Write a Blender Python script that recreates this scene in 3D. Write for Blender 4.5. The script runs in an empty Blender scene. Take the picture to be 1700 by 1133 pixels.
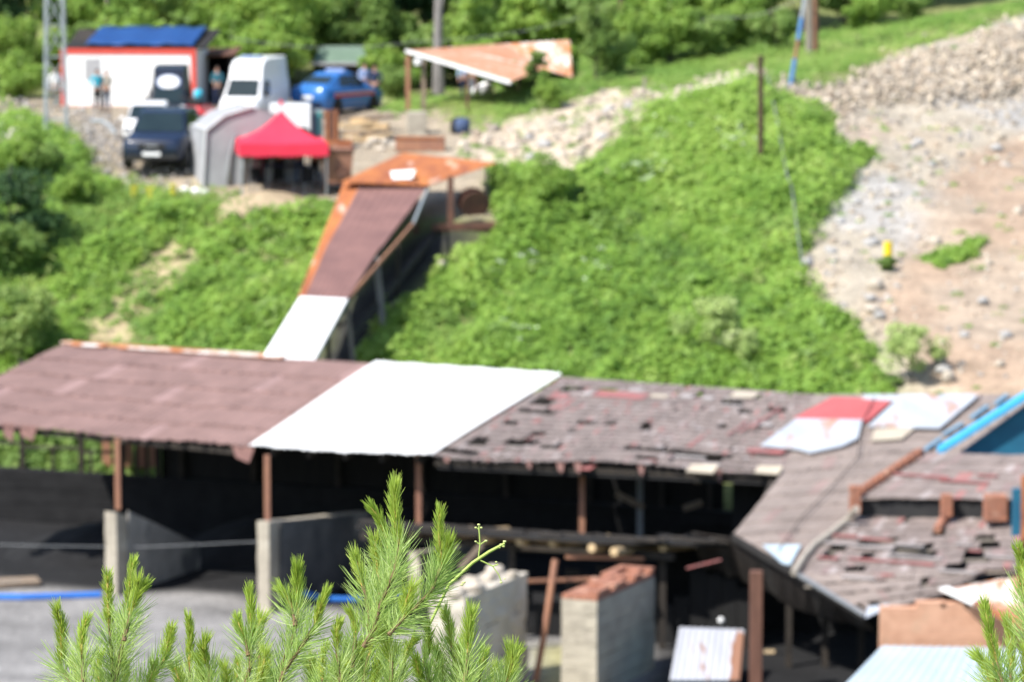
import bpy, bmesh, math, random
import numpy as np
from mathutils import Vector, Matrix

# ------------------------------------------------------------------ camera, sky, sun, exposure
S = bpy.context.scene
COL = S.collection
FPX, CW, CH = 6000.0, 1700.0, 1133.0
CAM = Vector((0.0, 0.0, 25.0))
PITCH = math.radians(7.0)
cam_d = bpy.data.cameras.new('camera')
cam = bpy.data.objects.new('camera', cam_d); COL.objects.link(cam)
cam.location = CAM
cam.rotation_euler = (math.radians(90) - PITCH, 0, 0)
cam_d.sensor_width = 36.0; cam_d.sensor_fit = 'HORIZONTAL'
cam_d.lens = FPX / CW * 36.0
cam_d.clip_start = 0.1; cam_d.clip_end = 3000
cam_d.dof.use_dof = True
cam_d.dof.focus_distance = 6.05
cam_d.dof.aperture_fstop = 10.4
cam_d.dof.aperture_blades = 0
S.camera = cam

SUN_EL = math.radians(50)
SUN_B = math.radians(38)                      # towards the camera from due left
TO_SUN = Vector((-math.cos(SUN_B) * math.cos(SUN_EL), -math.sin(SUN_B) * math.cos(SUN_EL), math.sin(SUN_EL)))
world = bpy.data.worlds.new('World'); S.world = world; world.use_nodes = True
wn = world.node_tree.nodes; wl = world.node_tree.links
sky = wn.new('ShaderNodeTexSky'); sky.sky_type = 'NISHITA'; sky.sun_disc = False
sky.sun_elevation = SUN_EL; sky.sun_rotation = math.atan2(TO_SUN.x, TO_SUN.y) % (2 * math.pi)
wl.new(sky.outputs[0], wn['Background'].inputs[0]); wn['Background'].inputs[1].default_value = 0.14
sun_d = bpy.data.lights.new('sun', 'SUN'); sun_d.energy = 4.6; sun_d.angle = math.radians(0.5); sun_d.color = (1, 0.955, 0.88)
sun = bpy.data.objects.new('sun', sun_d); COL.objects.link(sun)
sun.rotation_euler = (-TO_SUN).to_track_quat('-Z', 'Y').to_euler()
S.view_settings.view_transform = 'Standard'; S.view_settings.look = 'None'
S.view_settings.exposure = 0.83; S.view_settings.gamma = 1.0
S.render.engine = 'CYCLES'
S.cycles.use_denoising = True
S.cycles.max_bounces = 6; S.cycles.transparent_max_bounces = 6

R = random.Random(7)
NP = np.random.default_rng(11)

# ------------------------------------------------------------------ picture point <-> place
SP, CP = math.sin(PITCH), math.cos(PITCH)
def ray(px, py):
    dx = (px - CW / 2) / FPX; dy = -(py - CH / 2) / FPX
    return Vector((dx, CP + dy * SP, -SP + dy * CP))
def V(px, py, Y):
    r = ray(px, py); return CAM + r * (Y / r.y)
def VZ(px, py, z):
    r = ray(px, py); return CAM + r * ((z - CAM.z) / r.z)
class Plane:
    def __init__(s, a, b, c):
        s.p = a.copy(); s.n = (b - a).cross(c - a).normalized()
        if s.n.z < 0: s.n = -s.n
    def up(s, d):
        q = Plane.__new__(Plane); q.p = s.p + Vector((0, 0, d)); q.n = s.n.copy(); return q
    def at(s, px, py):
        r = ray(px, py); return CAM + r * ((s.p - CAM).dot(s.n) / r.dot(s.n))
    def z(s, x, y):
        return s.p.z - (s.n.x * (x - s.p.x) + s.n.y * (y - s.p.y)) / s.n.z
def project(x, y, z):
    dx, dy, dz = x - CAM.x, y - CAM.y, z - CAM.z
    f = dy * CP - dz * SP; u = dy * SP + dz * CP
    return CW / 2 + FPX * dx / f, CH / 2 - FPX * u / f
def inpoly(px, py, poly):
    res = np.zeros(px.shape, bool); n = len(poly)
    for i in range(n):
        x1, y1 = poly[i]; x2, y2 = poly[(i + 1) % n]
        if y1 == y2: continue
        c = ((y1 > py) != (y2 > py)) & (px < (x2 - x1) * (py - y1) / (y2 - y1) + x1)
        res ^= c
    return res

# ------------------------------------------------------------------ materials
def new_mat(name):
    m = bpy.data.materials.new(name); m.use_nodes = True
    n = m.node_tree.nodes; return m, n, m.node_tree.links, n['Principled BSDF']
def pmat(name, c1, c2=None, scale=3.0, rough=0.8, bump=0.0, bscale=None, metal=0.0, stretch=(1, 1, 1), c3=None, c3lim=(0.58, 0.66), c3scale=1.0, rot=(0, 0, 0), spec=0.3, lim=(0.35, 0.65)):
    m, n, l, b = new_mat(name)
    b.inputs['Roughness'].default_value = rough; b.inputs['Metallic'].default_value = metal
    b.inputs['Specular IOR Level'].default_value = spec
    tc = n.new('ShaderNodeTexCoord'); mp = n.new('ShaderNodeMapping')
    mp.inputs['Scale'].default_value = stretch; mp.inputs['Rotation'].default_value = rot
    l.new(tc.outputs['Object'], mp.inputs['Vector'])
    col = None
    if c2 is None: c2 = tuple(v * 0.82 for v in c1)
    nz = n.new('ShaderNodeTexNoise'); nz.inputs['Scale'].default_value = scale; nz.inputs['Detail'].default_value = 6; nz.inputs['Roughness'].default_value = 0.62
    l.new(mp.outputs[0], nz.inputs['Vector'])
    rp = n.new('ShaderNodeValToRGB'); e = rp.color_ramp.elements
    e[0].position, e[1].position = lim
    e[0].color = (*c1, 1); e[1].color = (*c2, 1); l.new(nz.outputs['Fac'], rp.inputs[0]); col = rp.outputs[0]
    if c3 is not None:
        n3 = n.new('ShaderNodeTexNoise'); n3.inputs['Scale'].default_value = c3scale; n3.inputs['Detail'].default_value = 5
        l.new(mp.outputs[0], n3.inputs['Vector'])
        r3 = n.new('ShaderNodeMapRange'); r3.inputs[1].default_value, r3.inputs[2].default_value = c3lim
        l.new(n3.outputs['Fac'], r3.inputs[0])
        mx = n.new('ShaderNodeMixRGB'); l.new(r3.outputs[0], mx.inputs[0]); l.new(col, mx.inputs[1]); mx.inputs[2].default_value = (*c3, 1); col = mx.outputs[0]
    l.new(col, b.inputs['Base Color'])
    if bump:
        nb = n.new('ShaderNodeTexNoise'); nb.inputs['Scale'].default_value = bscale or scale * 4; nb.inputs['Detail'].default_value = 5
        l.new(mp.outputs[0], nb.inputs['Vector'])
        bp = n.new('ShaderNodeBump'); bp.inputs['Strength'].default_value = bump; bp.inputs['Distance'].default_value = 0.05
        l.new(nb.outputs['Fac'], bp.inputs['Height']); l.new(bp.outputs[0], b.inputs['Normal'])
    return m
def attr_mat(name, rough=0.85, nscale=2.0, namt=0.25, bump=0.3, bscale=8, attr='tint_col', spec=0.25, fine=0):
    """base colour = the surface's own colour attribute, varied by noise"""
    m, n, l, b = new_mat(name); b.inputs['Roughness'].default_value = rough; b.inputs['Specular IOR Level'].default_value = spec
    at = n.new('ShaderNodeAttribute'); at.attribute_name = attr
    tc = n.new('ShaderNodeTexCoord')
    col = at.outputs['Color']
    for sc, am in ((nscale, namt),) + (((fine, namt),) if fine else ()):
        nz = n.new('ShaderNodeTexNoise'); nz.inputs['Scale'].default_value = sc; nz.inputs['Detail'].default_value = 7; nz.inputs['Roughness'].default_value = 0.65
        l.new(tc.outputs['Object'], nz.inputs['Vector'])
        mr = n.new('ShaderNodeMapRange'); mr.inputs[1].default_value = 0.3; mr.inputs[2].default_value = 0.7
        mr.inputs[3].default_value = 1 - am; mr.inputs[4].default_value = 1 + am
        l.new(nz.outputs['Fac'], mr.inputs[0])
        mx = n.new('ShaderNodeMixRGB'); mx.blend_type = 'MULTIPLY'; mx.inputs[0].default_value = 1
        l.new(col, mx.inputs[1]); l.new(mr.outputs[0], mx.inputs[2]); col = mx.outputs[0]
    l.new(col, b.inputs['Base Color'])
    if bump:
        nb = n.new('ShaderNodeTexNoise'); nb.inputs['Scale'].default_value = bscale; nb.inputs['Detail'].default_value = 6
        l.new(tc.outputs['Object'], nb.inputs['Vector'])
        bp = n.new('ShaderNodeBump'); bp.inputs['Strength'].default_value = bump; bp.inputs['Distance'].default_value = 0.08
        l.new(nb.outputs['Fac'], bp.inputs['Height']); l.new(bp.outputs[0], b.inputs['Normal'])
    return m
def leaf_mat(name, cols, trans=0.35, rough=0.55):
    """cols: ramp over the leaf's own random tint"""
    m, n, l, b = new_mat(name); b.inputs['Roughness'].default_value = rough; b.inputs['Specular IOR Level'].default_value = 0.25
    at = n.new('ShaderNodeAttribute'); at.attribute_name = 'tint'
    rp = n.new('ShaderNodeValToRGB'); el = rp.color_ramp.elements
    el[0].position = 0; el[0].color = (*cols[0], 1); el[1].position = 1; el[1].color = (*cols[-1], 1)
    for i, c in enumerate(cols[1:-1]):
        e = el.new((i + 1) / (len(cols) - 1)); e.color = (*c, 1)
    l.new(at.outputs['Fac'], rp.inputs[0]); l.new(rp.outputs[0], b.inputs['Base Color'])
    tr = n.new('ShaderNodeBsdfTranslucent')
    hs = n.new('ShaderNodeHueSaturation'); hs.inputs['Hue'].default_value = 0.478; hs.inputs['Value'].default_value = 1.35
    l.new(rp.outputs[0], hs.inputs['Color']); l.new(hs.outputs[0], tr.inputs[0])
    mx = n.new('ShaderNodeMixShader'); mx.inputs[0].default_value = trans
    l.new(b.outputs[0], mx.inputs[1]); l.new(tr.outputs[0], mx.inputs[2]); l.new(mx.outputs[0], n['Material Output'].inputs[0])
    return m
M = {}
M['rust'] = pmat('rust', (0.42, 0.16, 0.06), (0.24, 0.085, 0.045), 2.2, 0.85, 0.2, c3=(0.5, 0.36, 0.27), c3lim=(0.6, 0.7), c3scale=1.2)
M['rust_orange'] = pmat('orange_rust_sheet', (0.46, 0.165, 0.052), (0.27, 0.09, 0.045), 1.3, 0.8, 0.15, stretch=(1.5, .4, 1), c3=(0.62, 0.46, 0.36), c3lim=(0.6, 0.72), c3scale=1.0)
M['rust_white'] = pmat('white_sheet_gone_rusty', (0.62, 0.52, 0.46), (0.48, 0.2, 0.09), 1.1, 0.7, 0.1, stretch=(1.6, .35, 1), c3=(0.75, 0.7, 0.66), c3lim=(0.55, 0.62), c3scale=0.9, lim=(0.42, 0.56))
M['canopy_rust'] = pmat('rust_streaked_sheet', (0.46, 0.27, 0.18), (0.38, 0.15, 0.07), 1.6, 0.75, 0.1, stretch=(.35, 2.6, 1), rot=(0, 0, .78), c3=(0.56, 0.47, 0.4), c3lim=(0.58, 0.68), c3scale=1.2)
M['hut_sheet'] = pmat('zinc_sheet_with_rust', (0.36, 0.37, 0.41), (0.44, 0.45, 0.49), 1.1, 0.6, 0.1, stretch=(2.0, .35, 1), c3=(0.27, 0.14, 0.09), c3lim=(0.53, 0.58), c3scale=1.0)
M['strip_blue'] = pmat('dull_blue_strip', (0.13, 0.27, 0.38), (0.11, 0.22, 0.32), 2, 0.6)
M['rust_dark'] = pmat('dark_brown_rust', (0.16, 0.075, 0.05), (0.09, 0.05, 0.04), 3, 0.9, 0.2)
M['rust_post'] = pmat('rusty_post_paint', (0.34, 0.17, 0.10), (0.24, 0.12, 0.085), 4, 0.85, 0.2, stretch=(1, 1, .4))
M['brown_sheet'] = pmat('brown_coated_sheet', (0.215, 0.115, 0.10), (0.155, 0.083, 0.075), 1.0, 0.7, 0.1)
M['white_sheet'] = pmat('white_coated_sheet', (0.83, 0.82, 0.80), (0.77, 0.77, 0.76), 1.2, 0.45, 0.05)
M['silver_sheet'] = pmat('bare_zinc_sheet', (0.33, 0.355, 0.395), (0.41, 0.435, 0.47), 1.4, 0.5, 0.05, c3=(0.36, 0.22, 0.16), c3lim=(0.55, 0.66), c3scale=1.3, stretch=(1.3, .5, 1))
M['paleblue_sheet'] = pmat('pale_blue_sheet', (0.315, 0.39, 0.455), (0.38, 0.455, 0.51), 0.7, 0.5, 0.05)
M['red_sheet'] = pmat('red_coated_sheet', (0.43, 0.10, 0.10), (0.36, 0.085, 0.085), 1.5, 0.6, 0.05)
M['red_old'] = pmat('faded_red_sheet', (0.31, 0.105, 0.10), (0.24, 0.12, 0.115), 3, 0.7)
M['roof_pale'] = pmat('pale_grey_board', (0.34, 0.31, 0.30), (0.26, 0.235, 0.23), 3, 0.8)
M['hose_grey'] = pmat('grey_brown_hose', (0.36, 0.32, 0.27), (0.3, 0.27, 0.23), 3, 0.7)
M['black_brown'] = pmat('black_brown_boards', (0.03, 0.022, 0.017), (0.018, 0.014, 0.012), 3, 0.95, 0.2)  # near-black brown for the soffit boards
M['clay'] = pmat('old_clay', (0.36, 0.155, 0.095), (0.25, 0.12, 0.085), 6, 0.9, 0.5, bscale=14, c3=(0.46, 0.27, 0.19), c3scale=3)
M['sand'] = pmat('tan_sand', (0.36, 0.285, 0.19), (0.29, 0.23, 0.15), 2.5, 0.95, 0.5, c3=(0.33, 0.2, 0.14), c3scale=1.2)
M['concrete_grey'] = pmat('mid_grey_concrete', (0.30, 0.285, 0.26), (0.2, 0.19, 0.175), 1.2, 0.95, 0.5, bscale=8, c3=(0.1, 0.1, 0.1), c3scale=0.8)
M['plaster'] = pmat('pale_crumbling_plaster', (0.52, 0.47, 0.395), (0.38, 0.345, 0.29), 1.3, 0.95, 0.6, bscale=6, c3=(0.24, 0.22, 0.2), c3scale=1.1, c3lim=(.6, .68))
M['beige'] = pmat('beige_board', (0.42, 0.37, 0.29), (0.36, 0.31, 0.25), 2, 0.8)
M['cyan_sheet'] = pmat('sunlit_blue_sheet', (0.05, 0.36, 0.62), (0.05, 0.31, 0.56), 2, 0.5)  # brighter copy of the blue, sunlit look put into the colour
M['blue_wall'] = pmat('shaded_blue_wall', (0.016, 0.12, 0.20), (0.014, 0.085, 0.155), 1.5, 0.6)  # darker blue holding the wall's shade, also used on a post and hut
M['blue_pipe'] = pmat('blue_pipe_plastic', (0.03, 0.16, 0.52), (0.03, 0.13, 0.44), 2, 0.5)
M['sleeve_blue'] = pmat('faded_blue_sleeve', (0.09, 0.22, 0.46), (0.08, 0.19, 0.4), 3, 0.6)
M['concrete'] = pmat('rough_concrete', (0.40, 0.36, 0.29), (0.28, 0.25, 0.205), 1.6, 0.95, 0.5, bscale=9, c3=(0.5, 0.46, 0.38), c3scale=0.7)
M['concrete_dark'] = pmat('dark_concrete', (0.11, 0.108, 0.105), (0.06, 0.061, 0.064), 1.2, 0.95, 0.5, bscale=8, c3=(0.2, 0.19, 0.175), c3scale=0.6)
M['brick'] = pmat('orange_brick', (0.56, 0.32, 0.215), (0.47, 0.255, 0.165), 3.5, 0.9, 0.4, bscale=12, c3=(0.5, 0.3, 0.2), c3scale=2)
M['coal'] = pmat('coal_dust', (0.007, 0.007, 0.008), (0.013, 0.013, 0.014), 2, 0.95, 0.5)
M['black_board'] = pmat('shade_black_boards', (0.008, 0.008, 0.009), (0.014, 0.0135, 0.013), 1.5, 0.95, 0.3, stretch=(6, 6, .6))  # near-black so the shade of covered interiors is in the colour
M['dark_wood'] = pmat('sooty_timber', (0.045, 0.037, 0.03), (0.025, 0.022, 0.02), 3, 0.95, 0.3)
M['wood'] = pmat('weathered_timber', (0.26, 0.2, 0.145), (0.17, 0.13, 0.1), 5, 0.9, 0.3, stretch=(1, 1, .3))
M['fresh_wood'] = pmat('fresh_cut_timber', (0.55, 0.41, 0.24), (0.42, 0.3, 0.17), 4, 0.9, 0.2)
M['brown_wood'] = pmat('red_brown_timber', (0.17, 0.085, 0.06), (0.11, 0.055, 0.04), 5, 0.9, 0.4, stretch=(2, 2, .25))
M['pole_wood'] = pmat('dark_pole_timber', (0.085, 0.045, 0.035), (0.055, 0.032, 0.028), 4, 0.95, 0.2, stretch=(2, 2, .3))
M['grey_wood'] = pmat('grey_pole_timber', (0.25, 0.22, 0.185), (0.19, 0.165, 0.14), 4, 0.95, 0.2, stretch=(2, 2, .3))
M['galv'] = pmat('galvanised_steel', (0.36, 0.39, 0.41), (0.28, 0.31, 0.33), 3, 0.55, 0, metal=0.25)
M['grey_metal'] = pmat('grey_metal', (0.2, 0.21, 0.22), (0.16, 0.17, 0.18), 3, 0.6)
M['tarp_grey'] = pmat('grey_tarpaulin', (0.33, 0.335, 0.35), (0.25, 0.255, 0.27), 1.2, 0.65, 0.35, bscale=3)
M['tarp_pale'] = pmat('pale_tarpaulin_seam', (0.52, 0.53, 0.54), (0.45, 0.46, 0.47), 1.5, 0.65, 0.3, bscale=3)
M['tarp_blue'] = pmat('blue_tarpaulin', (0.012, 0.062, 0.21), (0.01, 0.045, 0.165), 1.2, 0.45, 0.8, bscale=1.6, stretch=(.6, 2, 2))
M['red_cloth'] = pmat('red_canopy_cloth', (0.72, 0.035, 0.075), (0.66, 0.03, 0.065), 2, 0.7)
M['white_wall'] = pmat('white_cabin_panel', (0.80, 0.80, 0.79), (0.75, 0.75, 0.75), 1, 0.6)
M['red_trim'] = pmat('red_trim_paint', (0.55, 0.07, 0.05), (0.48, 0.06, 0.045), 2, 0.6)
M['grey_wall'] = pmat('grey_panel', (0.35, 0.35, 0.36), (0.3, 0.3, 0.31), 1, 0.7)
M['dark'] = pmat('near_black', (0.02, 0.02, 0.022), (0.03, 0.03, 0.03), 2, 0.9)  # stands for shade in gaps and holes, also colours one leg
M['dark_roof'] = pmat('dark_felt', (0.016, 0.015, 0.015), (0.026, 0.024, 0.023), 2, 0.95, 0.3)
M['green_roof'] = pmat('green_felt_roof', (0.13, 0.19, 0.14), (0.1, 0.15, 0.11), 2, 0.85, 0.2)
M['glass'] = pmat('car_glass', (0.012, 0.022, 0.026), (0.016, 0.028, 0.032), 2, 0.06, spec=0.4)
M['paint_navy'] = pmat('navy_car_paint', (0.009, 0.016, 0.036), (0.01, 0.018, 0.042), 2, 0.22, spec=0.6)
M['paint_black'] = pmat('black_car_paint', (0.012, 0.014, 0.022), (0.014, 0.016, 0.025), 2, 0.3, spec=0.5)
M['paint_white'] = pmat('white_car_paint', (0.78, 0.78, 0.78), (0.75, 0.75, 0.76), 2, 0.25, spec=0.5)
M['paint_blue'] = pmat('blue_car_paint', (0.028, 0.145, 0.42), (0.028, 0.13, 0.38), 2, 0.25, spec=0.5)
M['paint_red'] = pmat('red_vehicle_paint', (0.55, 0.02, 0.025), (0.5, 0.02, 0.02), 2, 0.3, spec=0.5)
M['tyre'] = pmat('tyre_rubber', (0.018, 0.018, 0.018), (0.025, 0.025, 0.025), 4, 0.9)
M['rim'] = pmat('alloy_rim', (0.4, 0.4, 0.42), (0.35, 0.35, 0.36), 3, 0.35, metal=0.6)
M['lamp_glass'] = pmat('headlamp_glass', (0.75, 0.77, 0.8), (0.7, 0.72, 0.75), 3, 0.12, spec=0.8)
M['tail_red'] = pmat('tail_lamp_red', (0.4, 0.02, 0.03), (0.35, 0.02, 0.02), 3, 0.2)
M['plate'] = pmat('plate_white', (0.75, 0.75, 0.74), (0.7, 0.7, 0.7), 3, 0.4)
M['teal'] = pmat('teal_plastic', (0.08, 0.38, 0.36), (0.07, 0.33, 0.32), 3, 0.5)
M['skin'] = pmat('skin', (0.46, 0.27, 0.19), (0.42, 0.24, 0.17), 8, 0.6)
M['hair'] = pmat('dark_hair', (0.02, 0.015, 0.012), (0.03, 0.02, 0.016), 9, 0.7)
for k, c in dict(cyan=(0.05, 0.42, 0.55), grey=(0.18, 0.2, 0.24), white=(0.7, 0.7, 0.69), navy=(0.02, 0.03, 0.07), teal=(0.03, 0.12, 0.16), sky=(0.28, 0.36, 0.56), black=(0.018, 0.018, 0.02), jeans=(0.06, 0.09, 0.17), maroon=(0.16, 0.03, 0.05), stone=(0.3, 0.28, 0.24)).items():
    M['cloth_' + k] = pmat('cloth_' + k, c, None, 6, 0.9)
M['stone'] = pmat('pale_limestone', (0.48, 0.42, 0.34), (0.37, 0.325, 0.27), 2.5, 0.95, 0.4, c3=(0.4, 0.36, 0.32), c3scale=1)
M['stone_grey'] = pmat('grey_stone', (0.4, 0.39, 0.38), (0.3, 0.29, 0.28), 2.5, 0.95, 0.4)
M['yellow'] = pmat('yellow_paint', (0.72, 0.52, 0.02), (0.65, 0.46, 0.02), 3, 0.6)
M['bark'] = pmat('grey_bark', (0.11, 0.09, 0.07), (0.06, 0.05, 0.042), 5, 0.95, 0.5, stretch=(1, 1, .25))
M['bark_pale'] = pmat('pale_grey_bark', (0.24, 0.22, 0.21), (0.16, 0.15, 0.145), 3, 0.95, 0.5, stretch=(1, 1, .25))
M['twig'] = pmat('pine_twig', (0.19, 0.13, 0.065), (0.13, 0.09, 0.05), 60, 0.85, 0.3)
M['candle'] = pmat('new_pine_stem', (0.42, 0.3, 0.09), (0.34, 0.26, 0.08), 60, 0.8)
M['sprig'] = pmat('sprig_green', (0.33, 0.45, 0.1), (0.4, 0.5, 0.14), 40, 0.7)
M['sprig_bud'] = pmat('sprig_bud', (0.62, 0.66, 0.3), (0.55, 0.6, 0.22), 40, 0.7)
M['leaf_slope'] = leaf_mat('undergrowth_leaf', [(0.135, 0.25, 0.048), (0.22, 0.37, 0.068), (0.28, 0.43, 0.088), (0.37, 0.49, 0.135)], trans=0.5)
M['leaf_bright'] = leaf_mat('bright_tree_leaf', [(0.13, 0.235, 0.045), (0.21, 0.345, 0.065), (0.275, 0.41, 0.085), (0.36, 0.475, 0.13)], trans=0.48)
M['leaf_mid'] = leaf_mat('mid_tree_leaf', [(0.09, 0.17, 0.04), (0.15, 0.25, 0.06), (0.2, 0.31, 0.08), (0.28, 0.38, 0.115)], trans=0.45)
M['leaf_dark'] = leaf_mat('dark_tree_leaf', [(0.016, 0.042, 0.014), (0.028, 0.068, 0.02), (0.042, 0.09, 0.026), (0.06, 0.12, 0.035)], trans=0.22)
M['leaf_pale'] = leaf_mat('pale_shrub_leaf', [(0.22, 0.33, 0.09), (0.32, 0.43, 0.14), (0.42, 0.52, 0.2), (0.54, 0.6, 0.32)])
M['leaf_grass'] = leaf_mat('grass_blade', [(0.11, 0.22, 0.045), (0.18, 0.31, 0.06), (0.24, 0.36, 0.085), (0.34, 0.39, 0.14)])
M['needle_new'] = leaf_mat('new_pine_needle', [(0.235, 0.355, 0.05), (0.33, 0.455, 0.075), (0.41, 0.53, 0.11), (0.52, 0.62, 0.20)], trans=0.45, rough=0.4)
M['needle_old'] = leaf_mat('old_pine_needle', [(0.19, 0.31, 0.075), (0.31, 0.45, 0.125), (0.40, 0.53, 0.17), (0.54, 0.63, 0.31)], trans=0.45, rough=0.4)
M['flower_white'] = leaf_mat('white_flower_head', [(0.45, 0.55, 0.4), (0.7, 0.75, 0.62)], trans=0.2)
M['flower_yellow'] = leaf_mat('yellow_flower', [(0.45, 0.42, 0.03), (0.65, 0.55, 0.04)], trans=0.2)
M['ground'] = attr_mat('bare_ground', 0.95, 0.9, 0.28, 0.6, 5, attr='soil', fine=6)
M['roof_tile'] = attr_mat('old_roof_sheet', 0.85, 1.3, 0.2, 0.35, 9)
M['rubble'] = attr_mat('rubble_stone', 0.95, 5, 0.2, 0.3, 14)

# ------------------------------------------------------------------ mesh helpers
def tag(o, label=None, cat=None, group=None, kind=None):
    if label: o['label'] = label
    if cat: o['category'] = cat
    if group: o['group'] = group
    if kind: o['kind'] = kind
    return o
def thing(name, label, cat, loc=(0, 0, 0), rotz=0, group=None):
    o = bpy.data.objects.new(name, None); COL.objects.link(o)
    o.empty_display_size = 0.2
    o.location = loc; o.rotation_euler = (0, 0, rotz); return tag(o, label, cat, group)
def np_mesh(name, verts, quads=None, tris=None, mats=(), smooth=False, face_f=None, face_c=None):
    me = bpy.data.meshes.new(name)
    verts = np.asarray(verts, np.float32).reshape(-1, 3)
    loops = []; starts = []; tot = 0
    if quads is not None and len(quads):
        q = np.asarray(quads, np.int32).reshape(-1, 4); loops.append(q.ravel()); starts.append(tot + np.arange(len(q)) * 4); tot += q.size
    if tris is not None and len(tris):
        t = np.asarray(tris, np.int32).reshape(-1, 3); loops.append(t.ravel()); starts.append(tot + np.arange(len(t)) * 3); tot += t.size
    L = np.concatenate(loops); St = np.concatenate(starts).astype(np.int32)
    me.vertices.add(len(verts)); me.vertices.foreach_set('co', verts.ravel())
    me.loops.add(len(L)); me.loops.foreach_set('vertex_index', L)
    me.polygons.add(len(St)); me.polygons.foreach_set('loop_start', St)
    if smooth: me.polygons.foreach_set('use_smooth', np.ones(len(St), bool))
    me.update(calc_edges=True); me.validate()
    for m in mats: me.materials.append(m)
    if face_f is not None:
        a = me.attributes.new('tint', 'FLOAT', 'FACE'); a.data.foreach_set('value', np.asarray(face_f, np.float32))
    if face_c is not None:
        a = me.attributes.new('tint_col', 'FLOAT_COLOR', 'FACE'); a.data.foreach_set('color', np.asarray(face_c, np.float32).ravel())
    return me
def link(name, me, parent=None, loc=None):
    o = bpy.data.objects.new(name, me); COL.objects.link(o)
    if parent is not None: o.parent = parent
    if loc is not None: o.location = loc
    return o
class MB:
    def __init__(s): s.v = []; s.f = []; s.c = []; s.col = None
    def add(s, vs, fs):
        o = len(s.v); s.v += [Vector(v) for v in vs]
        for f in fs: s.f.append([i + o for i in f]); s.c.append(s.col)
        return s
    def hexa(s, b, t):             # bottom 4, top 4 (same order)
        return s.add(list(b) + list(t), [(3, 2, 1, 0), (4, 5, 6, 7), (0, 1, 5, 4), (1, 2, 6, 5), (2, 3, 7, 6), (3, 0, 4, 7)])
    def box(s, c, size, rz=0, taper=1.0):
        c = Vector(c); h = [d / 2 for d in size]; m = Matrix.Rotation(rz, 3, 'Z')
        b = [c + m @ Vector((x * h[0], y * h[1], -h[2])) for x, y in ((-1, -1), (1, -1), (1, 1), (-1, 1))]
        t = [c + m @ Vector((x * h[0] * taper, y * h[1] * taper, h[2])) for x, y in ((-1, -1), (1, -1), (1, 1), (-1, 1))]
        return s.hexa(b, t)
    def slab(s, p, th, nrm=None):  # polygon (any n) in 3-D, thickness below it
        p = [Vector(q) for q in p]; n = len(p)
        if nrm is None:
            nrm = (p[1] - p[0]).cross(p[-1] - p[0]).normalized()
            if nrm.z < 0: nrm = -nrm
        q = [a - Vector(nrm) * th for a in p]
        return s.add(p + q, [tuple(range(n)), tuple(range(2 * n - 1, n - 1, -1))] + [(i, n + i, n + (i + 1) % n, (i + 1) % n) for i in range(n)])
    def prism(s, p, ext):
        p = [Vector(q) for q in p]; n = len(p); e = Vector(ext)
        return s.add(p + [q + e for q in p], [tuple(range(n - 1, -1, -1)), tuple(range(n, 2 * n))] + [(i, (i + 1) % n, n + (i + 1) % n, n + i) for i in range(n)])
    def beam(s, a, b, w, h=None):
        a, b = Vector(a), Vector(b); h = h or w; d = (b - a).normalized()
        up = Vector((0, 0, 1)) if abs(d.z) < 0.95 else Vector((0, 1, 0))
        x = d.cross(up).normalized() * w / 2; y = x.cross(d).normalized() * h / 2
        return s.hexa([a - x - y, a + x - y, a + x + y, a - x + y], [b - x - y, b + x - y, b + x + y, b - x + y])
    def tube(s, pts, r, n=8, cap=True):
        pts = [Vector(p) for p in pts]; k = len(pts)
        rs = r if isinstance(r, (list, tuple)) else [r] * k
        o = len(s.v); prev = None
        for i, p in enumerate(pts):
            d = (pts[min(i + 1, k - 1)] - pts[max(i - 1, 0)]).normalized()
            if prev is None:
                up = Vector((0, 0, 1)) if abs(d.z) < 0.9 else Vector((1, 0, 0)); x = d.cross(up).normalized()
            else:
                x = (prev - d * prev.dot(d)).normalized()
            prev = x; y = d.cross(x)
            for j in range(n):
                a = 2 * math.pi * j / n; s.v.append(p + (x * math.cos(a) + y * math.sin(a)) * rs[i])
        for i in range(k - 1):
            for j in range(n):
                a, b = o + i * n + j, o + i * n + (j + 1) % n
                s.f.append([a, b, b + n, a + n]); s.c.append(s.col)
        if cap:
            s.f.append([o + j for j in range(n - 1, -1, -1)]); s.c.append(s.col)
            s.f.append([o + (k - 1) * n + j for j in range(n)]); s.c.append(s.col)
        return s
    def lathe(s, prof, c, axis='Z', n=20):
        c = Vector(c); o = len(s.v); k = len(prof)
        for r, h in prof:
            for j in range(n):
                a = 2 * math.pi * j / n; x, y = r * math.cos(a), r * math.sin(a)
                s.v.append(c + (Vector((x, y, h)) if axis == 'Z' else Vector((x, h, y)) if axis == 'Y' else Vector((h, x, y))))
        for i in range(k - 1):
            for j in range(n):
                a, b = o + i * n + j, o + i * n + (j + 1) % n; s.f.append([a, b, b + n, a + n]); s.c.append(s.col)
        s.f.append([o + j for j in range(n)]); s.c.append(s.col); s.f.append([o + (k - 1) * n + j for j in range(n)]); s.c.append(s.col)
        return s
    def loft(s, secs, closed=True):
        o = len(s.v); n = len(secs[0])
        for q in secs: s.v += [Vector(p) for p in q]
        for i in range(len(secs) - 1):
            for j in range(n):
                a, b = o + i * n + j, o + i * n + (j + 1) % n; s.f.append([a, b, b + n, a + n]); s.c.append(s.col)
        s.f.append([o + j for j in range(n - 1, -1, -1)]); s.c.append(s.col)
        s.f.append([o + (len(secs) - 1) * n + j for j in range(n)]); s.c.append(s.col)
        return s
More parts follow.
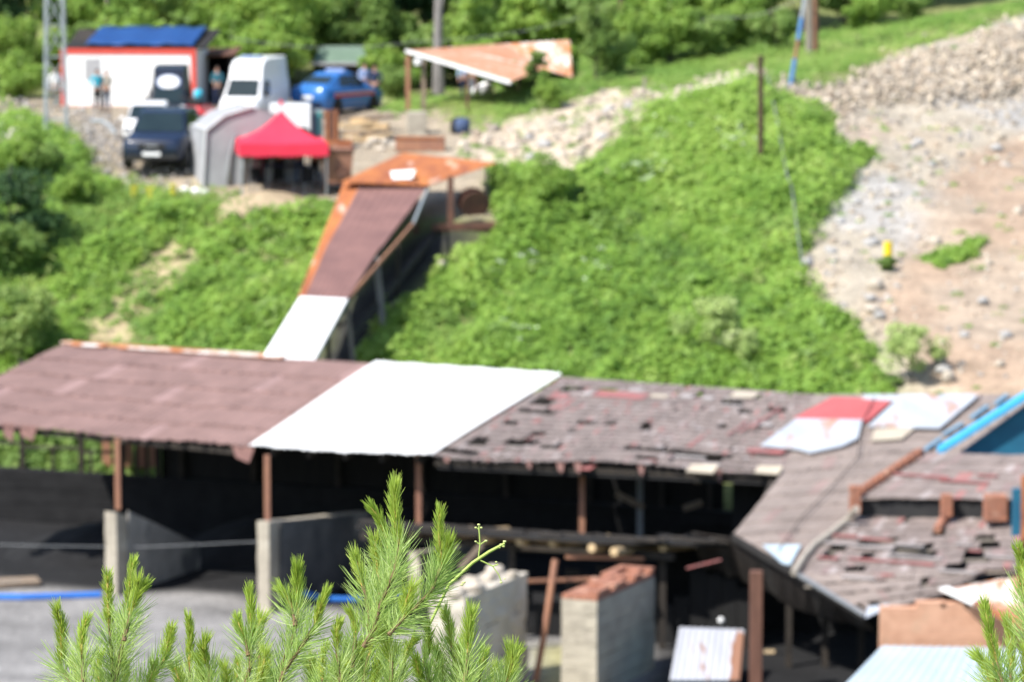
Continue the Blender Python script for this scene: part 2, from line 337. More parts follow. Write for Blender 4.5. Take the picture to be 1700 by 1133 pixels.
    def build(s, name, mat, parent=None, world=True, smooth=False, bevel=0):
        off = parent.location if (parent is not None and world) else Vector((0, 0, 0))
        me = bpy.data.meshes.new(name)
        me.from_pydata([tuple(v - off) for v in s.v], [], s.f)
        bm = bmesh.new(); bm.from_mesh(me); bmesh.ops.recalc_face_normals(bm, faces=bm.faces)
        if bevel: bmesh.ops.bevel(bm, geom=list(bm.edges), offset=bevel, segments=2, affect='EDGES', profile=0.6)
        bm.to_mesh(me); bm.free()
        me.materials.append(M[mat] if isinstance(mat, str) else mat)
        if any(c is not None for c in s.c) and not bevel:
            a = me.attributes.new('tint_col', 'FLOAT_COLOR', 'FACE')
            a.data.foreach_set('color', np.array([(*(c or (.2, .2, .2)), 1) for c in s.c], np.float32).ravel())
        if smooth: me.polygons.foreach_set('use_smooth', [True] * len(me.polygons))
        return link(name, me, parent)
def copy_tree(o, parent=None):
    c = o.copy(); COL.objects.link(c)
    if parent is not None: c.parent = parent
    for ch in o.children: copy_tree(ch, c)
    return c
def one(mb, name, mat, label, cat, group=None, loc=None, **kw):     # a thing that is a single mesh, origin at loc
    if loc is None:
        xs = [v.x for v in mb.v]; ys = [v.y for v in mb.v]; loc = Vector(((min(xs) + max(xs)) / 2, (min(ys) + max(ys)) / 2, min(v.z for v in mb.v)))
    for i, v in enumerate(mb.v): mb.v[i] = v - Vector(loc)
    o = mb.build(name, mat, None, **kw); o.location = loc
    return tag(o, label, cat, group)

# ------------------------------------------------------------------ terrain: height field through known points
FLOOR = 7.0
cp = []
def C(px, py, Y): p = V(px, py, Y); cp.append((p.x, p.y, p.z))
for a in [(-150, 178, 150), (100, 177, 150), (220, 178, 149), (335, 178, 150), (420, 196, 146), (560, 180, 149), (640, 160, 157), (250, 162, 157), (60, 165, 156), (-150, 165, 158),
          (330, 305, 124), (480, 322, 122), (420, 240, 134), (600, 240, 133), (250, 330, 122.5), (540, 345, 120.5), (680, 200, 140), (775, 215, 138), (100, 335, 122.5), (-100, 340, 122),
          (130, 240, 131), (785, 352, 116.5), (750, 388, 114.5), (820, 330, 118.5), (700, 290, 124), (0, 240, 131), (-150, 250, 131),
          (0, 585, 111.5), (200, 580, 111.5), (450, 590, 110), (300, 450, 117), (100, 450, 117), (-120, 460, 117), (-120, 590, 111), (470, 450, 116.5),
          (640, 590, 108), (700, 480, 112), (760, 440, 113.5),
          (1100, 632, 104.5), (900, 620, 105.5), (1300, 650, 103), (900, 450, 113.5), (1100, 465, 112.5), (1300, 470, 110.5), (980, 440, 114), (1100, 550, 108), (900, 380, 116), (1150, 380, 117),
          (1150, 300, 121), (1240, 160, 128.5), (1060, 210, 127), (1000, 260, 124), (900, 300, 119.5), (1330, 260, 122.5), (1330, 350, 117),
          (900, 230, 130), (1050, 172, 135.5), (820, 210, 137), (970, 200, 134), (1150, 152, 136), (1240, 130, 137),
          (1400, 250, 123.5), (1350, 455, 110.5), (1480, 560, 105), (1600, 640, 101), (1720, 645, 100), (1720, 400, 113), (1550, 300, 121), (1720, 250, 126), (1530, 430, 112), (1850, 500, 109), (1850, 640, 101),
          (1330, 185, 130), (1420, 190, 130), (1550, 170, 132), (1720, 150, 134), (1480, 118, 137), (1600, 95, 138.5), (1720, 60, 141), (1300, 150, 133),
          (1500, 62, 150), (1620, 20, 158), (1720, 10, 156), (1350, 105, 145), (1000, 105, 150), (900, 150, 144), (1150, 112, 148), (800, 162, 152), (1250, 100, 148), (1250, 70, 158), (1000, 80, 160), (800, 150, 160), (1420, 55, 160)]:
    C(*a)
for x in (-45, -30, -15, 0, 15, 30, 45):
    for y, z in ((168, 17.6 + max(0, x) * 0.09), (182, 22.5), (205, 31)): cp.append((x, y, z))
for x in (-36, 36):
    for y, z in ((110, 11 + (x > 0) * 2), (125, 15.5), (140, 17 + (x > 0) * 2), (155, 17.2 + (x > 0) * 3)): cp.append((x, y, z))
def backline(x): return 104.2 - 0.36 * (x + 12.9)        # foot of the bank behind the shed
for x in (-24, -16, -8, 0, 6, 12, 20): cp.append((x, backline(x) + 1.2, 8.3 + (0.5 if x > 3 else 0)))
cp = np.array(cp)
def _U(r2): return np.where(r2 > 0, r2 * np.log(np.maximum(r2, 1e-9)) * 0.5, 0.0)
_n = len(cp)
_K = _U((cp[:, None, 0] - cp[None, :, 0]) ** 2 + (cp[:, None, 1] - cp[None, :, 1]) ** 2) + np.eye(_n) * 0.6
_P = np.c_[np.ones(_n), cp[:, :2]]
_A = np.block([[_K, _P], [_P.T, np.zeros((3, 3))]])
_W = np.linalg.solve(_A, np.r_[cp[:, 2], np.zeros(3)])
def sstep(a, b, x): t = np.clip((x - a) / (b - a), 0, 1); return t * t * (3 - 2 * t)
def fbm(x, y, s, seed=0):
    v = 0.0
    for k, (fx, fy, ph) in enumerate(((1, .37, .3), (-.62, .9, 1.7), (1.9, -1.3, 4.1), (2.3, 2.1, 2.2), (-3.7, 1.9, .9), (4.1, 3.3, 5.2))):
        v = v + np.sin((x * fx + y * fy) * s + ph + seed * 1.7) / (1 + 0.6 * k)
    return v / 2.4
def height(x, y):
    x = np.asarray(x, float); y = np.asarray(y, float)
    xc = np.clip(x, -45, 45); yc = np.clip(y, 96, 205)
    sh = xc.shape; xf, yf = xc.ravel(), yc.ravel(); z = np.zeros(xf.size)
    for i in range(0, xf.size, 20000):
        a, b = xf[i:i + 20000], yf[i:i + 20000]
        z[i:i + 20000] = _U((a[:, None] - cp[None, :, 0]) ** 2 + (b[:, None] - cp[None, :, 1]) ** 2) @ _W[:_n] + _W[_n] + _W[_n + 1] * a + _W[_n + 2] * b
    z = z.reshape(sh)
    bl = backline(np.clip(x, -30, 12)) 
    z = FLOOR + (z - FLOOR) * sstep(-0.6, 1.6, y - bl)
    z = z + fbm(x, y, 0.9) * 0.05 * sstep(0, 3, y - bl)
    near = 7 + 15.3 * (1 - sstep(2, 66, y)) + 0.2 * fbm(x, y, 0.35)
    z = np.where(y < 72, near, z)
    z = z + np.maximum(0, y - 205) * 0.12 + np.maximum(0, np.abs(x) - 45) * 0.10 * sstep(100, 125, y)
    return z
def hz(x, y): return float(height(np.array([x]), np.array([y]))[0])
def G(px, py, lo=98, hi=178):      # where the sight line meets the ground
    ys = np.linspace(lo, hi, 1200); r = ray(px, py)
    xs = CAM.x + r.x * ys / r.y; zs = CAM.z + r.z * ys / r.y
    d = zs - height(xs, ys); k = np.argmax(d < 0) if (d < 0).any() else -1
    return Vector((xs[k], ys[k], float(height(xs[k:k + 1] if k >= 0 else xs[-1:], ys[k:k + 1] if k >= 0 else ys[-1:])[0])))

ax_x = np.r_[-900, -500, -300, -180, -120, -80, -60, np.arange(-46, 46.01, 0.4), 60, 80, 120, 180, 300, 500, 900].astype(float)
ax_y = np.r_[-120, -60, -30, -15, np.arange(-6, 12, 1.5), np.arange(12, 76, 3), np.arange(76, 165, 0.35), np.arange(165, 206, 1.0), 215, 240, 280, 350, 500, 800, 1400].astype(float)
gx, gy = np.meshgrid(ax_x, ax_y); gz = height(gx, gy)
PXg, PYg = project(gx, np.maximum(gy, 5), gz)
GRASS_SOIL = (0.15, 0.17, 0.06)
zone = np.empty(gx.shape + (3,)); zone[:] = GRASS_SOIL
POLY = dict(
    yard=[(-200, 168), (640, 150), (740, 158), (830, 195), (790, 225), (745, 250), (825, 265), (835, 365), (560, 352), (430, 350), (300, 335), (190, 300), (120, 205), (-200, 215)],
    gully=[(742, 255), (820, 205), (900, 185), (1000, 150), (1095, 143), (1062, 188), (1000, 255), (960, 292), (860, 285), (800, 275)],
    strip=[(1050, 200), (1150, 168), (1262, 150), (1300, 160), (1300, 138), (1255, 112), (1150, 140), (1070, 160)],
    gravel=[(1285, 148), (1400, 150), (1480, 95), (1750, 10), (1900, 680), (1490, 670), (1445, 575), (1312, 465), (1340, 400), (1400, 300), (1455, 255), (1380, 238), (1372, 195)],
    dirt=[(1500, 420), (1540, 340), (1570, 290), (1640, 240), (1760, 200), (1900, 680), (1570, 660), (1475, 560), (1455, 500)],
    dirt2=[(1425, 200), (1470, 195), (1440, 240), (1410, 240)],
    coal=[(500, 640), (525, 580), (580, 490), (685, 385), (830, 372), (735, 440), (690, 490), (610, 605)],
    path=[(125, 585), (155, 535), (205, 470), (240, 425), (285, 380), (330, 415), (295, 480), (240, 540), (215, 595)],
    slope_l=[(-300, 240), (40, 205), (115, 235), (150, 290), (200, 322), (300, 345), (430, 358), (560, 362), (560, 385), (495, 500), (445, 600), (520, 640), (-300, 660)],
    slope_m=[(826, 300), (860, 290), (965, 300), (1010, 250), (1062, 196), (1250, 146), (1290, 165), (1375, 200), (1378, 243), (1450, 258), (1400, 300), (1340, 395), (1305, 455), (1435, 570), (1482, 668), (600, 640), (612, 590), (690, 500), (740, 440), (830, 385)],
    back_grass=[(1062, 165), (1150, 146), (1255, 112), (1330, 160), (1480, 95), (1750, 0), (1750, -60), (1250, 40), (900, 100), (830, 150), (838, 200), (1000, 148), (1095, 140)],
    tuft=[(1535, 432), (1580, 428), (1640, 395), (1600, 430), (1560, 440)])
COLR = dict(yard=(0.29, 0.24, 0.175), gully=(0.44, 0.37, 0.28), strip=(0.55, 0.49, 0.4), gravel=(0.335, 0.295, 0.235), dirt=(0.315, 0.23, 0.165), dirt2=(0.40, 0.29, 0.23), coal=(0.025, 0.024, 0.024), path=(0.36, 0.29, 0.175), back_grass=(0.15, 0.17, 0.06))
jx = PXg + 10 * fbm(gx, gy, 2.1, 1); jy = PYg + 7 * fbm(gx, gy, 2.3, 2)
far = gy > 96
for k in ('back_grass', 'yard', 'gully', 'strip', 'gravel', 'dirt', 'dirt2', 'coal', 'path'):
    zone[inpoly(jx, jy, POLY[k]) & far] = COLR[k]
g_in = inpoly(jx, jy, POLY['gravel']) & far & ~inpoly(jx, jy, POLY['dirt'])
blot = fbm(gx, gy, 0.55, 5)
zone[g_in & (blot > 0.25)] = (0.32, 0.305, 0.285)
zone[g_in & (blot < -0.45)] = (0.36, 0.30, 0.225)
d_in = inpoly(jx, jy, POLY['dirt']) & far
zone[d_in & (blot > 0.1)] = (0.335, 0.265, 0.20)
fl = (gy < backline(gx) + 0.4) & (gy > 70)
front = V(0, 985, 92)
def pierline(x): return 90.3 - 0.40 * (x + 6.2)
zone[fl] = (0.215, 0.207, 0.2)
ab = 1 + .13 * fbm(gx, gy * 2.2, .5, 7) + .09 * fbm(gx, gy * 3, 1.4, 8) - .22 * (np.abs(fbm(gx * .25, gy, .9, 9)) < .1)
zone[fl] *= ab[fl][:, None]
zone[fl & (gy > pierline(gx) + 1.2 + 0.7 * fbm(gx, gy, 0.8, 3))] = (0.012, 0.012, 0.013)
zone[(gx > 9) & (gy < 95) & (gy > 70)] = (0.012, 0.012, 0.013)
zone[fl & (gx > 3.2 + 0.3 * fbm(gx, gy, 1.1, 4))] = (0.012, 0.012, 0.013)  # both near-black zones put the shade under the wing into the floor colour
zone[fl & (gx > 0.6) & (gx < 1.6) & (gy < 86)] = (0.3, 0.28, 0.14)
for _ in range(2):      # soften the seams between soils
    zone[1:-1, 1:-1] = (zone[1:-1, 1:-1] * 2 + zone[:-2, 1:-1] + zone[2:, 1:-1] + zone[1:-1, :-2] + zone[1:-1, 2:]) / 6
ny, nx = gx.shape
idx = np.arange(ny * nx).reshape(ny, nx)
q = np.stack([idx[:-1, :-1], idx[:-1, 1:], idx[1:, 1:], idx[1:, :-1]], -1).reshape(-1, 4)
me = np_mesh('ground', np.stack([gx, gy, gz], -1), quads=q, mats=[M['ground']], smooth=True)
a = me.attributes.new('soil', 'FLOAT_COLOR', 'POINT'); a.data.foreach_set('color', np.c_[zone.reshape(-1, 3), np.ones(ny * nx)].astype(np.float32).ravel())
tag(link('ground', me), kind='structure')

# ------------------------------------------------------------------ leaves, trees, ground cover
def leaf_quads(P, N, size, rng, aspect=0.6):
    """one small folded-free leaf per point: P centre, N rough normal"""
    n = len(P)
    N = N + rng.normal(0, 0.45, (n, 3)); N /= np.linalg.norm(N, axis=1, keepdims=True) + 1e-9
    T = np.cross(N, rng.normal(0, 1, (n, 3))); T /= np.linalg.norm(T, axis=1, keepdims=True) + 1e-9
    B = np.cross(N, T); s = np.asarray(size).reshape(-1, 1) * np.ones((n, 1))
    a = P - T * s * 0.5; c = P + T * s * 0.5
    m = P - T * s * 0.08 - N * s * 0.10
    b = m + B * s * aspect * 0.5; d = m - B * s * aspect * 0.5
    return np.stack([a, b, c, d], 1).reshape(-1, 3), np.arange(n * 4).reshape(n, 4)
def leaf_obj(name, P, N, size, mat, rng, tint, parent=None, aspect=0.6):
    v, qd = leaf_quads(P, N, size, rng, aspect)
    return np_mesh(name, v, quads=qd, mats=[M[mat]], face_f=tint)
def sample_mask(poly, n, rng, excl=(), edge=7, bounds=(-32, 32, 98, 165)):
    out = []
    got = 0
    while got < n:
        m_ = max(n * 2, 8000); x = rng.uniform(bounds[0], bounds[1], m_); y = rng.uniform(bounds[2], bounds[3], m_)
        z = height(x, y); px, py = project(x, y, z)
        ok = inpoly(px + rng.normal(0, edge, px.shape) + 14 * fbm(x, y, 1.6, 3), py + rng.normal(0, edge, px.shape), POLY[poly]) & (y > backline(np.clip(x, -30, 12)) + 0.5)
        ok &= (px > -260) & (px < 1960)
        for e in excl: ok &= ~(inpoly(px + rng.normal(0, 5, px.shape), py + rng.normal(0, 5, px.shape), POLY[e]))
        out.append(np.stack([x, y, z], -1)[ok]); got += int(ok.sum())
        if len(out) > 40 and got == 0: break
        if len(out) > 400: break
    return np.concatenate(out)[:n]
def cover(name, poly, plants, per, hgt, rad, leaf, mat, seed, excl=(), lift=0.0, aspect=0.6, patch=None, rough=0.42):
    """patch: (noise scale, noise seed, low, high) keeps plants only where that noise lies between low and high"""
    rng = np.random.default_rng(seed)
    B = sample_mask(poly, plants, rng, excl)
    if patch:
        f = fbm(B[:, 0], B[:, 1], patch[0], patch[1]) + rng.normal(0, .1, len(B)); B = B[(f > patch[2]) & (f < patch[3])]
    k = len(B)
    vig = 0.62 + rough * fbm(B[:, 0], B[:, 1], 0.8, seed) + 0.35 * fbm(B[:, 0], B[:, 1], 0.38, seed + 9) + rng.normal(0, 0.12, k) + (rng.uniform(0, 1, k) < .05) * rng.uniform(.3, .9, k); vig = np.clip(vig, 0.22, 1.9)
    h = hgt * vig; r = rad * np.clip(vig, 0.5, 1.3)
    u = rng.normal(0, 1, (k, per, 3)); u /= np.linalg.norm(u, axis=2, keepdims=True); u[..., 2] = np.abs(u[..., 2])
    rr = rng.uniform(0.45, 1.0, (k, per, 1)) ** 0.6
    off = u * rr * np.stack([r * 1.1, r * 1.1, h * .85], -1)[:, None, :]
    P = (B[:, None, :] + off).reshape(-1, 3); P[:, 2] += lift
    N = (u * 0.6 + np.array([-.2, -.2, 0.9])).reshape(-1, 3)
    pt = np.clip(0.46 + 0.30 * fbm(B[:, 0], B[:, 1], 0.33, seed + 3) + 0.16 * fbm(B[:, 0], B[:, 1], 1.3, seed + 5) + rng.normal(0, 0.15, k), 0, 1)
    t = np.clip(np.repeat(pt, per) + rng.normal(0, 0.10, k * per), 0, 1)
    s = np.repeat(leaf * np.clip(rng.normal(1, .25, k), .55, 1.6), per) * rng.uniform(0.6, 1.4, k * per)
    o = link(name, leaf_obj(name, P, N, s, mat, rng, t, aspect=aspect))
    return tag(o, kind='stuff')
cover('leafy_undergrowth', 'slope_l', 2700, 60, 0.85, 0.55, 0.215, 'leaf_slope', 1, excl=('path',), patch=(.55, 4, -.38, 9))
cover('leafy_undergrowth', 'slope_m', 4600, 60, 0.85, 0.55, 0.215, 'leaf_slope', 2, excl=('coal', 'strip', 'gully', 'gravel'), patch=(.5, 6, -.6, 9))
cover('tall_grass', 'slope_l', 3400, 30, 0.42, 0.42, 0.22, 'leaf_grass', 12, aspect=.22, excl=('path',), patch=(.55, 4, -9, -.15))
cover('tall_grass', 'slope_m', 3000, 26, 0.5, 0.4, 0.24, 'leaf_grass', 13, aspect=.22, excl=('strip', 'gully', 'gravel'), patch=(.5, 6, -9, -.42))
cover('tall_grass', 'slope_m', 500, 16, 1.0, 0.3, 0.26, 'leaf_grass', 14, aspect=.2)
cover('tall_grass', 'slope_l', 800, 16, 0.95, 0.3, 0.26, 'leaf_grass', 15, aspect=.2)
cover('dark_weeds', 'slope_m', 170, 60, 0.75, 0.6, 0.2, 'leaf_mid', 16)
cover('dark_weeds', 'slope_l', 110, 60, 0.8, 0.6, 0.2, 'leaf_mid', 17)
cover('short_grass', 'back_grass', 2600, 45, 0.45, 0.5, 0.16, 'leaf_grass', 3, excl=('gully', 'strip', 'gravel'), aspect=0.3)
POLY['shed_back'] = [(-250, 680), (330, 680), (330, 850), (-250, 850)]
cover('leafy_undergrowth', 'shed_back', 420, 60, 0.8, 0.5, 0.2, 'leaf_mid', 18)
cover('short_grass', 'tuft', 40, 60, 0.35, 0.3, 0.16, 'leaf_slope', 4)
cover('short_grass', 'path', 90, 20, 0.2, 0.4, 0.13, 'leaf_grass', 5)
POLY['yard_grass'] = [(850, 165), (740, 165), (650, 165), (640, 180), (720, 190), (800, 215), (830, 270), (880, 270), (800, 255), (850, 205)]
POLY['edge_grass'] = [(200, 300), (300, 325), (560, 340), (560, 362), (430, 360), (300, 348), (190, 322)]
cover('short_grass', 'yard_grass', 500, 40, 0.28, 0.45, 0.13, 'leaf_grass', 6, excl=('gully',), aspect=0.3)
cover('short_grass', 'edge_grass', 420, 36, 0.3, 0.4, 0.13, 'leaf_grass', 7, aspect=0.3)
cover('sparse_weeds', 'gravel', 150, 22, 0.16, 0.28, 0.11, 'leaf_grass', 8)
cover('sparse_weeds', 'gully', 90, 30, 0.22, 0.3, 0.12, 'leaf_grass', 9)
def crown_mesh(name, seed, H, Rr, mat, n, leaf, base=0.15, lobes=16, shape='round', tint0=0.5):
    rng = np.random.default_rng(seed)
    L = []
    for i in range(lobes):
        if shape == 'cone':
            f = rng.uniform(base, 0.97); rad = Rr * (1.03 - f) / (1.03 - base) * rng.uniform(0.5, 1); a = rng.uniform(0, 6.28)
            c = np.array([math.cos(a) * rad, math.sin(a) * rad, f * H - 0.12 * rad]); r = Rr * 0.38 * (1.2 - f)
            sc = np.array([r, r, r * 0.55])
        else:
            u = rng.normal(0, 1, 3); u /= np.linalg.norm(u); q_ = rng.uniform(0.25, 0.85) 
            c = np.array([u[0] * Rr * q_, u[1] * Rr * q_, H * (base + (1 - base) * 0.5) + u[2] * H * (1 - base) * 0.42 * min(1, q_ * 1.25)])
            r = Rr * rng.uniform(0.22, 0.42); sc = np.array([r, r, r * rng.uniform(0.6, 0.95)])
        L.append((c, sc))
    per = n // lobes; Ps, Ns, T = [], [], []
    for c, sc in L:
        u = rng.normal(0, 1, (per, 3)); u /= np.linalg.norm(u, axis=1, keepdims=True)
        rr = rng.uniform(0.35, 1.12, (per, 1)) ** 0.7
        Ps.append(c + u * rr * sc); Ns.append(u * 0.8 + np.array([0, 0, 0.55])); T.append(np.clip(tint0 + rng.normal(0, 0.16) + rng.normal(0, 0.14, per), 0, 1))
    P, N, T = np.concatenate(Ps), np.concatenate(Ns), np.concatenate(T)
    return leaf_obj(name, P, N, leaf * rng.uniform(0.6, 1.4, len(P)), mat, rng, T), L
def trunk_mb(seed, H, r0, L=None, lean=0.03):
    rr = random.Random(seed); mb = MB()
    dx, dy = rr.uniform(-lean, lean), rr.uniform(-lean, lean)
    pts = [Vector((dx * t * t * H + 0.05 * math.sin(3 * t + seed), dy * t * t * H, -0.3 + t * (H * 0.92 + 0.3))) for t in [i / 7 for i in range(8)]]
    mb.tube(pts, [r0 * (1.25 if i == 0 else 1) * (1 - 0.86 * i / 7) for i in range(8)], 9)
    if L:
        for c, sc in L[:10]:
            t = max(0.12, min(0.8, c[2] / H - 0.22)); p = pts[int(t * 7)]
            m = (p + Vector(c)) / 2 + Vector((0, 0, -0.1 * H * 0.2))
            mb.tube([p, m, Vector(c)], [r0 * 0.42 * (1 - t * .6), r0 * 0.26, r0 * 0.08], 6, cap=False)
    return mb
KINDS = {}
def tree_kind(key, nm, seed, H, Rr, mat, n, leaf, base, lobes, shape='round', r0=0.16, bark='bark', tint0=0.5):
    cm, L = crown_mesh('crown', seed, H, Rr, mat, n, leaf, base, lobes, shape, tint0)
    tm = trunk_mb(seed, H, r0, L).build('trunk', bark, None); tme = tm.data; bpy.data.objects.remove(tm)
    KINDS[key] = (nm, cm, tme)
def tree(key, p, label, cat='tree', sc=1.0, rz=0.0, group=None):
    nm, cm, tm = KINDS[key]
    t = thing(nm, label, cat, p, rz, group); t.scale = (sc, sc, sc)
    link('crown', cm, t); link('trunk', tm, t); return t
tree_kind('bright1', 'broadleaf_tree', 21, 8.0, 3.0, 'leaf_bright', 9000, 0.26, 0.06, 34)
tree_kind('bright2', 'broadleaf_tree', 22, 6.5, 2.6, 'leaf_bright', 7500, 0.25, 0.04, 30)
tree_kind('mid1', 'broadleaf_tree', 23, 9.0, 3.0, 'leaf_mid', 9000, 0.26, 0.08, 30)
tree_kind('mid2', 'broadleaf_tree', 24, 7.0, 2.4, 'leaf_mid', 7000, 0.24, 0.10, 26)
tree_kind('dark1', 'broadleaf_tree', 25, 10.0, 3.2, 'leaf_dark', 9000, 0.28, 0.10, 30)
tree_kind('conifer', 'conifer_tree', 26, 12.0, 2.8, 'leaf_dark', 9000, 0.26, 0.06, 60, 'cone', r0=0.2)
tree_kind('bush1', 'leafy_bush', 27, 2.6, 1.5, 'leaf_bright', 4200, 0.2, 0.05, 18, r0=0.05)
tree_kind('bush2', 'leafy_bush', 28, 2.2, 1.4, 'leaf_mid', 3800, 0.19, 0.05, 16, r0=0.05)
tree_kind('sapling', 'young_tree', 29, 3.6, 1.0, 'leaf_mid', 3400, 0.17, 0.08, 18, r0=0.05)
tree_kind('pale', 'pale_shrub', 30, 2.3, 1.2, 'leaf_pale', 2400, 0.15, 0.08, 16, r0=0.04)
tree_kind('poplar', 'tall_tree', 31, 14.0, 2.4, 'leaf_dark', 5000, 0.28, 0.4, 20, r0=0.26, bark='bark_pale')
def gp(px, Y): x = (px - 850) / FPX * Y * 1.005; return Vector((x, Y, hz(x, Y)))
FG = 'trees at the edge of the wood'
for px, Y, k, sc, lab in [
    (-40, 160, 'conifer', 1.0, 'dark conifer at the far left behind the steel pylon'),
    (60, 166, 'dark1', 1.0, 'very dark tree directly behind the steel pylon'),
    (20, 156, 'bright2', 0.62, 'light green small tree left of the steel pylon'),
    (165, 163, 'bright1', 0.9, 'light green tree behind the left end of the white cabin'),
    (255, 165, 'bright2', 1.1, 'light green tree behind the blue tarpaulin roof'),
    (325, 164, 'mid1', 0.9, 'mid green tree behind the right end of the white cabin'),
    (400, 163, 'bright1', 0.85, 'light green tree behind the white van'),
    (478, 161, 'bright2', 0.9, 'light green tree between the white van and the green roofed booth'),
    (545, 164, 'mid1', 0.9, 'mid green tree behind the green roofed booth'),
    (600, 162, 'mid2', 0.9, 'mid green tree right behind the blue car'),
    (655, 166, 'dark1', 0.9, 'dark tree left of the tall pale trunk'),
    (705, 169, 'conifer', 0.9, 'dark conifer behind the tall pale trunk'),
    (728, 158, 'poplar', 1.0, 'tall tree with bare pale grey trunk behind the rusty canopy'),
    (780, 166, 'dark1', 0.95, 'dark tree behind the rusty canopy roof'),
    (840, 166, 'mid1', 1.0, 'mid green tree above the white end of the rusty canopy'),
    (905, 165, 'dark1', 0.9, 'dark tree behind the two saplings'),
    (960, 163, 'bright1', 0.75, 'light green tree left of the brown pole'),
    (1040, 166, 'bright2', 1.0, 'light green tree behind the brown pole'),
    (1110, 162, 'bright1', 0.8, 'broad light green tree right of the brown pole'),
    (1190, 168, 'dark1', 0.85, 'dark tree between the brown pole and the blue pole'),
    (1160, 160, 'bright2', 0.7, 'light green small tree in front of the dark gap'),
    (1270, 163, 'mid2', 0.9, 'mid green tree left of the blue pole'),
    (1330, 168, 'bright2', 0.9, 'light green tree behind the blue pole'),
    (1400, 166, 'mid1', 0.8, 'mid green tree right of the three poles'),
    (1450, 172, 'dark1', 0.9, 'dark tree on the hill above the rock heap'),
    (1525, 172, 'dark1', 0.8, 'dark rounded tree at the top of the hill'),
    (1570, 176, 'mid1', 0.8, 'mid green tree at the top right of the wood')]:
    tree(k, gp(px, Y), lab, sc=sc, rz=R.uniform(0, 6), group=FG)
BG = 'bushes and saplings'
for px, Y, k, sc, lab in [
    (890, 143, 'sapling', .56, 'slim sapling in front of the white end of the rusty canopy'),
    (990, 144, 'sapling', 1.0, 'bushy sapling right of the white canopy end'),
    (1005, 146, 'bush2', 0.9, 'dark leafy bush below the brown pole'),
    (1055, 149, 'bush1', 1.0, 'light green bush left of the broad bushes on the ridge'),
    (1110, 150, 'bush1', 1.15, 'largest light green bush on the ridge'),
    (1165, 150, 'bush2', 1.0, 'grey green bush on the ridge left of the dark pole'),
    (1222, 152, 'bush1', 1.0, 'light green bush on the ridge beside the dark pole'),
    (1285, 150, 'bush2', 0.9, 'small bush left of the blue striped pole'),
    (850, 146, 'bush2', 0.6, 'low bush below the front corner of the rusty canopy'),
    (915, 139, 'bush1', 0.5, 'low light green bush above the white stones'),
    (40, 151, 'bush1', 0.9, 'light green bush left of the white cabin'),
    (1440, 158, 'bush1', 0.9, 'light green bush on the hill above the rock heap'),
    (1500, 160, 'bush2', 0.8, 'mid green bush below the dark hill trees'),
    (660, 152, 'bush2', 0.8, 'dark bush behind the rusty posts')]:
    tree(k, gp(px, Y), lab, 'bush', sc, R.uniform(0, 6), BG)
for px, Y, k, sc in [(110, 158, 'bush1', .9), (160, 158.5, 'bush2', 1.1), (215, 159, 'bush1', 1.1), (270, 158, 'bush1', 1.0), (330, 158.5, 'bush2', 1.1), (390, 158, 'bush1', 1.2), (440, 157, 'bush1', 1.1), (452, 158, 'bush1', .9), (530, 163, 'bush2', 1.2), (600, 163, 'bush2', 1.2), (650, 157, 'bush1', .8), (690, 163, 'bush2', 1.2), (760, 163, 'bush2', 1.2), (820, 161, 'bush1', 1.2), (870, 160, 'bush1', 1.2), (930, 158, 'bush1', 1.3), (985, 157, 'bush2', 1.3), (1080, 157, 'bush1', 1.4), (1150, 156, 'bush1', 1.4)]:
    tree(k, gp(px, Y), 'leafy bush at the foot of the wood behind the yard', 'bush', sc * R.uniform(1.15, 1.5), R.uniform(0, 6), 'bushes at the foot of the wood')
for px, py, k, sc, lab in [
    (70, 300, 'bush2', 0.75, 'dark green bush at the foot of the steel pylon'),
    (30, 300, 'bush1', 0.8, 'light green bush at the left edge under the gravel heap'),
    (120, 345, 'bush1', 0.6, 'light green bush below the gravel heap'),
    (20, 420, 'dark', 1.0, 'dark tree at the left edge of the bank'),
    (0, 470, 'bush2', 1.0, 'bush at the left edge below the dark tree'),
    (35, 600, 'pale_b', 1.0, 'grey green willow bush beside the left end of the brown roof'),
    (-40, 590, 'bush1', 1.0, 'bush at the left edge behind the brown roof'),
    (1512, 640, 'pale', .86, 'pale green bush standing on the bare slope behind the roof'),
    (1185, 600, 'pale', 0.95, 'pale feathery shrub in the undergrowth behind the damaged roof'),
    (1235, 610, 'pale', 0.55, 'small pale shrub right of the feathery shrub'),
    (910, 350, 'bush1', 0.75, 'rounded bush at the foot of the white stone gully'),
    (840, 330, 'bush1', 0.5, 'small rounded bush right of the conveyor canopy'),
    (1470, 450, 'bush2', 0.28, 'tiny bush under the yellow marker')]:
    if k == 'dark':
        tree_kind('dark', 'dark_tree', 41, 3.4, 1.7, 'leaf_dark', 3800, 0.2, 0.05, 18, r0=0.08)
    if k == 'pale_b':
        tree_kind('pale_b', 'willow_bush', 42, 3.0, 1.5, 'leaf_mid', 4200, 0.16, 0.05, 20, r0=0.06, tint0=0.75)
    tree(k, G(px, py) + Vector((0, 0, -0.1)), lab, 'bush', sc, R.uniform(0, 6), BG)
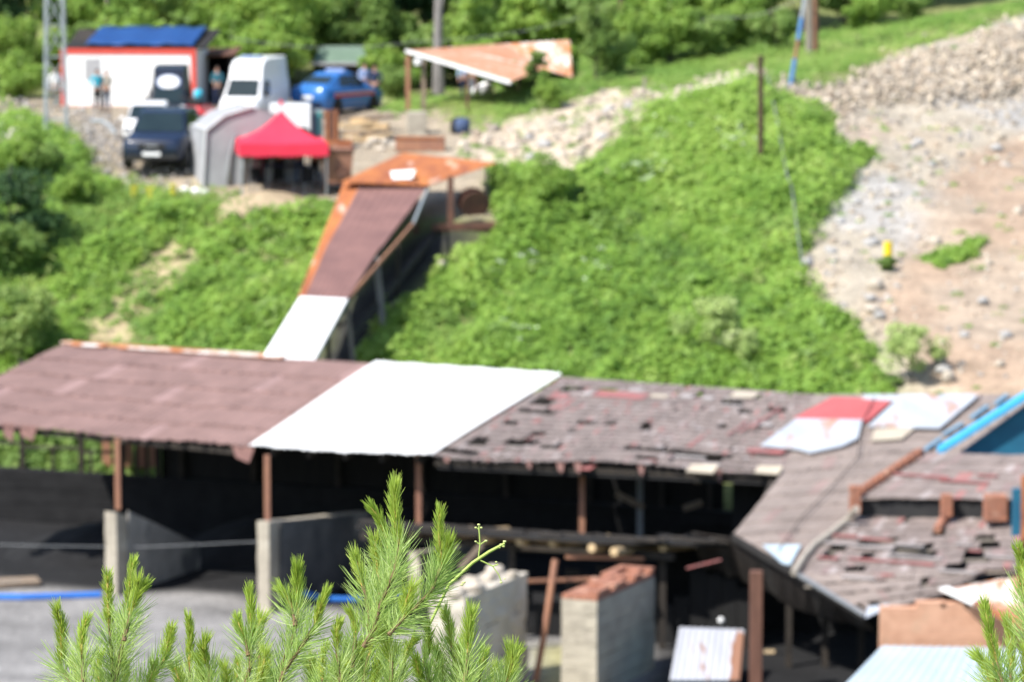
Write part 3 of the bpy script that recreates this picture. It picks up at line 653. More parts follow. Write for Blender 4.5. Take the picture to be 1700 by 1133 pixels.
# the wood that closes the view behind the single trees
rng = np.random.default_rng(77)
nb = 900
bx_, by_ = rng.uniform(-44, 44, nb), rng.uniform(176, 200, nb)
bz_ = height(bx_, by_)
per = 70
u = rng.normal(0, 1, (nb, per, 3)); u /= np.linalg.norm(u, axis=2, keepdims=True)
P = np.stack([bx_, by_, bz_], -1)[:, None, :] + np.array([0, 0, 1.0]) * rng.uniform(0.4, 6.5, (nb, 1, 1)) + u * rng.uniform(.5, 1, (nb, per, 1)) * np.array([1.5, 1.5, 1.2])
me = leaf_obj('distant_wood', P.reshape(-1, 3), (u + np.array([0, 0, .6])).reshape(-1, 3), 0.42 * rng.uniform(.6, 1.4, nb * per), 'leaf_mid', rng, np.clip(np.repeat(rng.normal(.4, .25, nb), per) + rng.normal(0, .12, nb * per), 0, 1))
tag(link('distant_wood', me), kind='stuff')

# flower heads in the undergrowth
def heads(name, spots, mat, n, size, sp, up, label):
    rng = np.random.default_rng(5); P = []
    for px, py in spots:
        g = G(px, py)
        for i in range(n):
            x, y = g.x + rng.normal(0, sp), g.y + rng.normal(0, sp * 1.5); P.append((x, y, hz(x, y) + up + rng.uniform(0, .2)))
    P = np.repeat(np.array(P), 7, 0); P += rng.normal(0, .07, P.shape) * np.array([1, 1, .3])
    me = leaf_obj(name, P, np.tile([0, -.3, 1.0], (len(P), 1)), size, mat, rng, rng.uniform(0, 1, len(P)))
    tag(link(name, me), kind='stuff')
heads('white_flowers', [(1110, 250), (1220, 255), (1080, 330), (1230, 270), (1000, 480), (840, 465), (1060, 320), (860, 580)], 'flower_white', 7, 0.07, .45, .75, '')

# ------------------------------------------------------------------ stones
def rock_base(seed, sub=2):
    bm = bmesh.new(); bmesh.ops.create_icosphere(bm, subdivisions=sub, radius=1.0); rr = random.Random(seed)
    planes = [Vector((rr.gauss(0, 1), rr.gauss(0, 1), rr.gauss(0, 1))).normalized() for _ in range(9)]
    for v in bm.verts:
        for p in planes:
            d = v.co.dot(p)
            if d > 0.72: v.co -= p * (d - 0.72)
        v.co.x *= 1.15; v.co.z *= 0.75; v.co *= rr.uniform(0.96, 1.04)
    vs = np.array([v.co[:] for v in bm.verts]); fs = np.array([[v.index for v in f.verts] for f in bm.faces]); bm.free(); return vs, fs
def rocks_mesh(name, P, size, seed, cols, mat='rubble'):
    rng = np.random.default_rng(seed); bases = [rock_base(seed + i, 1) for i in range(4)]
    Vv, Ff, Cc, off = [], [], [], 0
    for i, p in enumerate(P):
        vs, fs = bases[i % 4]
        a, b, c = rng.uniform(0, 6.28, 3)
        m = np.array((Matrix.Rotation(a, 3, 'Z') @ Matrix.Rotation(b * .3, 3, 'X') @ Matrix.Rotation(c * .3, 3, 'Y')))
        s = size[i] * rng.uniform(.7, 1.3, 3)
        Vv.append((vs * s) @ m.T + p); Ff.append(fs + off); off += len(vs)
        col = np.array(cols[rng.integers(len(cols))]) * rng.uniform(.8, 1.15); Cc.append(np.tile(np.r_[col, 1], (len(fs), 1)))
    return np_mesh(name, np.concatenate(Vv), tris=np.concatenate(Ff), mats=[M[mat]], face_c=np.concatenate(Cc))
PALE = [(0.42, 0.355, 0.27), (0.36, 0.305, 0.24), (0.37, 0.325, 0.27), (0.27, 0.235, 0.195), (0.45, 0.39, 0.315), (0.33, 0.265, 0.2)]
GREY = [(0.36, 0.34, 0.32), (0.31, 0.29, 0.27), (0.42, 0.38, 0.34), (0.26, 0.24, 0.23)]
TAN = [(0.42, 0.35, 0.27), (0.34, 0.27, 0.21), (0.46, 0.42, 0.36), (0.31, 0.29, 0.27)]
def rubble(name, poly, n, s0, s1, seed, cols, raise_=None, jit=.3):
    rng = np.random.default_rng(seed); POLY['_t'] = poly; P = sample_mask('_t', n, rng)
    s = s0 * (s1 / s0) ** (rng.uniform(0, 1, len(P)) ** 2.2)
    P[:, :2] += rng.normal(0, jit, (len(P), 2)); P[:, 2] = height(P[:, 0], P[:, 1])
    if raise_: P[:, 2] += raise_(P, rng)
    else: P[:, 2] += s * 0.15
    return tag(link(name, rocks_mesh(name, P, s, seed, cols)), kind='stuff')
rubble('rock_rubble', [(1295, 150), (1390, 158), (1470, 120), (1520, 95), (1580, 105), (1620, 80), (1750, 40), (1750, 150), (1600, 165), (1480, 165), (1400, 185), (1350, 195)], 8500, 0.035, 0.17, 51, [tuple(min(.6, v * 1.1) for v in c) for c in PALE], lambda P, r: r.uniform(0, .4, len(P)) ** 1.4)
rubble('rock_rubble', [(1300, 140), (1400, 150), (1480, 90), (1600, 60), (1750, 5), (1750, 190), (1600, 205), (1480, 205), (1400, 225), (1330, 215)], 1300, 0.03, 0.2, 61, PALE)
rubble('rock_rubble', [(742, 255), (820, 205), (900, 190), (1000, 158), (1090, 148), (1055, 188), (1000, 250), (960, 285), (860, 275), (800, 272)], 420, 0.05, 0.30, 52, PALE)
rubble('rock_rubble', POLY['strip'], 260, 0.06, 0.25, 53, PALE)
rubble('rock_rubble', [(1290, 160), (1400, 180), (1700, 150), (1700, 250), (1560, 310), (1500, 420), (1470, 560), (1420, 540), (1320, 460), (1450, 255)], 1100, 0.03, 0.17, 54, PALE + GREY)
rubble('rock_rubble', POLY['dirt'], 900, 0.025, 0.13, 55, TAN)
rubble('gravel_heap', [(118, 200), (160, 195), (210, 215), (240, 270), (290, 290), (310, 330), (220, 325), (160, 290)], 900, 0.04, 0.13, 56, GREY, lambda P, r: r.uniform(0, .25, len(P)))
rubble('gravel_heap', [(-60, 175), (40, 170), (55, 200), (50, 240), (-60, 250)], 500, 0.05, 0.18, 57, GREY + TAN, lambda P, r: r.uniform(0, .4, len(P)))
rubble('yard_gravel', POLY['yard'], 1500, 0.02, 0.09, 58, TAN + GREY)
ROCKS = [np_mesh('boulder', *(lambda b: (b[0],))(rock_base(90 + i, 2)), tris=rock_base(90 + i, 2)[1], mats=[M['stone' if i % 3 else 'stone_grey']]) for i in range(4)]
def boulder(px, py, size, label, k=None, group=None):
    p = G(px, py); o = link('boulder', ROCKS[R.randrange(4) if k is None else k]); o.location = p + Vector((0, 0, size * .3))
    o.scale = (size, size * R.uniform(.8, 1.1), size * R.uniform(.8, 1.1)); o.rotation_euler = (R.uniform(-.3, .3), R.uniform(-.3, .3), R.uniform(0, 6))
    return tag(o, label, 'rock', group)
boulder(1143, 155, .22, 'white boulder alone on the stone strip of the ridge', 1)
boulder(136, 322, .30, 'beige boulder at the edge of the bank below the gravel heap', 2)
boulder(1012, 298, .34, 'pale boulder at the bottom end of the stone gully', 1)
boulder(732, 445, .26, 'tan boulder beside the coal spill under the conveyor', 2)
boulder(660, 515, .28, 'pale boulder low in the coal spill beside the grey props', 1)
for px, py, s in [(1515, 245, .16), (1475, 275, .17), (1525, 240, .2), (1560, 270, .2), (1548, 275, .18), (1445, 405, .24), (1455, 480, .3), (1445, 500, .2), (1450, 520, .28), (1552, 405, .24), (1655, 250, .22), (1662, 230, .2), (1440, 395, .2), (1632, 505, .2), (1460, 530, .24), (1560, 605, .26), (1565, 620, .24), (1660, 610, .18), (1575, 635, .3), (1690, 355, .2), (1475, 325, .18), (1600, 560, .16), (1380, 420, .2), (1395, 370, .18), (1340, 440, .22), (1420, 340, .2), (1670, 560, .2), (1640, 440, .16)]:
    boulder(px, py, s, 'pale loose boulder lying on the bare slope at the right', group='loose boulders on the bare slope')
for px, py, s in [(852, 250, .3), (880, 232, .26), (905, 245, .3), (930, 215, .3), (960, 235, .26), (985, 205, .3), (1010, 185, .25), (960, 260, .28), (930, 262, .24), (1045, 180, .22), (1000, 230, .22), (880, 265, .22)]:
    boulder(px, py, s, 'pale boulder among the rubble of the stone gully', group='boulders in the stone gully')

# ------------------------------------------------------------------ the long open shed
N_IN = Vector((0.42, 0.907, 0)).normalized()          # into the shed
E_AL = Vector((N_IN.y, -N_IN.x, 0))                   # along its front, to the right
EZ, RZ = 10.9, 12.1
def lerp(a, b, t): return a + (b - a) * t
def bil(c, u, v): return lerp(lerp(c[0], c[1], u), lerp(c[3], c[2], u), v)   # TL TR BR BL
def sheet_roof(mb, c, nu, nv, rng, colf, th=0.03, lift=0.05, gap=None, jit=0.01, sagf=None):
    """rows of overlapping sheets over the quad c; each sheet a thin slab, its lower edge lifted over the next row"""
    for j in range(nv):
        for i in range(nu):
            if gap and gap(i, j, nu, nv, rng): continue
            u0, u1 = i / nu, (i + 1) / nu; v0, v1 = j / nv, min(1.0, (j + 1.10) / nv)
            z0 = rng.uniform(-jit, jit); z1 = lift + rng.uniform(-jit, jit)
            def pt(u, v, z):
                p = bil(c, u, v) + Vector((0, 0, z)); 
                if sagf: p.z += sagf(u, v)
                return p
            k = 4; vs = []
            for t in range(k + 1):          # gentle corrugation across the sheet
                u = lerp(u0, u1, t / k); w = min(.012, (c[1] - c[0]).length / nu * .03) * (1 if t % 2 else -1)
                vs.append((pt(u, v0, z0 + w), pt(u, v1 + rng.uniform(-.012, .012), z1 + w)))
            mb.col = colf(i, j, nu, nv, rng)
            top = [a for a, b in vs] + [b for a, b in vs]
            n = k + 1; bot = [p - Vector((0, 0, th)) for p in top]
            f = []
            for t in range(k):
                f += [(t, t + 1, n + t + 1, n + t), (2 * n + t, 3 * n + t, 3 * n + t + 1, 2 * n + t + 1), (t + n, t + n + 1, 3 * n + t + 1, 3 * n + t), (t, 2 * n + t, 2 * n + t + 1, t + 1)]
            f += [(0, n, 3 * n, 2 * n), (k, 2 * n + k, 3 * n + k, n + k)]
            mb.add(top + bot, f)
    return mb
BR = dict(TL=VZ(105, 571, RZ), TR=VZ(622, 604, RZ), BR=VZ(415, 742, EZ), BL=VZ(-130, 688, 11.35))
WH = dict(TL=VZ(622, 604, RZ), TR=VZ(932, 624, RZ), BR=VZ(718, 757, EZ), BL=VZ(415, 742, EZ))
DM = dict(TL=VZ(932, 626, RZ), TR=VZ(1352, 655, RZ), BR=VZ(1302, 785, EZ), BL=VZ(718, 757, EZ))
quad = lambda d: [d['TL'], d['TR'], d['BR'], d['BL']]
shed = thing('open_shed', 'long open coal shed with brown, white and broken grey roof', 'shed', VZ(640, 1000, FLOOR))
rr = random.Random(3)
def brown(i, j, nu, nv, r):
    k = r.uniform(.95, 1.05); c = (0.222 * k, 0.140 * k, 0.124 * k)
    if r.random() < .05: c = (0.285 * k, 0.185 * k, 0.17 * k)
    
    
    return c
sag = lambda u, v: -0.10 * math.sin(u * math.pi) * v + 0.03 * math.sin(u * 17) * v
sheet_roof(MB(), quad(BR), 26, 5, rr, brown, lift=.035, jit=.004, sagf=sag).build('roof_cover', 'roof_tile', shed)['label'] = 'brown sheeted roof section'
# white sheets: long corrugated strips from ridge to eave
wm = MB(); cq = quad(WH); ns = 60
for t in range(1):
    rows = []
    for v in [k / 8 for k in range(9)]:
        rows.append([bil(cq, u / ns, v) + Vector((0, 0, 0.075 + 0.014 * (1 if u % 2 else -1) - 0.05 * math.sin(u / ns * math.pi) * v + 0.012 * math.sin(u * .6 + v * 5))) + (Vector((0, 0, -.03 * rr.random())) - N_IN * rr.uniform(0, .09) if v == 1 else Vector()) for u in range(ns + 1)])
    vs = [p for r_ in rows for p in r_]; n = ns + 1
    fs = [(a * n + b, a * n + b + 1, (a + 1) * n + b + 1, (a + 1) * n + b) for a in range(8) for b in range(ns)]
    wm.add(vs, fs)
wo = wm.build('roof_cover', 'white_sheet', shed); wo['label'] = 'new white roof sheets'
sd = wo.modifiers.new('thick', 'SOLIDIFY'); sd.thickness = 0.02
SLOTS = [(950, 647, 18, 5), (906, 660, 14, 5), (897, 671, 16, 5), (888, 680, 26, 5), (912, 683, 12, 4), (890, 721, 16, 5), (868, 734, 24, 6), (915, 738, 14, 5), (972, 702, 14, 5), (1074, 711, 9, 7), (1014, 704, 8, 4), (740, 748, 14, 7), (765, 748, 26, 5), (790, 736, 14, 4), (1060, 750, 22, 4), (1100, 750, 22, 4), (1150, 751, 30, 4), (1195, 753, 20, 4), (1074, 762, 14, 5), (1134, 762, 22, 5), (1178, 762, 20, 5), (1214, 667, 18, 6), (1238, 684, 11, 5), (1200, 708, 7, 4), (1160, 655, 8, 4), (1290, 680, 14, 4), (1225, 655, 10, 4), (1010, 646, 14, 4), (800, 725, 12, 4), (850, 700, 10, 4)]
def dmg_gap(i, j, nu, nv, r):
    p = bil(quad(DM), (i + .5) / nu, (j + .5) / nv); px, py = project(p.x, p.y, p.z)
    return any(abs(px - a) < w * 1.12 and abs(py - b) < max(3.5, h * .72) for a, b, w, h in SLOTS) or r.random() < .006
def grey(i, j, nu, nv, r):
    k = r.uniform(.94, 1.06); q_ = r.random()
    if q_ < .03: return (0.28 * k, 0.14 * k, 0.13 * k)
    if q_ < .10: return (0.235 * k, 0.175 * k, 0.165 * k)
    if q_ < .14: return (0.30 * k, 0.26 * k, 0.25 * k)
    return (0.208 * k, 0.170 * k, 0.156 * k)
sheet_roof(MB(), quad(DM), 84, 20, rr, grey, gap=dmg_gap, jit=.009, lift=.02, sagf=lambda u, v: -.06 * math.sin(u * 9) * v).build('roof_cover', 'roof_tile', shed)['label'] = 'broken grey roof section with holes'
# red old sheets and pale battens seen among the broken sheets
bm_ = MB()
DMP = Plane(DM['TL'], DM['TR'], DM['BR'])
dS = (quad(DM)[3] - quad(DM)[0]).normalized(); eS = (quad(DM)[1] - quad(DM)[0]).normalized()
def scrap(px, py, w, l, mat, name, d=.07, lab=None):
    p = DMP.up(d).at(px, py); o = MB().slab([p - eS * w / 2, p + eS * w / 2, p + eS * w / 2 + dS * l, p - eS * w / 2 + dS * l], .012).build(name, mat, shed)
    if lab: o['label'] = lab
for px, py, w, l in [(1038, 651, 1.5, .5), (936, 653, .5, .5), (948, 662, .4, .9), (868, 686, .3, .5), (812, 714, .35, .6), (912, 716, .25, .4), (1088, 760, .4, .4), (985, 770, .3, .5), (1275, 746, 1.0, .3), (830, 730, .3, .5)]: scrap(px, py, w, l, 'red_old', 'roof_scrap', lab='red roof scrap')
for px, py, w, l in [(1296, 676, .06, 1.9), (1262, 694, .05, 1.3), (1240, 700, .05, 1.2), (1038, 702, .08, 1.4), (980, 714, .1, 1.2), (960, 668, .1, 1.2), (1092, 672, .07, 1.4), (1180, 715, .08, 1.4), (1000, 760, .1, .9)]: scrap(px, py, w, l, 'red_old', 'roof_streak', .055)
for px, py, w, l in [(948, 652, .6, .1), (884, 684, .8, .12), (872, 741, .7, .12), (892, 727, .5, .1), (742, 754, .6, .12), (1110, 755, 2.0, .1), (1150, 767, 1.6, .1), (1216, 672, .6, .1), (905, 655, .7, .22), (878, 676, .6, .22), (860, 682, .5, .2), (920, 704, .5, .3), (952, 710, .5, .28), (884, 694, .4, .3), (978, 722, .35, .4), (780, 728, .9, .22), (855, 738, .8, .25), (830, 755, .6, .4), (760, 757, .9, .25), (1034, 738, .35, .3), (1060, 744, .5, .15), (1110, 744, .6, .14), (1100, 757, .8, .14), (1146, 757, .9, .14), (1060, 770, .8, .14), (1145, 655, .35, .3), (1180, 658, .3, .3), (1060, 645, .4, .3), (1180, 736, .5, .2), (1270, 702, .5, .25), (1220, 660, .6, .12), (980, 650, .3, .3)]: scrap(px, py, w, l, 'roof_pale', 'roof_scrap', .06, 'pale grey roof scrap')
scrap(1242, 651, .7, .5, 'beige', 'roof_scrap', .07); scrap(1098, 655, .5, .25, 'beige', 'roof_scrap', .07)
for px, py in ((62, 674), (98, 674), (145, 674)): 
    p = VZ(px, py, 11.55); p = Vector((p.x, p.y, p.z)); 
    q_ = Plane(BR['TL'], BR['TR'], BR['BR']).up(.12).at(px, py); MB().slab([q_ - E_AL * .16, q_ + E_AL * .16, q_ + E_AL * .16 + dS * .25, q_ - E_AL * .16 + dS * .25], .012).build('roof_scrap', 'roof_pale', shed)
q_ = Plane(BR['TL'], BR['TR'], BR['BR']).up(.10).at(180, 630); MB().slab([q_ - E_AL * .25, q_ + E_AL * .2, q_ + E_AL * .12 + dS * .3, q_ - E_AL * .22 + dS * .3], .012).build('hole_shade_patch', 'dark', shed)  # dark slab laid on the sheets for the shade in a hole
for k in range(13):
    v = (k + .5) / 13; a = bil(quad(DM), 0.0, v) - Vector((0, 0, .06)); b = bil(quad(DM), 1, v) - Vector((0, 0, .06)); bm_.beam(a, b, .10, .05)
bm_.build('roof_batten', 'dark_wood', shed)
MB().slab([bil(quad(DM), u, v) - Vector((0, 0, .34)) for u, v in ((.01, .01), (.99, .01), (.99, .985), (.01, .985))], .03).build('hole_shade_sheet', 'dark', shed)  # added dark sheet so the holes above it look shaded
for c, (u0, u1) in ((quad(BR), (.1, 1)), (quad(DM), (0, 1))):
    a, b = lerp(c[3], c[2], u0), lerp(c[3], c[2], u1); MB().beam(a + N_IN * .15 - Vector((0, 0, .2)), b + N_IN * .15 - Vector((0, 0, .2)), .08, .14).build('eave_beam', 'dark_wood', shed)
# hanging torn strips at the broken eave
for u in (.04, .16, .28, .37, .42, .6, .82):
    p = lerp(quad(DM)[3], quad(DM)[2], u) + Vector((0, 0, .0)); w = rr.uniform(.1, .24); l = rr.uniform(.08, .34)
    MB().slab([p + E_AL * -w / 2, p + E_AL * w / 2, p + E_AL * w / 4 + Vector((0, -.05, -l)), p - E_AL * w / 5 + Vector((0, -.05, -l * .8))], .012, Vector((0, -1, 0))).build('torn_sheet', 'brown_sheet', shed)
for u in (.02, .2, .27, .33, .98):
    p = lerp(quad(BR)[3], quad(BR)[2], u) + Vector((0, 0, -.02)); w = rr.uniform(.3, .8); l = rr.uniform(.25, .5)
    MB().slab([p + E_AL * -w / 2, p + E_AL * w / 2, p + E_AL * w / 4 + Vector((0, -.05, -l)), p - E_AL * w / 3 + Vector((0, -.05, -l * .7))], .012, Vector((0, -1, 0))).build('torn_sheet', 'brown_sheet', shed)
for px, py, w in ((1170, 779, .36), (1280, 781, .32)):
    p = VZ(px, py, EZ + .02); MB().slab([p - E_AL * w + Vector((0, 0, .1)), p + E_AL * w + Vector((0, 0, .12)), p + E_AL * w - N_IN * .35 - Vector((0, 0, .03)), p - E_AL * w - N_IN * .35 - Vector((0, 0, .03))], .03).build('eave_board', 'beige', shed)
# ridge strip, orange and white
for k in range(14):
    a = lerp(quad(BR)[0], quad(BR)[1], k / 14 * .73 - .002); b = lerp(quad(BR)[0], quad(BR)[1], (k + .97) / 14 * .73)
    m = MB(); mt_ = 'rust_white' if k in (0, 3, 9, 10, 11, 12, 13) else 'rust_orange'
    up = Vector((0, 0, .10))
    m.slab([a + up * .7 + N_IN * .2, b + up * .7 + N_IN * .2, b + up * .7 - N_IN * .12, a + up * .7 - N_IN * .12], .04); m.build('ridge_cap', mt_, shed)
    
    if k in (1, 2, 4, 5, 6, 7, 8, 9, 10, 11, 12, 13): MB().slab([a + Vector((0, 0, .07)) - N_IN * .15, b + Vector((0, 0, .07)) - N_IN * .15, b + Vector((0, 0, .05)) - N_IN * .4, a + Vector((0, 0, .05)) - N_IN * .4], .02).build('ridge_flashing', 'rust_white', shed)

# dividing walls, posts
def bay_wall(px, py_base, thick, length, h, mat, parent, top_drop=0.0, name='bay_wall'):
    p = VZ(px, py_base, FLOOR); e = E_AL * thick; n = N_IN * length; up = Vector((0, 0, h)); z0 = Vector((0, 0, -.2))
    mb = MB().hexa([p + z0, p + e + z0, p + e + n + z0, p + n + z0], [p + up, p + e + up, p + e + n + up - Vector((0, 0, top_drop)), p + n + up - Vector((0, 0, top_drop))])
    return mb.build(name, mat, parent), p
def fuzz(o, s=0.05, lev=3):
    m = o.modifiers.new('sub', 'SUBSURF'); m.subdivision_type = 'SIMPLE'; m.levels = m.render_levels = lev
    t = bpy.data.textures.new('rough', 'CLOUDS'); t.noise_scale = 0.35
    d = o.modifiers.new('rough', 'DISPLACE'); d.texture = t; d.strength = s; d.mid_level = .5
for px, pyb, th, ln, h, drop in ((176, 988, .34, 4.2, 2.2, 1.5), (428, 1018, .34, 5.6, 2.35, .6), (679, 1022, .3, 5.5, 1.6, .5)):
    o, p = bay_wall(px, pyb, th, ln, h, 'concrete', shed, drop); fuzz(o, .06)
    mb = MB(); s0 = p + E_AL * (th + .035)                       # darker slab along the right side
    mb.hexa([s0 + N_IN * .5 - Vector((0, 0, .2)), s0 + N_IN * .5 + E_AL * .04 - Vector((0, 0, .2)), s0 + N_IN * ln + E_AL * .04 - Vector((0, 0, .2)), s0 + N_IN * ln - Vector((0, 0, .2))],
            [s0 + N_IN * .5 + Vector((0, 0, h - .04)), s0 + N_IN * .5 + E_AL * .04 + Vector((0, 0, h - .04)), s0 + N_IN * ln + E_AL * .04 + Vector((0, 0, h - drop - .04)), s0 + N_IN * ln + Vector((0, 0, h - drop - .04))])
    fuzz(mb.build('side_slab', 'concrete_grey' if px < 200 else 'concrete_dark', shed), .05)
def roofz(px, Y, c):   # underside height at a post
    return EZ
def post(px, pyb, base_z, ztop, w, mat, parent=shed, name='post', Y=None):
    p = VZ(px, pyb, base_z) if Y is None else V(px, pyb, Y)
    b = MB().beam(p, Vector((p.x, p.y, ztop)), w, w); return b.build(name, mat, parent)
for px, pyb, zb, mt in ((196, 846, 9.15, 'rust_post'), (444, 867, 9.3, 'rust_post'), (695, 900, 8.5, 'rust_post'), (966, 900, 8.7, 'rust_post')):
    p = VZ(px, pyb, zb); o = MB().beam(p, Vector((p.x, p.y, 11.0)), .14).build('post', mt, shed)
p = VZ(1062, 905, 8.2); MB().beam(p, Vector((p.x, p.y, 11.1)), .16).build('post', 'grey_metal', shed)
# back of the shed: posts, rails, low black wall, boarded part
bk = lambda s, off=0.0: Vector((s, backline(s) - 0.9 + off, FLOOR))
def bx_at(px, dY=0):                                      # point of the back line under picture column px
    x = 0.0
    for _ in range(30): x = (px - 850) / FPX * (backline(x) - .9 + dY) * 1.01
    return Vector((x, backline(x) - .9 + dY, FLOOR))
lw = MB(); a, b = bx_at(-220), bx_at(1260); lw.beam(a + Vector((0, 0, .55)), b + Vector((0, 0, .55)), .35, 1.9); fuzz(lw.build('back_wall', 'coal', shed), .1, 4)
for px in (-60, 36, 134, 203, 226, 243, 262, 300, 420, 560, 700, 840, 980, 1100, 1180):
    p = bx_at(px, .1); MB().beam(p, p + Vector((0, 0, 4.7)), .15 if px not in (226, 243) else .09).build('post', 'dark_wood', shed)
ra = MB()
for (x0, x1, z) in ((36, 134, 2.15), (134, 203, 2.1), (-60, 36, 2.2)): ra.beam(bx_at(x0, .1) + Vector((0, 0, z)), bx_at(x1, .1) + Vector((0, 0, z + .05)), .08)
for px in (87, 150): ra.beam(bx_at(px, .1) + Vector((0, 0, 1.2)), bx_at(px, .1) + Vector((0, 0, 2.15)), .08)
ra.build('rail', 'dark_wood', shed)
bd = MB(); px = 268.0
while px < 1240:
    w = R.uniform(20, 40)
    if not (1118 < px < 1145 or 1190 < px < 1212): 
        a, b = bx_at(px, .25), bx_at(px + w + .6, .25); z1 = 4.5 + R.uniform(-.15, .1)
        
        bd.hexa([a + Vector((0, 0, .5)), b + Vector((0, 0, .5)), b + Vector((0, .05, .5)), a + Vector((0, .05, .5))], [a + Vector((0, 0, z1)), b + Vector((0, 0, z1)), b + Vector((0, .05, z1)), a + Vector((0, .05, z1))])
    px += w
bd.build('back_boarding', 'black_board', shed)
# rafters
rf = MB()
for c in (quad(BR), quad(WH), quad(DM)):
    for u in (.1, .3, .5, .7, .9): rf.beam(bil(c, u, .02) - Vector((0, 0, .22)), bil(c, u, .97) - Vector((0, 0, .22)), .1, .16)
rf.build('rafter', 'dark_wood', shed)
for px, py, zz, l, ang in ((1046, 832, 9.8, .8, -.5), (1250, 870, 9.0, .7, -.6), (1150, 840, 9.2, .5, .3), (1280, 880, 8.9, .5, -.4), (1160, 790, 10.2, .45, 1.3)):
    p = V(px, py, 92.5); d = Vector((math.cos(ang), .2, math.sin(ang))) * l / 2; MB().beam(p - d, p + d, .09, .16).build('loose_board', 'wood', shed)
# coal heap in the bays
rngc = np.random.default_rng(9)
hs = []
for px, py, r_, h_ in ((60, 950, 2.6, .9), (330, 950, 2.4, 1.1), (600, 940, 2.6, 1.2)):
    p = VZ(px, py, FLOOR) + N_IN * 3.2
    n_ = 22; vs = []; fs = []
    for i in range(n_):
        for j in range(n_):
            x, y = (i / (n_ - 1) - .5) * 2 * r_, (j / (n_ - 1) - .5) * 2 * r_
            d = math.hypot(x, y) / r_
            z = h_ * max(0, 1 - d) ** .8 + .08 * math.sin(x * 5) * math.cos(y * 4) * max(0, 1 - d) - .03
            vs.append(Vector((x, y, z)))
    fs = [(i * n_ + j, i * n_ + j + 1, (i + 1) * n_ + j + 1, (i + 1) * n_ + j) for i in range(n_ - 1) for j in range(n_ - 1)]
    mb = MB().add(vs, fs); o = mb.build('coal_heap', 'coal', None, smooth=True); o.location = p
    tag(o, 'black coal heap in the shed bay ' + {60: 'left of the first concrete wall', 330: 'between the two tall concrete walls', 600: 'behind the pine tips'}[px], 'coal heap', 'coal heaps in the shed bays')

# ------------------------------------------------------------------ right wing of the shed (same falling roof plane)
WP = Plane(VZ(1352, 655, 12.1), VZ(1215, 890, 10.0), VZ(1435, 1022, 9.2))
wing = thing('workshop_wing', 'right hand wing with long grey brown sheet roof and red and silver patches', 'building', Vector((8.2, 86, FLOOR)))
def wp(px, py, d=0.0): return WP.up(d).at(px, py)
def grey2(i, j, nu, nv, r):
    k = r.uniform(.96, 1.04); q_ = r.random()
    if q_ < .03: return (0.24 * k, 0.175 * k, 0.16 * k)
    return (0.225 * k, 0.185 * k, 0.165 * k)
sheet_roof(MB(), [wp(1352, 655), wp(1580, 655), wp(1545, 765), wp(1302, 785)], 12, 6, rr, grey2, jit=.005, lift=.03).build('roof_cover', 'roof_tile', wing)
sheet_roof(MB(), [wp(1302, 783), wp(1545, 762), wp(1400, 880), wp(1216, 890)], 12, 5, rr, grey2, jit=.005, lift=.03).build('roof_cover', 'roof_tile', wing)
sheet_roof(MB(), [wp(1216, 889), wp(1415, 872), wp(1330, 958), wp(1320, 952)], 8, 4, rr, grey2, jit=.005, lift=.03).build('roof_cover', 'roof_tile', wing)
sheet_roof(MB(), [wp(1580, 655), wp(1900, 655), wp(1900, 765), wp(1545, 765)], 14, 6, rr, grey2, jit=.005, lift=.03).build('roof_cover', 'roof_tile', wing)
def gap2(i, j, nu, nv, r):
    u, v = i / nu, j / nv
    p = bil([wp(1418, 850), wp(1700, 842), wp(1690, 945), wp(1325, 955)], (i + .5) / nu, (j + .5) / nv); px, py = project(p.x, p.y, p.z)
    return any(abs(px - a) < w and abs(py - b) < h + 2 for a, b, w, h in ((1410, 869, 12, 4), (1390, 907, 14, 4), (1455, 901, 30, 5), (1520, 914, 34, 6), (1560, 887, 10, 4), (1378, 922, 12, 4), (1440, 922, 14, 4), (1425, 952, 18, 5), (1500, 922, 20, 4), (1590, 945, 20, 6), (1620, 925, 20, 8), (1640, 900, 16, 6))) or r.random() < .01
sheet_roof(MB(), [wp(1418, 850), wp(1700, 842), wp(1690, 945), wp(1325, 955)], 30, 9, rr, grey, gap=gap2, jit=.009, lift=.03).build('roof_cover', 'roof_tile', wing)['label'] = 'broken lower roof with missing sheets'
sheet_roof(MB(), [wp(1325, 953), wp(1640, 945), wp(1560, 992), wp(1438, 1024)], 18, 4, rr, grey2, gap=lambda i, j, nu, nv, r: r.random() < .06, jit=.02).build('roof_cover', 'roof_tile', wing)
bt = MB()
for py in (868, 885, 902, 918, 935, 955, 975): bt.beam(wp(1400 - (py - 868) * .6, py, -.08), wp(1690, py - 5, -.08), .1, .05)
bt.build('roof_batten', 'grey_wood', wing)
dk = MB(); dk.slab([wp(1350, 860, -.35), wp(1700, 845, -.35), wp(1690, 950, -.35), wp(1450, 1000, -.35), wp(1330, 950, -.35)], .05); dk.build('hole_shade_sheet', 'dark', wing)  # dark sheet standing for the shade behind the missing sheets
patch = MB().slab([wp(1382, 659, .11), wp(1484, 663, .11), wp(1440, 700, .11), wp(1318, 694, .11)], .03); patch.build('roof_patch', 'red_sheet', wing)['label'] = 'red roof sheet'
pt2 = MB().slab([wp(1322, 695, .12), wp(1432, 697, .12), wp(1424, 728, .12), wp(1398, 741, .12), wp(1345, 752, .12), wp(1325, 746, .12), wp(1262, 740, .12)], .03); pt2.build('roof_patch', 'silver_sheet', wing)['label'] = 'silver roof sheet with rust streaks'
pt3 = MB().slab([wp(1432, 655, .13), wp(1628, 654, .13), wp(1560, 711, .13), wp(1440, 708, .13), wp(1486, 666, .13), wp(1430, 662, .13)], .03); pt3.build('roof_patch', 'silver_sheet', wing)['label'] = 'large pale roof sheet with rust streaks'
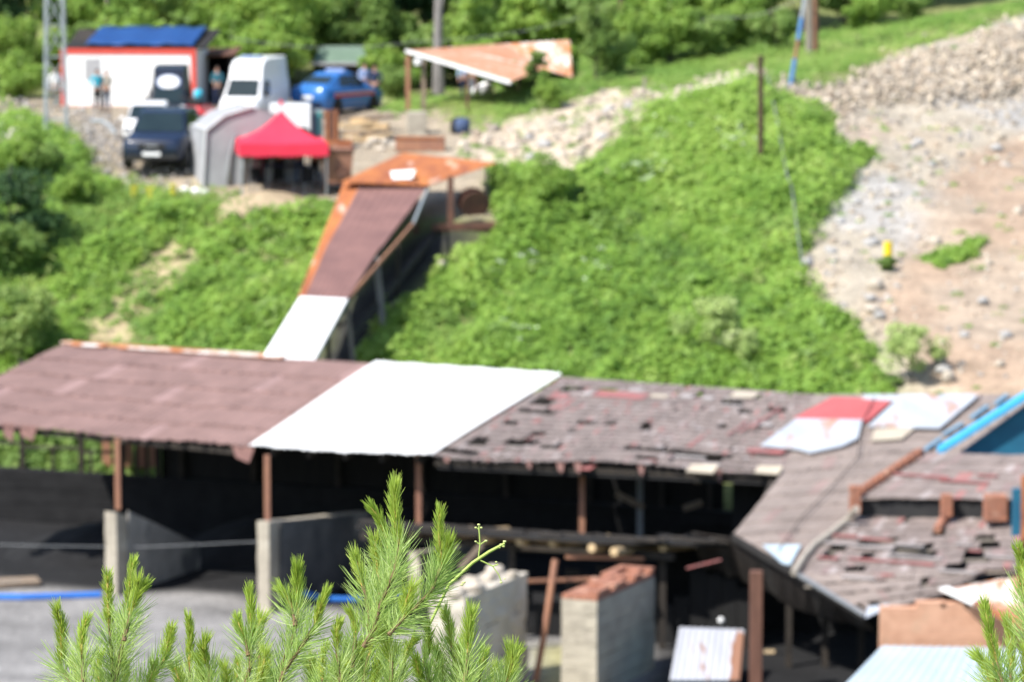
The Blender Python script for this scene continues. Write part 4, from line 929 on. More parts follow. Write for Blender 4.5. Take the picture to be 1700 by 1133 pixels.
MB().slab([wp(1452, 712, .10), wp(1520, 710, .10), wp(1498, 728, .10), wp(1446, 732, .10)], .03).build('roof_patch', 'beige', wing)
MB().slab([wp(1266, 905, .1), wp(1330, 905, .1), wp(1312, 938, .1), wp(1298, 935, .1)], .03).build('roof_patch', 'paleblue_sheet', wing)
MB().slab([wp(1440, 1008, .09), wp(1477, 1003, .09), wp(1470, 1012, .09), wp(1436, 1027, .09)], .03).build('roof_patch', 'silver_sheet', wing)
for a, b in (((1534, 748), (1562, 728)), ((1566, 722), (1598, 703)), ((1652, 672), (1672, 655)), ((1612, 694), (1640, 674))):
    MB().beam(wp(*a, .12), wp(*b, .12), .11, .03).build('roof_strip', 'strip_blue', wing)
ed = MB()
ed.beam(wp(1216, 892, -.03), wp(1320, 954, -.03), .06, .16); ed.beam(wp(1320, 954, -.03), wp(1437, 1026, -.03), .06, .14); ed.build('roof_edge', 'dark_roof', wing)
ed = MB(); ed.beam(wp(1320, 951, .03), wp(1437, 1023, .03), .12, .05); ed.build('edge_flashing', 'grey_metal', wing)
# raised strip of roof with clay hip tiles
RP = WP.up(.5)
def rp_(px, py, d=0): return RP.up(d).at(px, py)
sheet_roof(MB(), [rp_(1532, 752), rp_(1760, 757), rp_(1740, 832), rp_(1424, 828)], 22, 5, rr, grey, jit=.008, lift=.03).build('raised_roof', 'roof_tile', wing)
ra_, rb_ = rp_(1428, 831, -.07), rp_(1738, 835, -.07)
ba = MB().hexa([Vector((ra_.x, ra_.y + .05, ra_.z - .75)), Vector((rb_.x, rb_.y + .05, rb_.z - .75)), Vector((rb_.x, rb_.y + .12, rb_.z - .75)), Vector((ra_.x, ra_.y + .12, ra_.z - .75))], [ra_ + Vector((0, .05, 0)), rb_ + Vector((0, .05, 0)), rb_ + Vector((0, .12, 0)), ra_ + Vector((0, .12, 0))]); ba.build('gap_shade_panel', 'dark', wing)  # dark panel standing for the shade in the gap below the raised roof
for k in range(11):
    t = k / 11; a = rp_(lerp(1420, 1530, t), lerp(822, 749, t), .10); b = rp_(lerp(1420, 1530, t + .088), lerp(822, 749, t + .088), .08)
    MB().tube([a, b], [.12, .085], 10).build('hip_tile', 'clay', wing)
for px, py, w in ((1410, 872, .5), (1392, 903, .7), (1450, 909, 1.0), (1510, 906, .7), (1520, 925, 1.3), (1425, 960, .8), (1590, 950, .9), (1660, 925, .7), (1600, 905, .4)):
    p = wp(px, py, .06); MB().beam(p - E_AL * w / 2, p + E_AL * w / 2, .16, .03).build('roof_scrap', 'roof_pale', wing)
for px, py, w in ((1400, 890, .7), (1455, 896, .8), (1440, 930, .9), (1510, 935, 1.2), (1475, 955, .3), (1620, 915, .3), (1375, 927, .5), (1530, 790, 1.4), (1600, 800, 1.2), (1640, 790, .5)):
    p = (wp if py > 850 else rp_)(px, py, .06); MB().beam(p - E_AL * w / 2, p + E_AL * w / 2, .14, .03).build('roof_scrap', 'red_old', wing)
def brickpier(pxa, pxb, pyt, pyb, Y, dep, parent, name='brick_pier'):
    a, b = V(pxa, pyb, Y), V(pxb, pyb, Y); h = V(pxa, pyt, Y).z - a.z; n_ = max(2, round(h / .12)); mb = MB()
    for k in range(n_):
        o = .004 * (k % 2); z = a.z + h * k / n_
        mb.hexa([Vector((a.x + o, Y, z)), Vector((b.x - o, Y, z)), Vector((b.x - o, Y + dep, z)), Vector((a.x + o, Y + dep, z))], [Vector((a.x + o, Y, z + h / n_ - .012)), Vector((b.x - o, Y, z + h / n_ - .012)), Vector((b.x - o, Y + dep, z + h / n_ - .012)), Vector((a.x + o, Y + dep, z + h / n_ - .012))])
    return mb.build(name, 'clay', parent)
YF = wp(1420, 850).y
brickpier(1411, 1429, 808, 852, rp_(1420, 828).y - .33, .3, wing)
YF2 = wp(1572, 850).y
brickpier(1563, 1581, 822, 858, rp_(1572, 830).y - .33, .3, wing)
brickpier(1636, 1672, 824, 866, rp_(1650, 832).y - .53, .5, wing)
MB().tube([wp(1570, 858, .1), wp(1556, 880, .1)], [.12, .1], 8).build('hip_tile', 'clay', wing)
cable = MB().tube([rp_(1422, 845, .0), wp(1408, 862, .14), wp(1380, 885, .1), wp(1352, 905, .1), wp(1335, 925, .1), wp(1318, 952, .1)], .085, 8); one(cable, 'roof_pipe', 'hose_grey', 'grey bent pipe lying down the wing roof from the clay hip', 'pipe')
wi = MB().tube([wp(1452, 660, .18), wp(1432, 700, .16), wp(1424, 760, .13), wp(1380, 810, .12), wp(1330, 860, .12), wp(1292, 915, .12)], .014, 6); one(wi, 'roof_cable', 'cloth_black', 'thin dark cable trailing down the wing roof over the red sheet', 'cable')
# inside of the wing
wi = MB(); 
a, b = Vector((5.6, 90.5, FLOOR)), Vector((16, 89.5, FLOOR)); wi.hexa([a, b, b + Vector((0, .15, 0)), a + Vector((0, .15, 0))], [a + Vector((0, 0, 3.4)), b + Vector((0, 0, 3.4)), b + Vector((0, .15, 3.4)), a + Vector((0, .15, 3.4))]); wi.build('back_boarding', 'black_board', wing)  # near-black wall, the bay's shade put into its colour
for px, py, z in ((1310, 1010, 7.2), (1370, 1040, 7.2), (1430, 1060, 7.2)):
    p = V(px, py, 83.5); MB().beam(Vector((p.x, p.y, 6.9)), Vector((p.x, p.y, WP.z(p.x, p.y) - .25)), .14).build('post', 'dark_wood', wing)
a, b = V(1090, 1000, 88.0), V(1470, 1000, 87.4); ib = MB()
for k in range(16):
    p0, p1 = lerp(a, b, k / 16), lerp(a, b, (k + 1.02) / 16); h0 = 9.4 + R.uniform(-.1, .1); o_ = .006 * (k % 2)
    ib.hexa([Vector((p0.x, p0.y + o_, 6.9)), Vector((p1.x, p1.y + o_, 6.9)), Vector((p1.x, p1.y + o_ + .04, 6.9)), Vector((p0.x, p0.y + o_ + .04, 6.9))], [Vector((p0.x, p0.y + o_, h0)), Vector((p1.x, p1.y + o_, h0)), Vector((p1.x, p1.y + o_ + .04, h0)), Vector((p0.x, p0.y + o_ + .04, h0))])
ib.build('bay_shade_wall', 'coal', wing)  # added near-black wall that makes the bay look shaded
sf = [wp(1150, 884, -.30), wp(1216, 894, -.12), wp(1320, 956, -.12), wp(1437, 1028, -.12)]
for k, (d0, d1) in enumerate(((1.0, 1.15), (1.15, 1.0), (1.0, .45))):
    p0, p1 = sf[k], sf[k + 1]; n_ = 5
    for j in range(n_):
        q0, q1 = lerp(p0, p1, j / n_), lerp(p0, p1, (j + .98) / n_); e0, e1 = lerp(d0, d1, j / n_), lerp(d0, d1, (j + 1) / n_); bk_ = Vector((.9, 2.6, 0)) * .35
        MB().slab([q0, q1, q1 + bk_ - Vector((0, 0, e1)), q0 + bk_ - Vector((0, 0, e0 + R.uniform(-.08, .08)))], .04).build('soffit_board', 'black_brown' if (j + k) % 3 else 'dark_wood', wing)
pr = MB()
for t in (.1, .3, .5, .7, .9):
    a = lerp(wp(1225, 890, -.16), wp(1432, 1018, -.16), t); pr.beam(a, a + Vector((1.8, 9, 0)).normalized() * 5 + Vector((0, 0, .95)), .12, .14)
pr.beam(wp(1220, 893, -.28), wp(1435, 1022, -.28), .14, .2); pr.build('rafter', 'dark_wood', wing)
# brown timber post in front
p = V(1254, 1120, 80.5); o = MB().beam(Vector((p.x, p.y, 6.9)), Vector((p.x, p.y, V(1254, 985, 80.5).z + .5)), .27).build('support_post', 'brown_wood', wing)
p2 = V(1268, 1083, 80.4); MB().beam(p2, p2 + Vector((.25, 0, 0)), .07).build('peg', 'fresh_wood', wing)

# blue gable shelter
bs = thing('blue_shelter', 'blue sheet metal shelter with bright blue sloping edge above the right roof', 'shelter', V(1700, 760, 87.6))
Yb = 87.6
tri = [V(1580, 765, Yb), V(1990, 775, Yb), V(1990, 640, Yb), V(1790, 612, Yb)]
MB().prism(tri, (0, .25, 0)).build('wall', 'blue_wall', bs)
a, b, c = V(1560, 752, Yb - .3), V(1790, 606, Yb - .3), V(1995, 690, Yb - .3)
for p_, q_ in ((a, b), (b, c)):
    MB().hexa([p_ - Vector((0, 0, .07)), q_ - Vector((0, 0, .07)), q_ + Vector((0, .55, -.07)), p_ + Vector((0, .55, -.07))], [p_ + Vector((0, 0, .07)), q_ + Vector((0, 0, .07)), q_ + Vector((0, .55, .07)), p_ + Vector((0, .55, .07))]).build('roof_edge', 'cyan_sheet', bs)
# right brick building with blue post and white rusty roof
bb = thing('brick_building', 'orange brick building with pale blue and white rusty sheet roofs at the lower right', 'building', Vector((9.5, 77.5, FLOOR)))
Yw = 77.6
w0, w1 = V(1462, 1010, Yw), V(1760, 985, Yw)
wl_ = MB(); n_ = 22; zb = 6.9
for k in range(n_):
    z0 = lerp(zb, w0.z, k / n_); z1 = lerp(zb, w0.z, (k + .96) / n_); off = .004 * (k % 2)
    wl_.hexa([Vector((w0.x, Yw + off, z0)), Vector((w1.x, Yw + off, z0)), Vector((w1.x, Yw + .3, z0)), Vector((w0.x, Yw + .3, z0))], [Vector((w0.x, Yw + off, z1)), Vector((w1.x, Yw + off, z1)), Vector((w1.x, Yw + .3, z1)), Vector((w0.x, Yw + .3, z1))])
for px, pyt in ((1560, 1001), (1600, 1003), (1640, 1003)):
    a = V(px - 38, 1010, Yw); b = V(px + 10, pyt, Yw); wl_.hexa([Vector((a.x, Yw, a.z)), Vector((b.x, Yw, a.z)), Vector((b.x, Yw + .3, a.z)), Vector((a.x, Yw + .3, a.z))], [Vector((a.x, Yw, b.z)), Vector((b.x, Yw, b.z)), Vector((b.x, Yw + .3, b.z)), Vector((a.x, Yw + .3, b.z))])
wl_.build('wall', 'brick', bb)
cr = [V(1464, 1073, 77.4), V(1760, 1078, 77.4), V(1760, 1190, 74.2), V(1352, 1190, 74.2)]
rows = [[bil(cr, u / 40, v / 4) + Vector((0, 0, .014 * (1 if u % 2 else -1))) for u in range(41)] for v in range(5)]
mb = MB().add([p for r_ in rows for p in r_], [(a_ * 41 + b_, a_ * 41 + b_ + 1, (a_ + 1) * 41 + b_ + 1, (a_ + 1) * 41 + b_) for a_ in range(4) for b_ in range(40)])
o = mb.build('roof_cover', 'paleblue_sheet', bb); o['label'] = 'pale blue lower roof sheet'; o.modifiers.new('thick', 'SOLIDIFY').thickness = .03
MB().slab([V(1566, 980, 78.2), V(1640, 966, 80.5), V(1790, 935, 81.5), V(1790, 1085, 76.6), V(1700, 1046, 76.8), V(1618, 1004, 77.4)], .05).build('roof_cover', 'rust_white', bb)['label'] = 'white roof sheet gone rusty'
MB().beam(V(1566, 977, 78.0), V(1622, 1003, 77.3), .3, .04).build('roof_edge', 'white_sheet', bb)
MB().beam(V(1618, 1000, 77.2), V(1730, 1062, 76.5), .16, .06).build('roof_edge', 'rust', bb)
p = V(1686, 960, 82.5); MB().beam(p, V(1688, 812, 82.5), .2).build('post', 'blue_wall', bb)
p = V(1699, 975, 82.4); MB().beam(p, V(1701, 790, 82.4), .14).build('post', 'rust', bb)
MB().hexa([V(1600, 985, 84), V(1720, 985, 84), V(1720, 985, 84.3), V(1600, 985, 84.3)], [V(1640, 860, 84), V(1720, 840, 84), V(1720, 840, 84.3), V(1640, 860, 84.3)]).build('under_roof_shade', 'rust_dark', bb)  # dark brown panel added for the shade beneath, in the shared rust colour

# ------------------------------------------------------------------ dark lean-to with log ends in front of the shed
lt = thing('log_lean_to', 'low dark flat roof carried on round logs in front of the shed', 'lean-to', Vector((1.5, 86, FLOOR)))
LZ = 9.75
f0, f1, f2 = VZ(590, 872, LZ), VZ(1000, 898, LZ), VZ(1225, 903, LZ - .02)
k0, k1, k2 = f0 + N_IN * 3.6 + Vector((0, 0, -.55)), f1 + N_IN * 3.4 + Vector((0, 0, -.5)), f2 + N_IN * 2.5 + Vector((0, 0, -.4))
MB().slab([f0, f1, k1, k0], .09).slab([f1, f2, k2, k1], .09).build('roof_cover', 'dark_roof', lt)
tops = MB()
for i in range(24):
    t = i / 24; p = lerp(f0, f1, t * 1.5) if t < .66 else lerp(f1, f2, (t - .66) * 3); p = p + N_IN * R.uniform(.1, .4) + Vector((0, 0, .05))
    tops.beam(p, p + E_AL * R.uniform(.4, .9) + Vector((0, 0, R.uniform(-.03, .03))), R.uniform(.1, .25), .06)
tops.build('roof_weight', 'dark_wood', lt)
for px, py in ((751, 886), (810, 893), (869, 897), (923, 899), (989, 908), (1026, 914), (1107, 907), (690, 884), (640, 880)):
    a = VZ(px, py, LZ - .2); MB().tube([a - N_IN * .25, a + N_IN * 3.2 + Vector((0, 0, -.45))], .105, 12).build('log', 'fresh_wood' if px > 700 else 'wood', lt)
bm2 = MB()
bm2.beam(VZ(600, 890, LZ - .42), VZ(1120, 925, LZ - .42), .16, .18); bm2.build('beam', 'dark_wood', lt)
bm2 = MB(); bm2.beam(VZ(870, 908, LZ - .4) - N_IN * .1, VZ(985, 915, LZ - .4) - N_IN * .1, .1, .12); bm2.build('beam', 'wood', lt)
MB().beam(VZ(945, 922, LZ - .5) - N_IN * .2, VZ(1075, 926, LZ - .5) - N_IN * .2, .1, .09).build('beam', 'rust_post', lt)
a = V(1140, 944, 84.0); MB().beam(a, V(1197, 930, 83.6), .04).build('pipe', 'red_old', lt)
p = V(763, 945, 84.5); MB().beam(p, V(800, 905, 84.5), .12).build('brace', 'wood', lt)
back = MB()
for px in range(600, 1240, 26):
    a, b = V(px, 1000, 88.6 - (px - 600) * .0048), V(px + 24.5, 1000, 88.6 - (px + 24.5 - 600) * .0048)
    h = R.uniform(.75, 1.9) if px > 840 else R.uniform(.5, .8)
    back.hexa([Vector((a.x, a.y, 6.9)), Vector((b.x, b.y, 6.9)), Vector((b.x, b.y + .06, 6.9)), Vector((a.x, a.y + .06, 6.9))], [Vector((a.x, a.y, FLOOR + h)), Vector((b.x, b.y, FLOOR + h)), Vector((b.x, b.y + .06, FLOOR + h)), Vector((a.x, a.y + .06, FLOOR + h))])
back.build('back_boarding', 'black_board', lt)
for px in (620, 850, 1100):
    p = V(px, 1000, 87.6 - (px - 600) * .004); MB().beam(Vector((p.x, p.y, 6.9)), Vector((p.x, p.y, LZ - .35)), .16).build('post', 'dark_wood', lt)
# two thick masonry stubs
def masonry(name, px, pyt, Y, thick, length, z_top, label, brick=False):
    p = V(px, pyt, Y); p.z = 6.9; t = thing(name, label, 'wall', p)
    e = E_AL * thick; n = N_IN * length; h = z_top - 6.9
    rng = random.Random(px); mb = MB(); m = 7 if brick else 3
    # block courses, each a little proud or shy of its neighbours
    for k in range(m):
        z0, z1 = h * k / m, h * (k + 1) / m; o = rng.uniform(-.008, .008)
        ee = e.normalized() * (thick + o); q0 = -E_AL * o * .5 - N_IN * rng.uniform(0, .012)
        if k >= m - 2 and not brick: ee *= rng.uniform(.93, .98)
        mb.hexa([q0 + Vector((0, 0, z0)), q0 + ee + Vector((0, 0, z0)), q0 + ee + n + Vector((0, 0, z0)), q0 + n + Vector((0, 0, z0))], [q0 + Vector((0, 0, z1 - .006)), q0 + ee + Vector((0, 0, z1 - .012)), q0 + ee + n + Vector((0, 0, z1 - .012)), q0 + n + Vector((0, 0, z1 - .012))])
    o = mb.build('masonry', 'concrete' if brick else 'plaster', t, world=False); fuzz(o, .05 if brick else .13, 2 if brick else 4)
    if brick:
        bm3 = MB()
        for r_ in range(2):
            for i in range(int(length / .24)):
                for s in range(4):
                    if r_ == 1 and rng.random() < .3: continue
                    if r_ >= 1 and i < 3 and s < 3: continue
                    c = E_AL * (thick * (s + .5) / 4) + N_IN * (.12 + i * .24 + .06 * (r_ % 2)) + Vector((0, 0, h + .05 + r_ * .105))
                    bm3.box(c, (thick / 4 - .02, .225, .095), math.atan2(E_AL.y, E_AL.x) + rng.uniform(-.03, .03))
        bm3.build('brick_course', 'clay', t, world=False)
    else:
        st = [rock_base(200 + i, 2) for i in range(4)]
        for i in range(9):
            vs, fs = st[i % 4]; c = E_AL * rng.uniform(.15, thick - .1) + N_IN * (i / 9 * length + .15) + Vector((0, 0, h + .05)); s = rng.uniform(.14, .27)
            MB().add([c + Vector(v_) * s for v_ in vs], [tuple(f) for f in fs]).build('cap_stone', 'stone', t, world=False)
    return t
masonry('concrete_stub', 713, 985, 79.6, .92, 3.3, 9.5, 'crumbling pale concrete wall stub topped with loose stones', False)
masonry('concrete_stub', 932, 985, 80.6, .88, 3.4, 9.22, 'square concrete wall stub with a course of red bricks on top', True)
rpipe = MB().tube([V(922, 930, 82.5), V(902, 1062, 82.0), V(880, 1180, 81.8)], .075, 8); one(rpipe, 'rusty_pipe', 'rust_post', 'slanting rusty pipe standing between the two concrete stubs', 'pipe')
MB_ = MB().beam(V(800, 968, 82.3), V(985, 962, 83), .07, .07); one(MB_, 'horizontal_bar', 'rust_post', 'thin rusty bar running between the concrete stubs', 'bar')
# little hut roof in the dark
hut = thing('small_hut', 'small hut with white and rusty sheet roof under the wing', 'hut', Vector((4.2, 80.4, FLOOR)))
q0 = [V(1128, 1042, 82.6), V(1236, 1046, 82.6), V(1228, 1130, 80.0), V(1112, 1130, 80.0)]
rows = [[bil(q0, u / 20, v / 3) + Vector((0, 0, .015 * (1 if u % 2 else -1))) for u in range(21)] for v in range(4)]
o = MB().add([p for r_ in rows for p in r_], [(a_ * 21 + b_, a_ * 21 + b_ + 1, (a_ + 1) * 21 + b_ + 1, (a_ + 1) * 21 + b_) for a_ in range(3) for b_ in range(20)]).build('roof_cover', 'hut_sheet', hut); o.modifiers.new('thick', 'SOLIDIFY').thickness = .02
MB().hexa([Vector((q0[3].x + .1, 80.2, 6.9)), Vector((q0[2].x - .1, 80.2, 6.9)), Vector((q0[1].x - .1, 82.5, 6.9)), Vector((q0[0].x, 82.5, 6.9))], [q0[3] + Vector((.1, .2, -.08)), q0[2] + Vector((-.1, .2, -.08)), q0[1] - Vector((.1, .1, .1)), q0[0] + Vector((0, -.1, -.1))]).build('wall', 'blue_wall', hut)
one(MB().lathe([(0.01, 0), (.06, .015), (.08, .07), (.06, .13), (.02, .15)], V(1197, 1036, 83.0), n=14), 'round_float', 'plate', 'small round white ball on the far side of the hut roof', 'ball')
# blue hose on the ground, wire, pallets
one(MB().tube([VZ(-60, 992, FLOOR + .06), VZ(40, 993, FLOOR + .06), VZ(110, 991, FLOOR + .06), VZ(168, 989, FLOOR + .06)], .10, 8), 'blue_pipe', 'blue_pipe', 'blue plastic pipe on the ground left of the first concrete wall', 'pipe')
one(MB().tube([VZ(500, 986, FLOOR + .3), VZ(540, 996, FLOOR + .12), VZ(590, 997, FLOOR + .08), VZ(640, 994, FLOOR + .08), VZ(690, 985, FLOOR + .08)], .09, 8), 'blue_pipe', 'blue_pipe', 'blue plastic pipe on the ground behind the pine tips', 'pipe')
one(MB().tube([V(-80, 902, 94), V(60, 907, 93.4), V(240, 909, 92.6), V(430, 900, 91.5)], .012, 6), 'slack_wire', 'grey_metal', 'slack grey wire strung across the shed bays', 'wire')
one(MB().slab([VZ(-40, 962, 7.12), VZ(60, 957, 7.16), VZ(68, 966, 7.16), VZ(-30, 974, 7.12)], .08), 'plank', 'wood', 'pale plank on the coal floor at the left edge', 'plank')
one(MB().beam(VZ(-60, 974, 7.1), VZ(35, 968, 7.1), .2, .12), 'plank', 'grey_wood', 'lower grey plank at the left edge beside the pale plank', 'plank')
rg = random.Random(5)
# pale sacks against the far fence, seen through the left shed
for px in (185, 212, 236, 262): 
    p = bx_at(px, 1.3); p.z = hz(p.x, p.y) - .05
    o = MB().lathe([(.05, 0), (.24, .06), (.28, .3), (.24, .55), (.1, .68)], (0, 0, 0), n=12).build('sack', 'plate', None, smooth=True); o.location = p; o.scale = (1, .8, 1.0)
    tag(o, 'pale filled sack behind the shed fence', 'sack', 'pale sacks behind the shed')
pl = MB()
for px in (176, 196, 212, 236, 254): p = bx_at(px, 1.9); p.z = hz(p.x, p.y); pl.box(p + Vector((0, 0, 1.6)), (.26, .03, 2.1))
one(pl, 'board_fence', 'rust_post', 'reddish upright boards behind the left part of the shed', 'fence')

# ------------------------------------------------------------------ covered conveyor
CPn = Plane(V(437, 592, 101.2), V(520, 598, 101.0), V(655, 302, 115.5))
cv = thing('covered_conveyor', 'inclined conveyor under a rusty brown and white sheet cover', 'conveyor', G(640, 560))
cpt = lambda px, py, d=0.0: CPn.up(d).at(px, py)
def strip_sheet(q, n, m, amp, mat, name, parent, th=.02, lab=None):
    rows = [[bil(q, u / n, v / m) + Vector((0, 0, amp * (1 if u % 2 else -1))) for u in range(n + 1)] for v in range(m + 1)]
    o = MB().add([p for r_ in rows for p in r_], [(a_ * (n + 1) + b_, a_ * (n + 1) + b_ + 1, (a_ + 1) * (n + 1) + b_ + 1, (a_ + 1) * (n + 1) + b_) for a_ in range(m) for b_ in range(n)]).build(name, mat, parent)
    o.modifiers.new('thick', 'SOLIDIFY').thickness = th
    if lab: o['label'] = lab
    return o
strip_sheet([cpt(600, 302), cpt(712, 306), cpt(632, 412), cpt(545, 405)], 16, 3, .012, 'brown_sheet', 'cover_sheet', cv, lab='upper brown cover sheet')
strip_sheet([cpt(545, 403, .03), cpt(632, 408, .03), cpt(576, 497, .03), cpt(506, 494, .03)], 16, 3, .012, 'brown_sheet', 'cover_sheet', cv, lab='lower brown cover sheet')
strip_sheet([cpt(572, 300, -.03), cpt(606, 300, -.03), cpt(512, 494, -.03), cpt(494, 494, -.03)], 6, 3, .012, 'rust_orange', 'cover_sheet', cv, lab='orange rusty left edge of the cover')
strip_sheet([cpt(498, 492, .06), cpt(577, 496, .06), cpt(521, 599, .06), cpt(436, 592, .06)], 16, 3, .012, 'white_sheet', 'cover_sheet', cv, lab='white cover sheet at the bottom end')
MB().beam(cpt(712, 308, -.05), cpt(686, 372, -.05), .06, .10).build('edge_rail', 'galv', cv)
MB().beam(cpt(686, 372, -.06), cpt(577, 498, -.06), .06, .10).build('edge_rail', 'rust_post', cv)
MB().beam(cpt(577, 498, -.02), cpt(522, 600, -.02), .06, .1).build('edge_rail', 'galv', cv)
# top canopy
Yt = 115.8
top = [V(566, 300, 114.6), V(668, 254, 119.5), V(822, 270, 118.0), V(800, 286, 115.5), V(712, 307, 114.9), V(600, 304, 114.6)]
tq = [V(668, 253, 119.8), V(824, 270, 118.2), V(708, 308, 114.9), V(564, 302, 114.7)]
strip_sheet(tq, 26, 4, .014, 'rust_orange', 'canopy_sheet', cv, lab='orange rusted top canopy')
MB().slab([V(648, 288, 115.75) + Vector((0, 0, .07)), V(690, 285, 115.95) + Vector((0, 0, .07)), V(684, 300, 115.35) + Vector((0, 0, .07)), V(652, 301, 115.3) + Vector((0, 0, .07))], .02).build('canopy_patch', 'white_sheet', cv)
def legto(px, py_top, Y, w, mat, name='leg', lean=0):
    a = V(px, py_top, Y); g = hz(a.x + lean, Y); MB().beam(a, Vector((a.x + lean, Y, g - .2)), w).build(name, mat, cv)
legto(748, 292, 115.0, .2, 'rust_dark'); legto(808, 279, 117.2, .1, 'dark'); legto(690, 300, 115.2, .14, 'rust_dark'); legto(676, 262, 119, .12, 'rust_dark')
legto(624, 428, 109.0, .2, 'bark_pale', lean=.28); legto(575, 500, 105.9, .14, 'grey_wood', lean=.35); legto(660, 400, 111, .14, 'dark_wood'); legto(520, 560, 103.2, .12, 'dark_wood'); legto(545, 560, 103.6, .12, 'dark_wood')
legto(560, 410, 110.6, .12, 'dark_wood'); legto(500, 500, 106.2, .12, 'dark_wood')
tr = MB(); A_, B_ = cpt(470, 600, -1.15), cpt(660, 300, -1.15)
for s, e_ in ((-.45, .03), (.45, .03)): tr.beam(A_ + Vector((s, 0, .1)), B_ + Vector((s, 0, .1)), .07, .28)
tr.build('trough_side', 'rust_dark', cv)
MB().beam(A_, B_, .85, .05).build('belt', 'coal', cv)
ro = MB()
for k in range(14): p = lerp(A_, B_, (k + .5) / 14) - Vector((0, 0, .12)); ro.tube([p - Vector((.42, 0, 0)), p + Vector((.42, 0, 0))], .06, 8)
ro.build('roller', 'grey_metal', cv)
MB().beam(cpt(520, 590, -.12), cpt(700, 315, -.12), .07, .14).build('side_rail', 'dark_wood', cv)
MB().beam(cpt(470, 590, -.12), cpt(590, 310, -.12), .07, .14).build('side_rail', 'dark_wood', cv)
MB().tube([cpt(580, 560, -1.5), cpt(725, 385, -1.5)], .14, 10).build('lower_pipe', 'dark_wood', cv)
g = G(770, 384); MB().beam(g + Vector((-1.0, 0, .12)), g + Vector((1.0, .3, .16)), .25, .22).build('sill', 'rust_dark', cv)
g = G(786, 356); o = MB().lathe([(.08, -.3), (.62, -.3), (.62, -.24), (.30, -.24), (.30, .24), (.62, .24), (.62, .3), (.08, .3)], (0, 0, 0), 'Y', 22).build('cable_drum', 'rust_dark', None); o.location = g + Vector((0, 0, .38)); o.rotation_euler = (.25, 0, .35); o.scale = (.8, .8, .7)
tag(o, 'rusty round drum standing under the conveyor canopy', 'drum')
one(MB().box(G(695, 505) + Vector((0, 0, .12)), (.5, .3, .2), .4), 'red_box', 'red_sheet', 'small red box lying at the edge of the coal spill', 'box')

# ------------------------------------------------------------------ the yard: cabin, tents, canopy, wagon ...
cab_p = G(220, 178); Yc = 150.0
cabin = thing('white_cabin', 'white site cabin with red trim and a blue tarpaulin on its roof', 'cabin', Vector((V(220, 178, Yc).x, Yc, hz(V(220, 178, Yc).x, Yc))), 0)
CA = Vector((math.cos(-.10), math.sin(-.10), 0)); CB = Vector((-CA.y, CA.x, 0))      # along the front, into it
cl, crt = V(104, 178, Yc + .4), V(322, 178, Yc - .4)
L_ = (Vector((crt.x, crt.y, 0)) - Vector((cl.x, cl.y, 0))).length
zc = min(hz(cl.x, cl.y), hz(crt.x, crt.y)) - .05; H_ = V(104, 82, Yc).z - zc
o0 = Vector((cl.x, cl.y, zc)); up = Vector((0, 0, 1))
MB().hexa([o0, o0 + CA * L_, o0 + CA * L_ + CB * 3, o0 + CB * 3], [o0 + up * H_, o0 + CA * L_ + up * H_, o0 + CA * L_ + CB * 3 + up * H_, o0 + CB * 3 + up * H_]).build('wall', 'white_wall', cabin)
tm = MB()
def bar(u0, u1, z0, z1, out=.04): 
    q = o0 - CB * out; tm.hexa([q + CA * u0 + up * z0, q + CA * u1 + up * z0, q + CA * u1 + CB * (out - .003) + up * z0, q + CA * u0 + CB * (out - .003) + up * z0], [q + CA * u0 + up * z1, q + CA * u1 + up * z1, q + CA * u1 + CB * (out - .003) + up * z1, q + CA * u0 + CB * (out - .003) + up * z1])
bar(-.06, L_ + .06, H_ - .2, H_ + .04); bar(-.06, .14, .12, H_ - .2); bar(L_ - .16, L_ + .06, .12, H_ - .2); bar(-.06, L_ + .06, -.02, .12)
tm.build('trim', 'red_trim', cabin)
def pane(u0, u1, z0, z1, mat, name, fr='grey_wall'):
    q = o0 - CB * .012
    f = MB().hexa([q + CA * (u0 - .07) + up * (z0 - .07), q + CA * (u1 + .07) + up * (z0 - .07), q + CA * (u1 + .07) + CB * .01 + up * (z0 - .07), q + CA * (u0 - .07) + CB * .01 + up * (z0 - .07)], [q + CA * (u0 - .07) + up * (z1 + .07), q + CA * (u1 + .07) + up * (z1 + .07), q + CA * (u1 + .07) + CB * .01 + up * (z1 + .07), q + CA * (u0 - .07) + CB * .01 + up * (z1 + .07)]).build(name, fr, cabin)
    q = o0 - CB * .024
    MB().hexa([q + CA * u0 + up * z0, q + CA * u1 + up * z0, q + CA * u1 + CB * .01 + up * z0, q + CA * u0 + CB * .01 + up * z0], [q + CA * u0 + up * z1, q + CA * u1 + up * z1, q + CA * u1 + CB * .01 + up * z1, q + CA * u0 + CB * .01 + up * z1]).build('pane', mat, f)
s_ = 40.0
pane((145 - 104) / s_, (167 - 104) / s_, (178 - 129) / s_, (178 - 98) / s_, 'beige', 'window')
pane((255 - 104) / s_, (271 - 104) / s_, .05, (178 - 104) / s_, 'dark', 'door', 'white_wall')
q = o0 - CB * .05 + up * (H_ + .10)
MB().slab([q + CA * .1, q + CA * (L_ + .45), q + CA * (L_ + .45) + CB * 3.7 + up * .62, q + CA * .1 + CB * 3.7 + up * .62], .08).build('roof', 'dark_roof', cabin)
tq2 = [q + CA * 1.05 + CB * 3.2 + up * .72, q + CA * (L_ - .05) + CB * 3.2 + up * .72, q + CA * (L_ - .05) + up * .10 - CB * .05, q + CA * 1.0 + up * .10 - CB * .05]
rows = [[bil(tq2, u / 30, v / 6) + Vector((0, 0, .05 * math.sin(u * .9 + v) * math.sin(v * 1.3 + u * .3) + .03)) for u in range(31)] for v in range(7)]
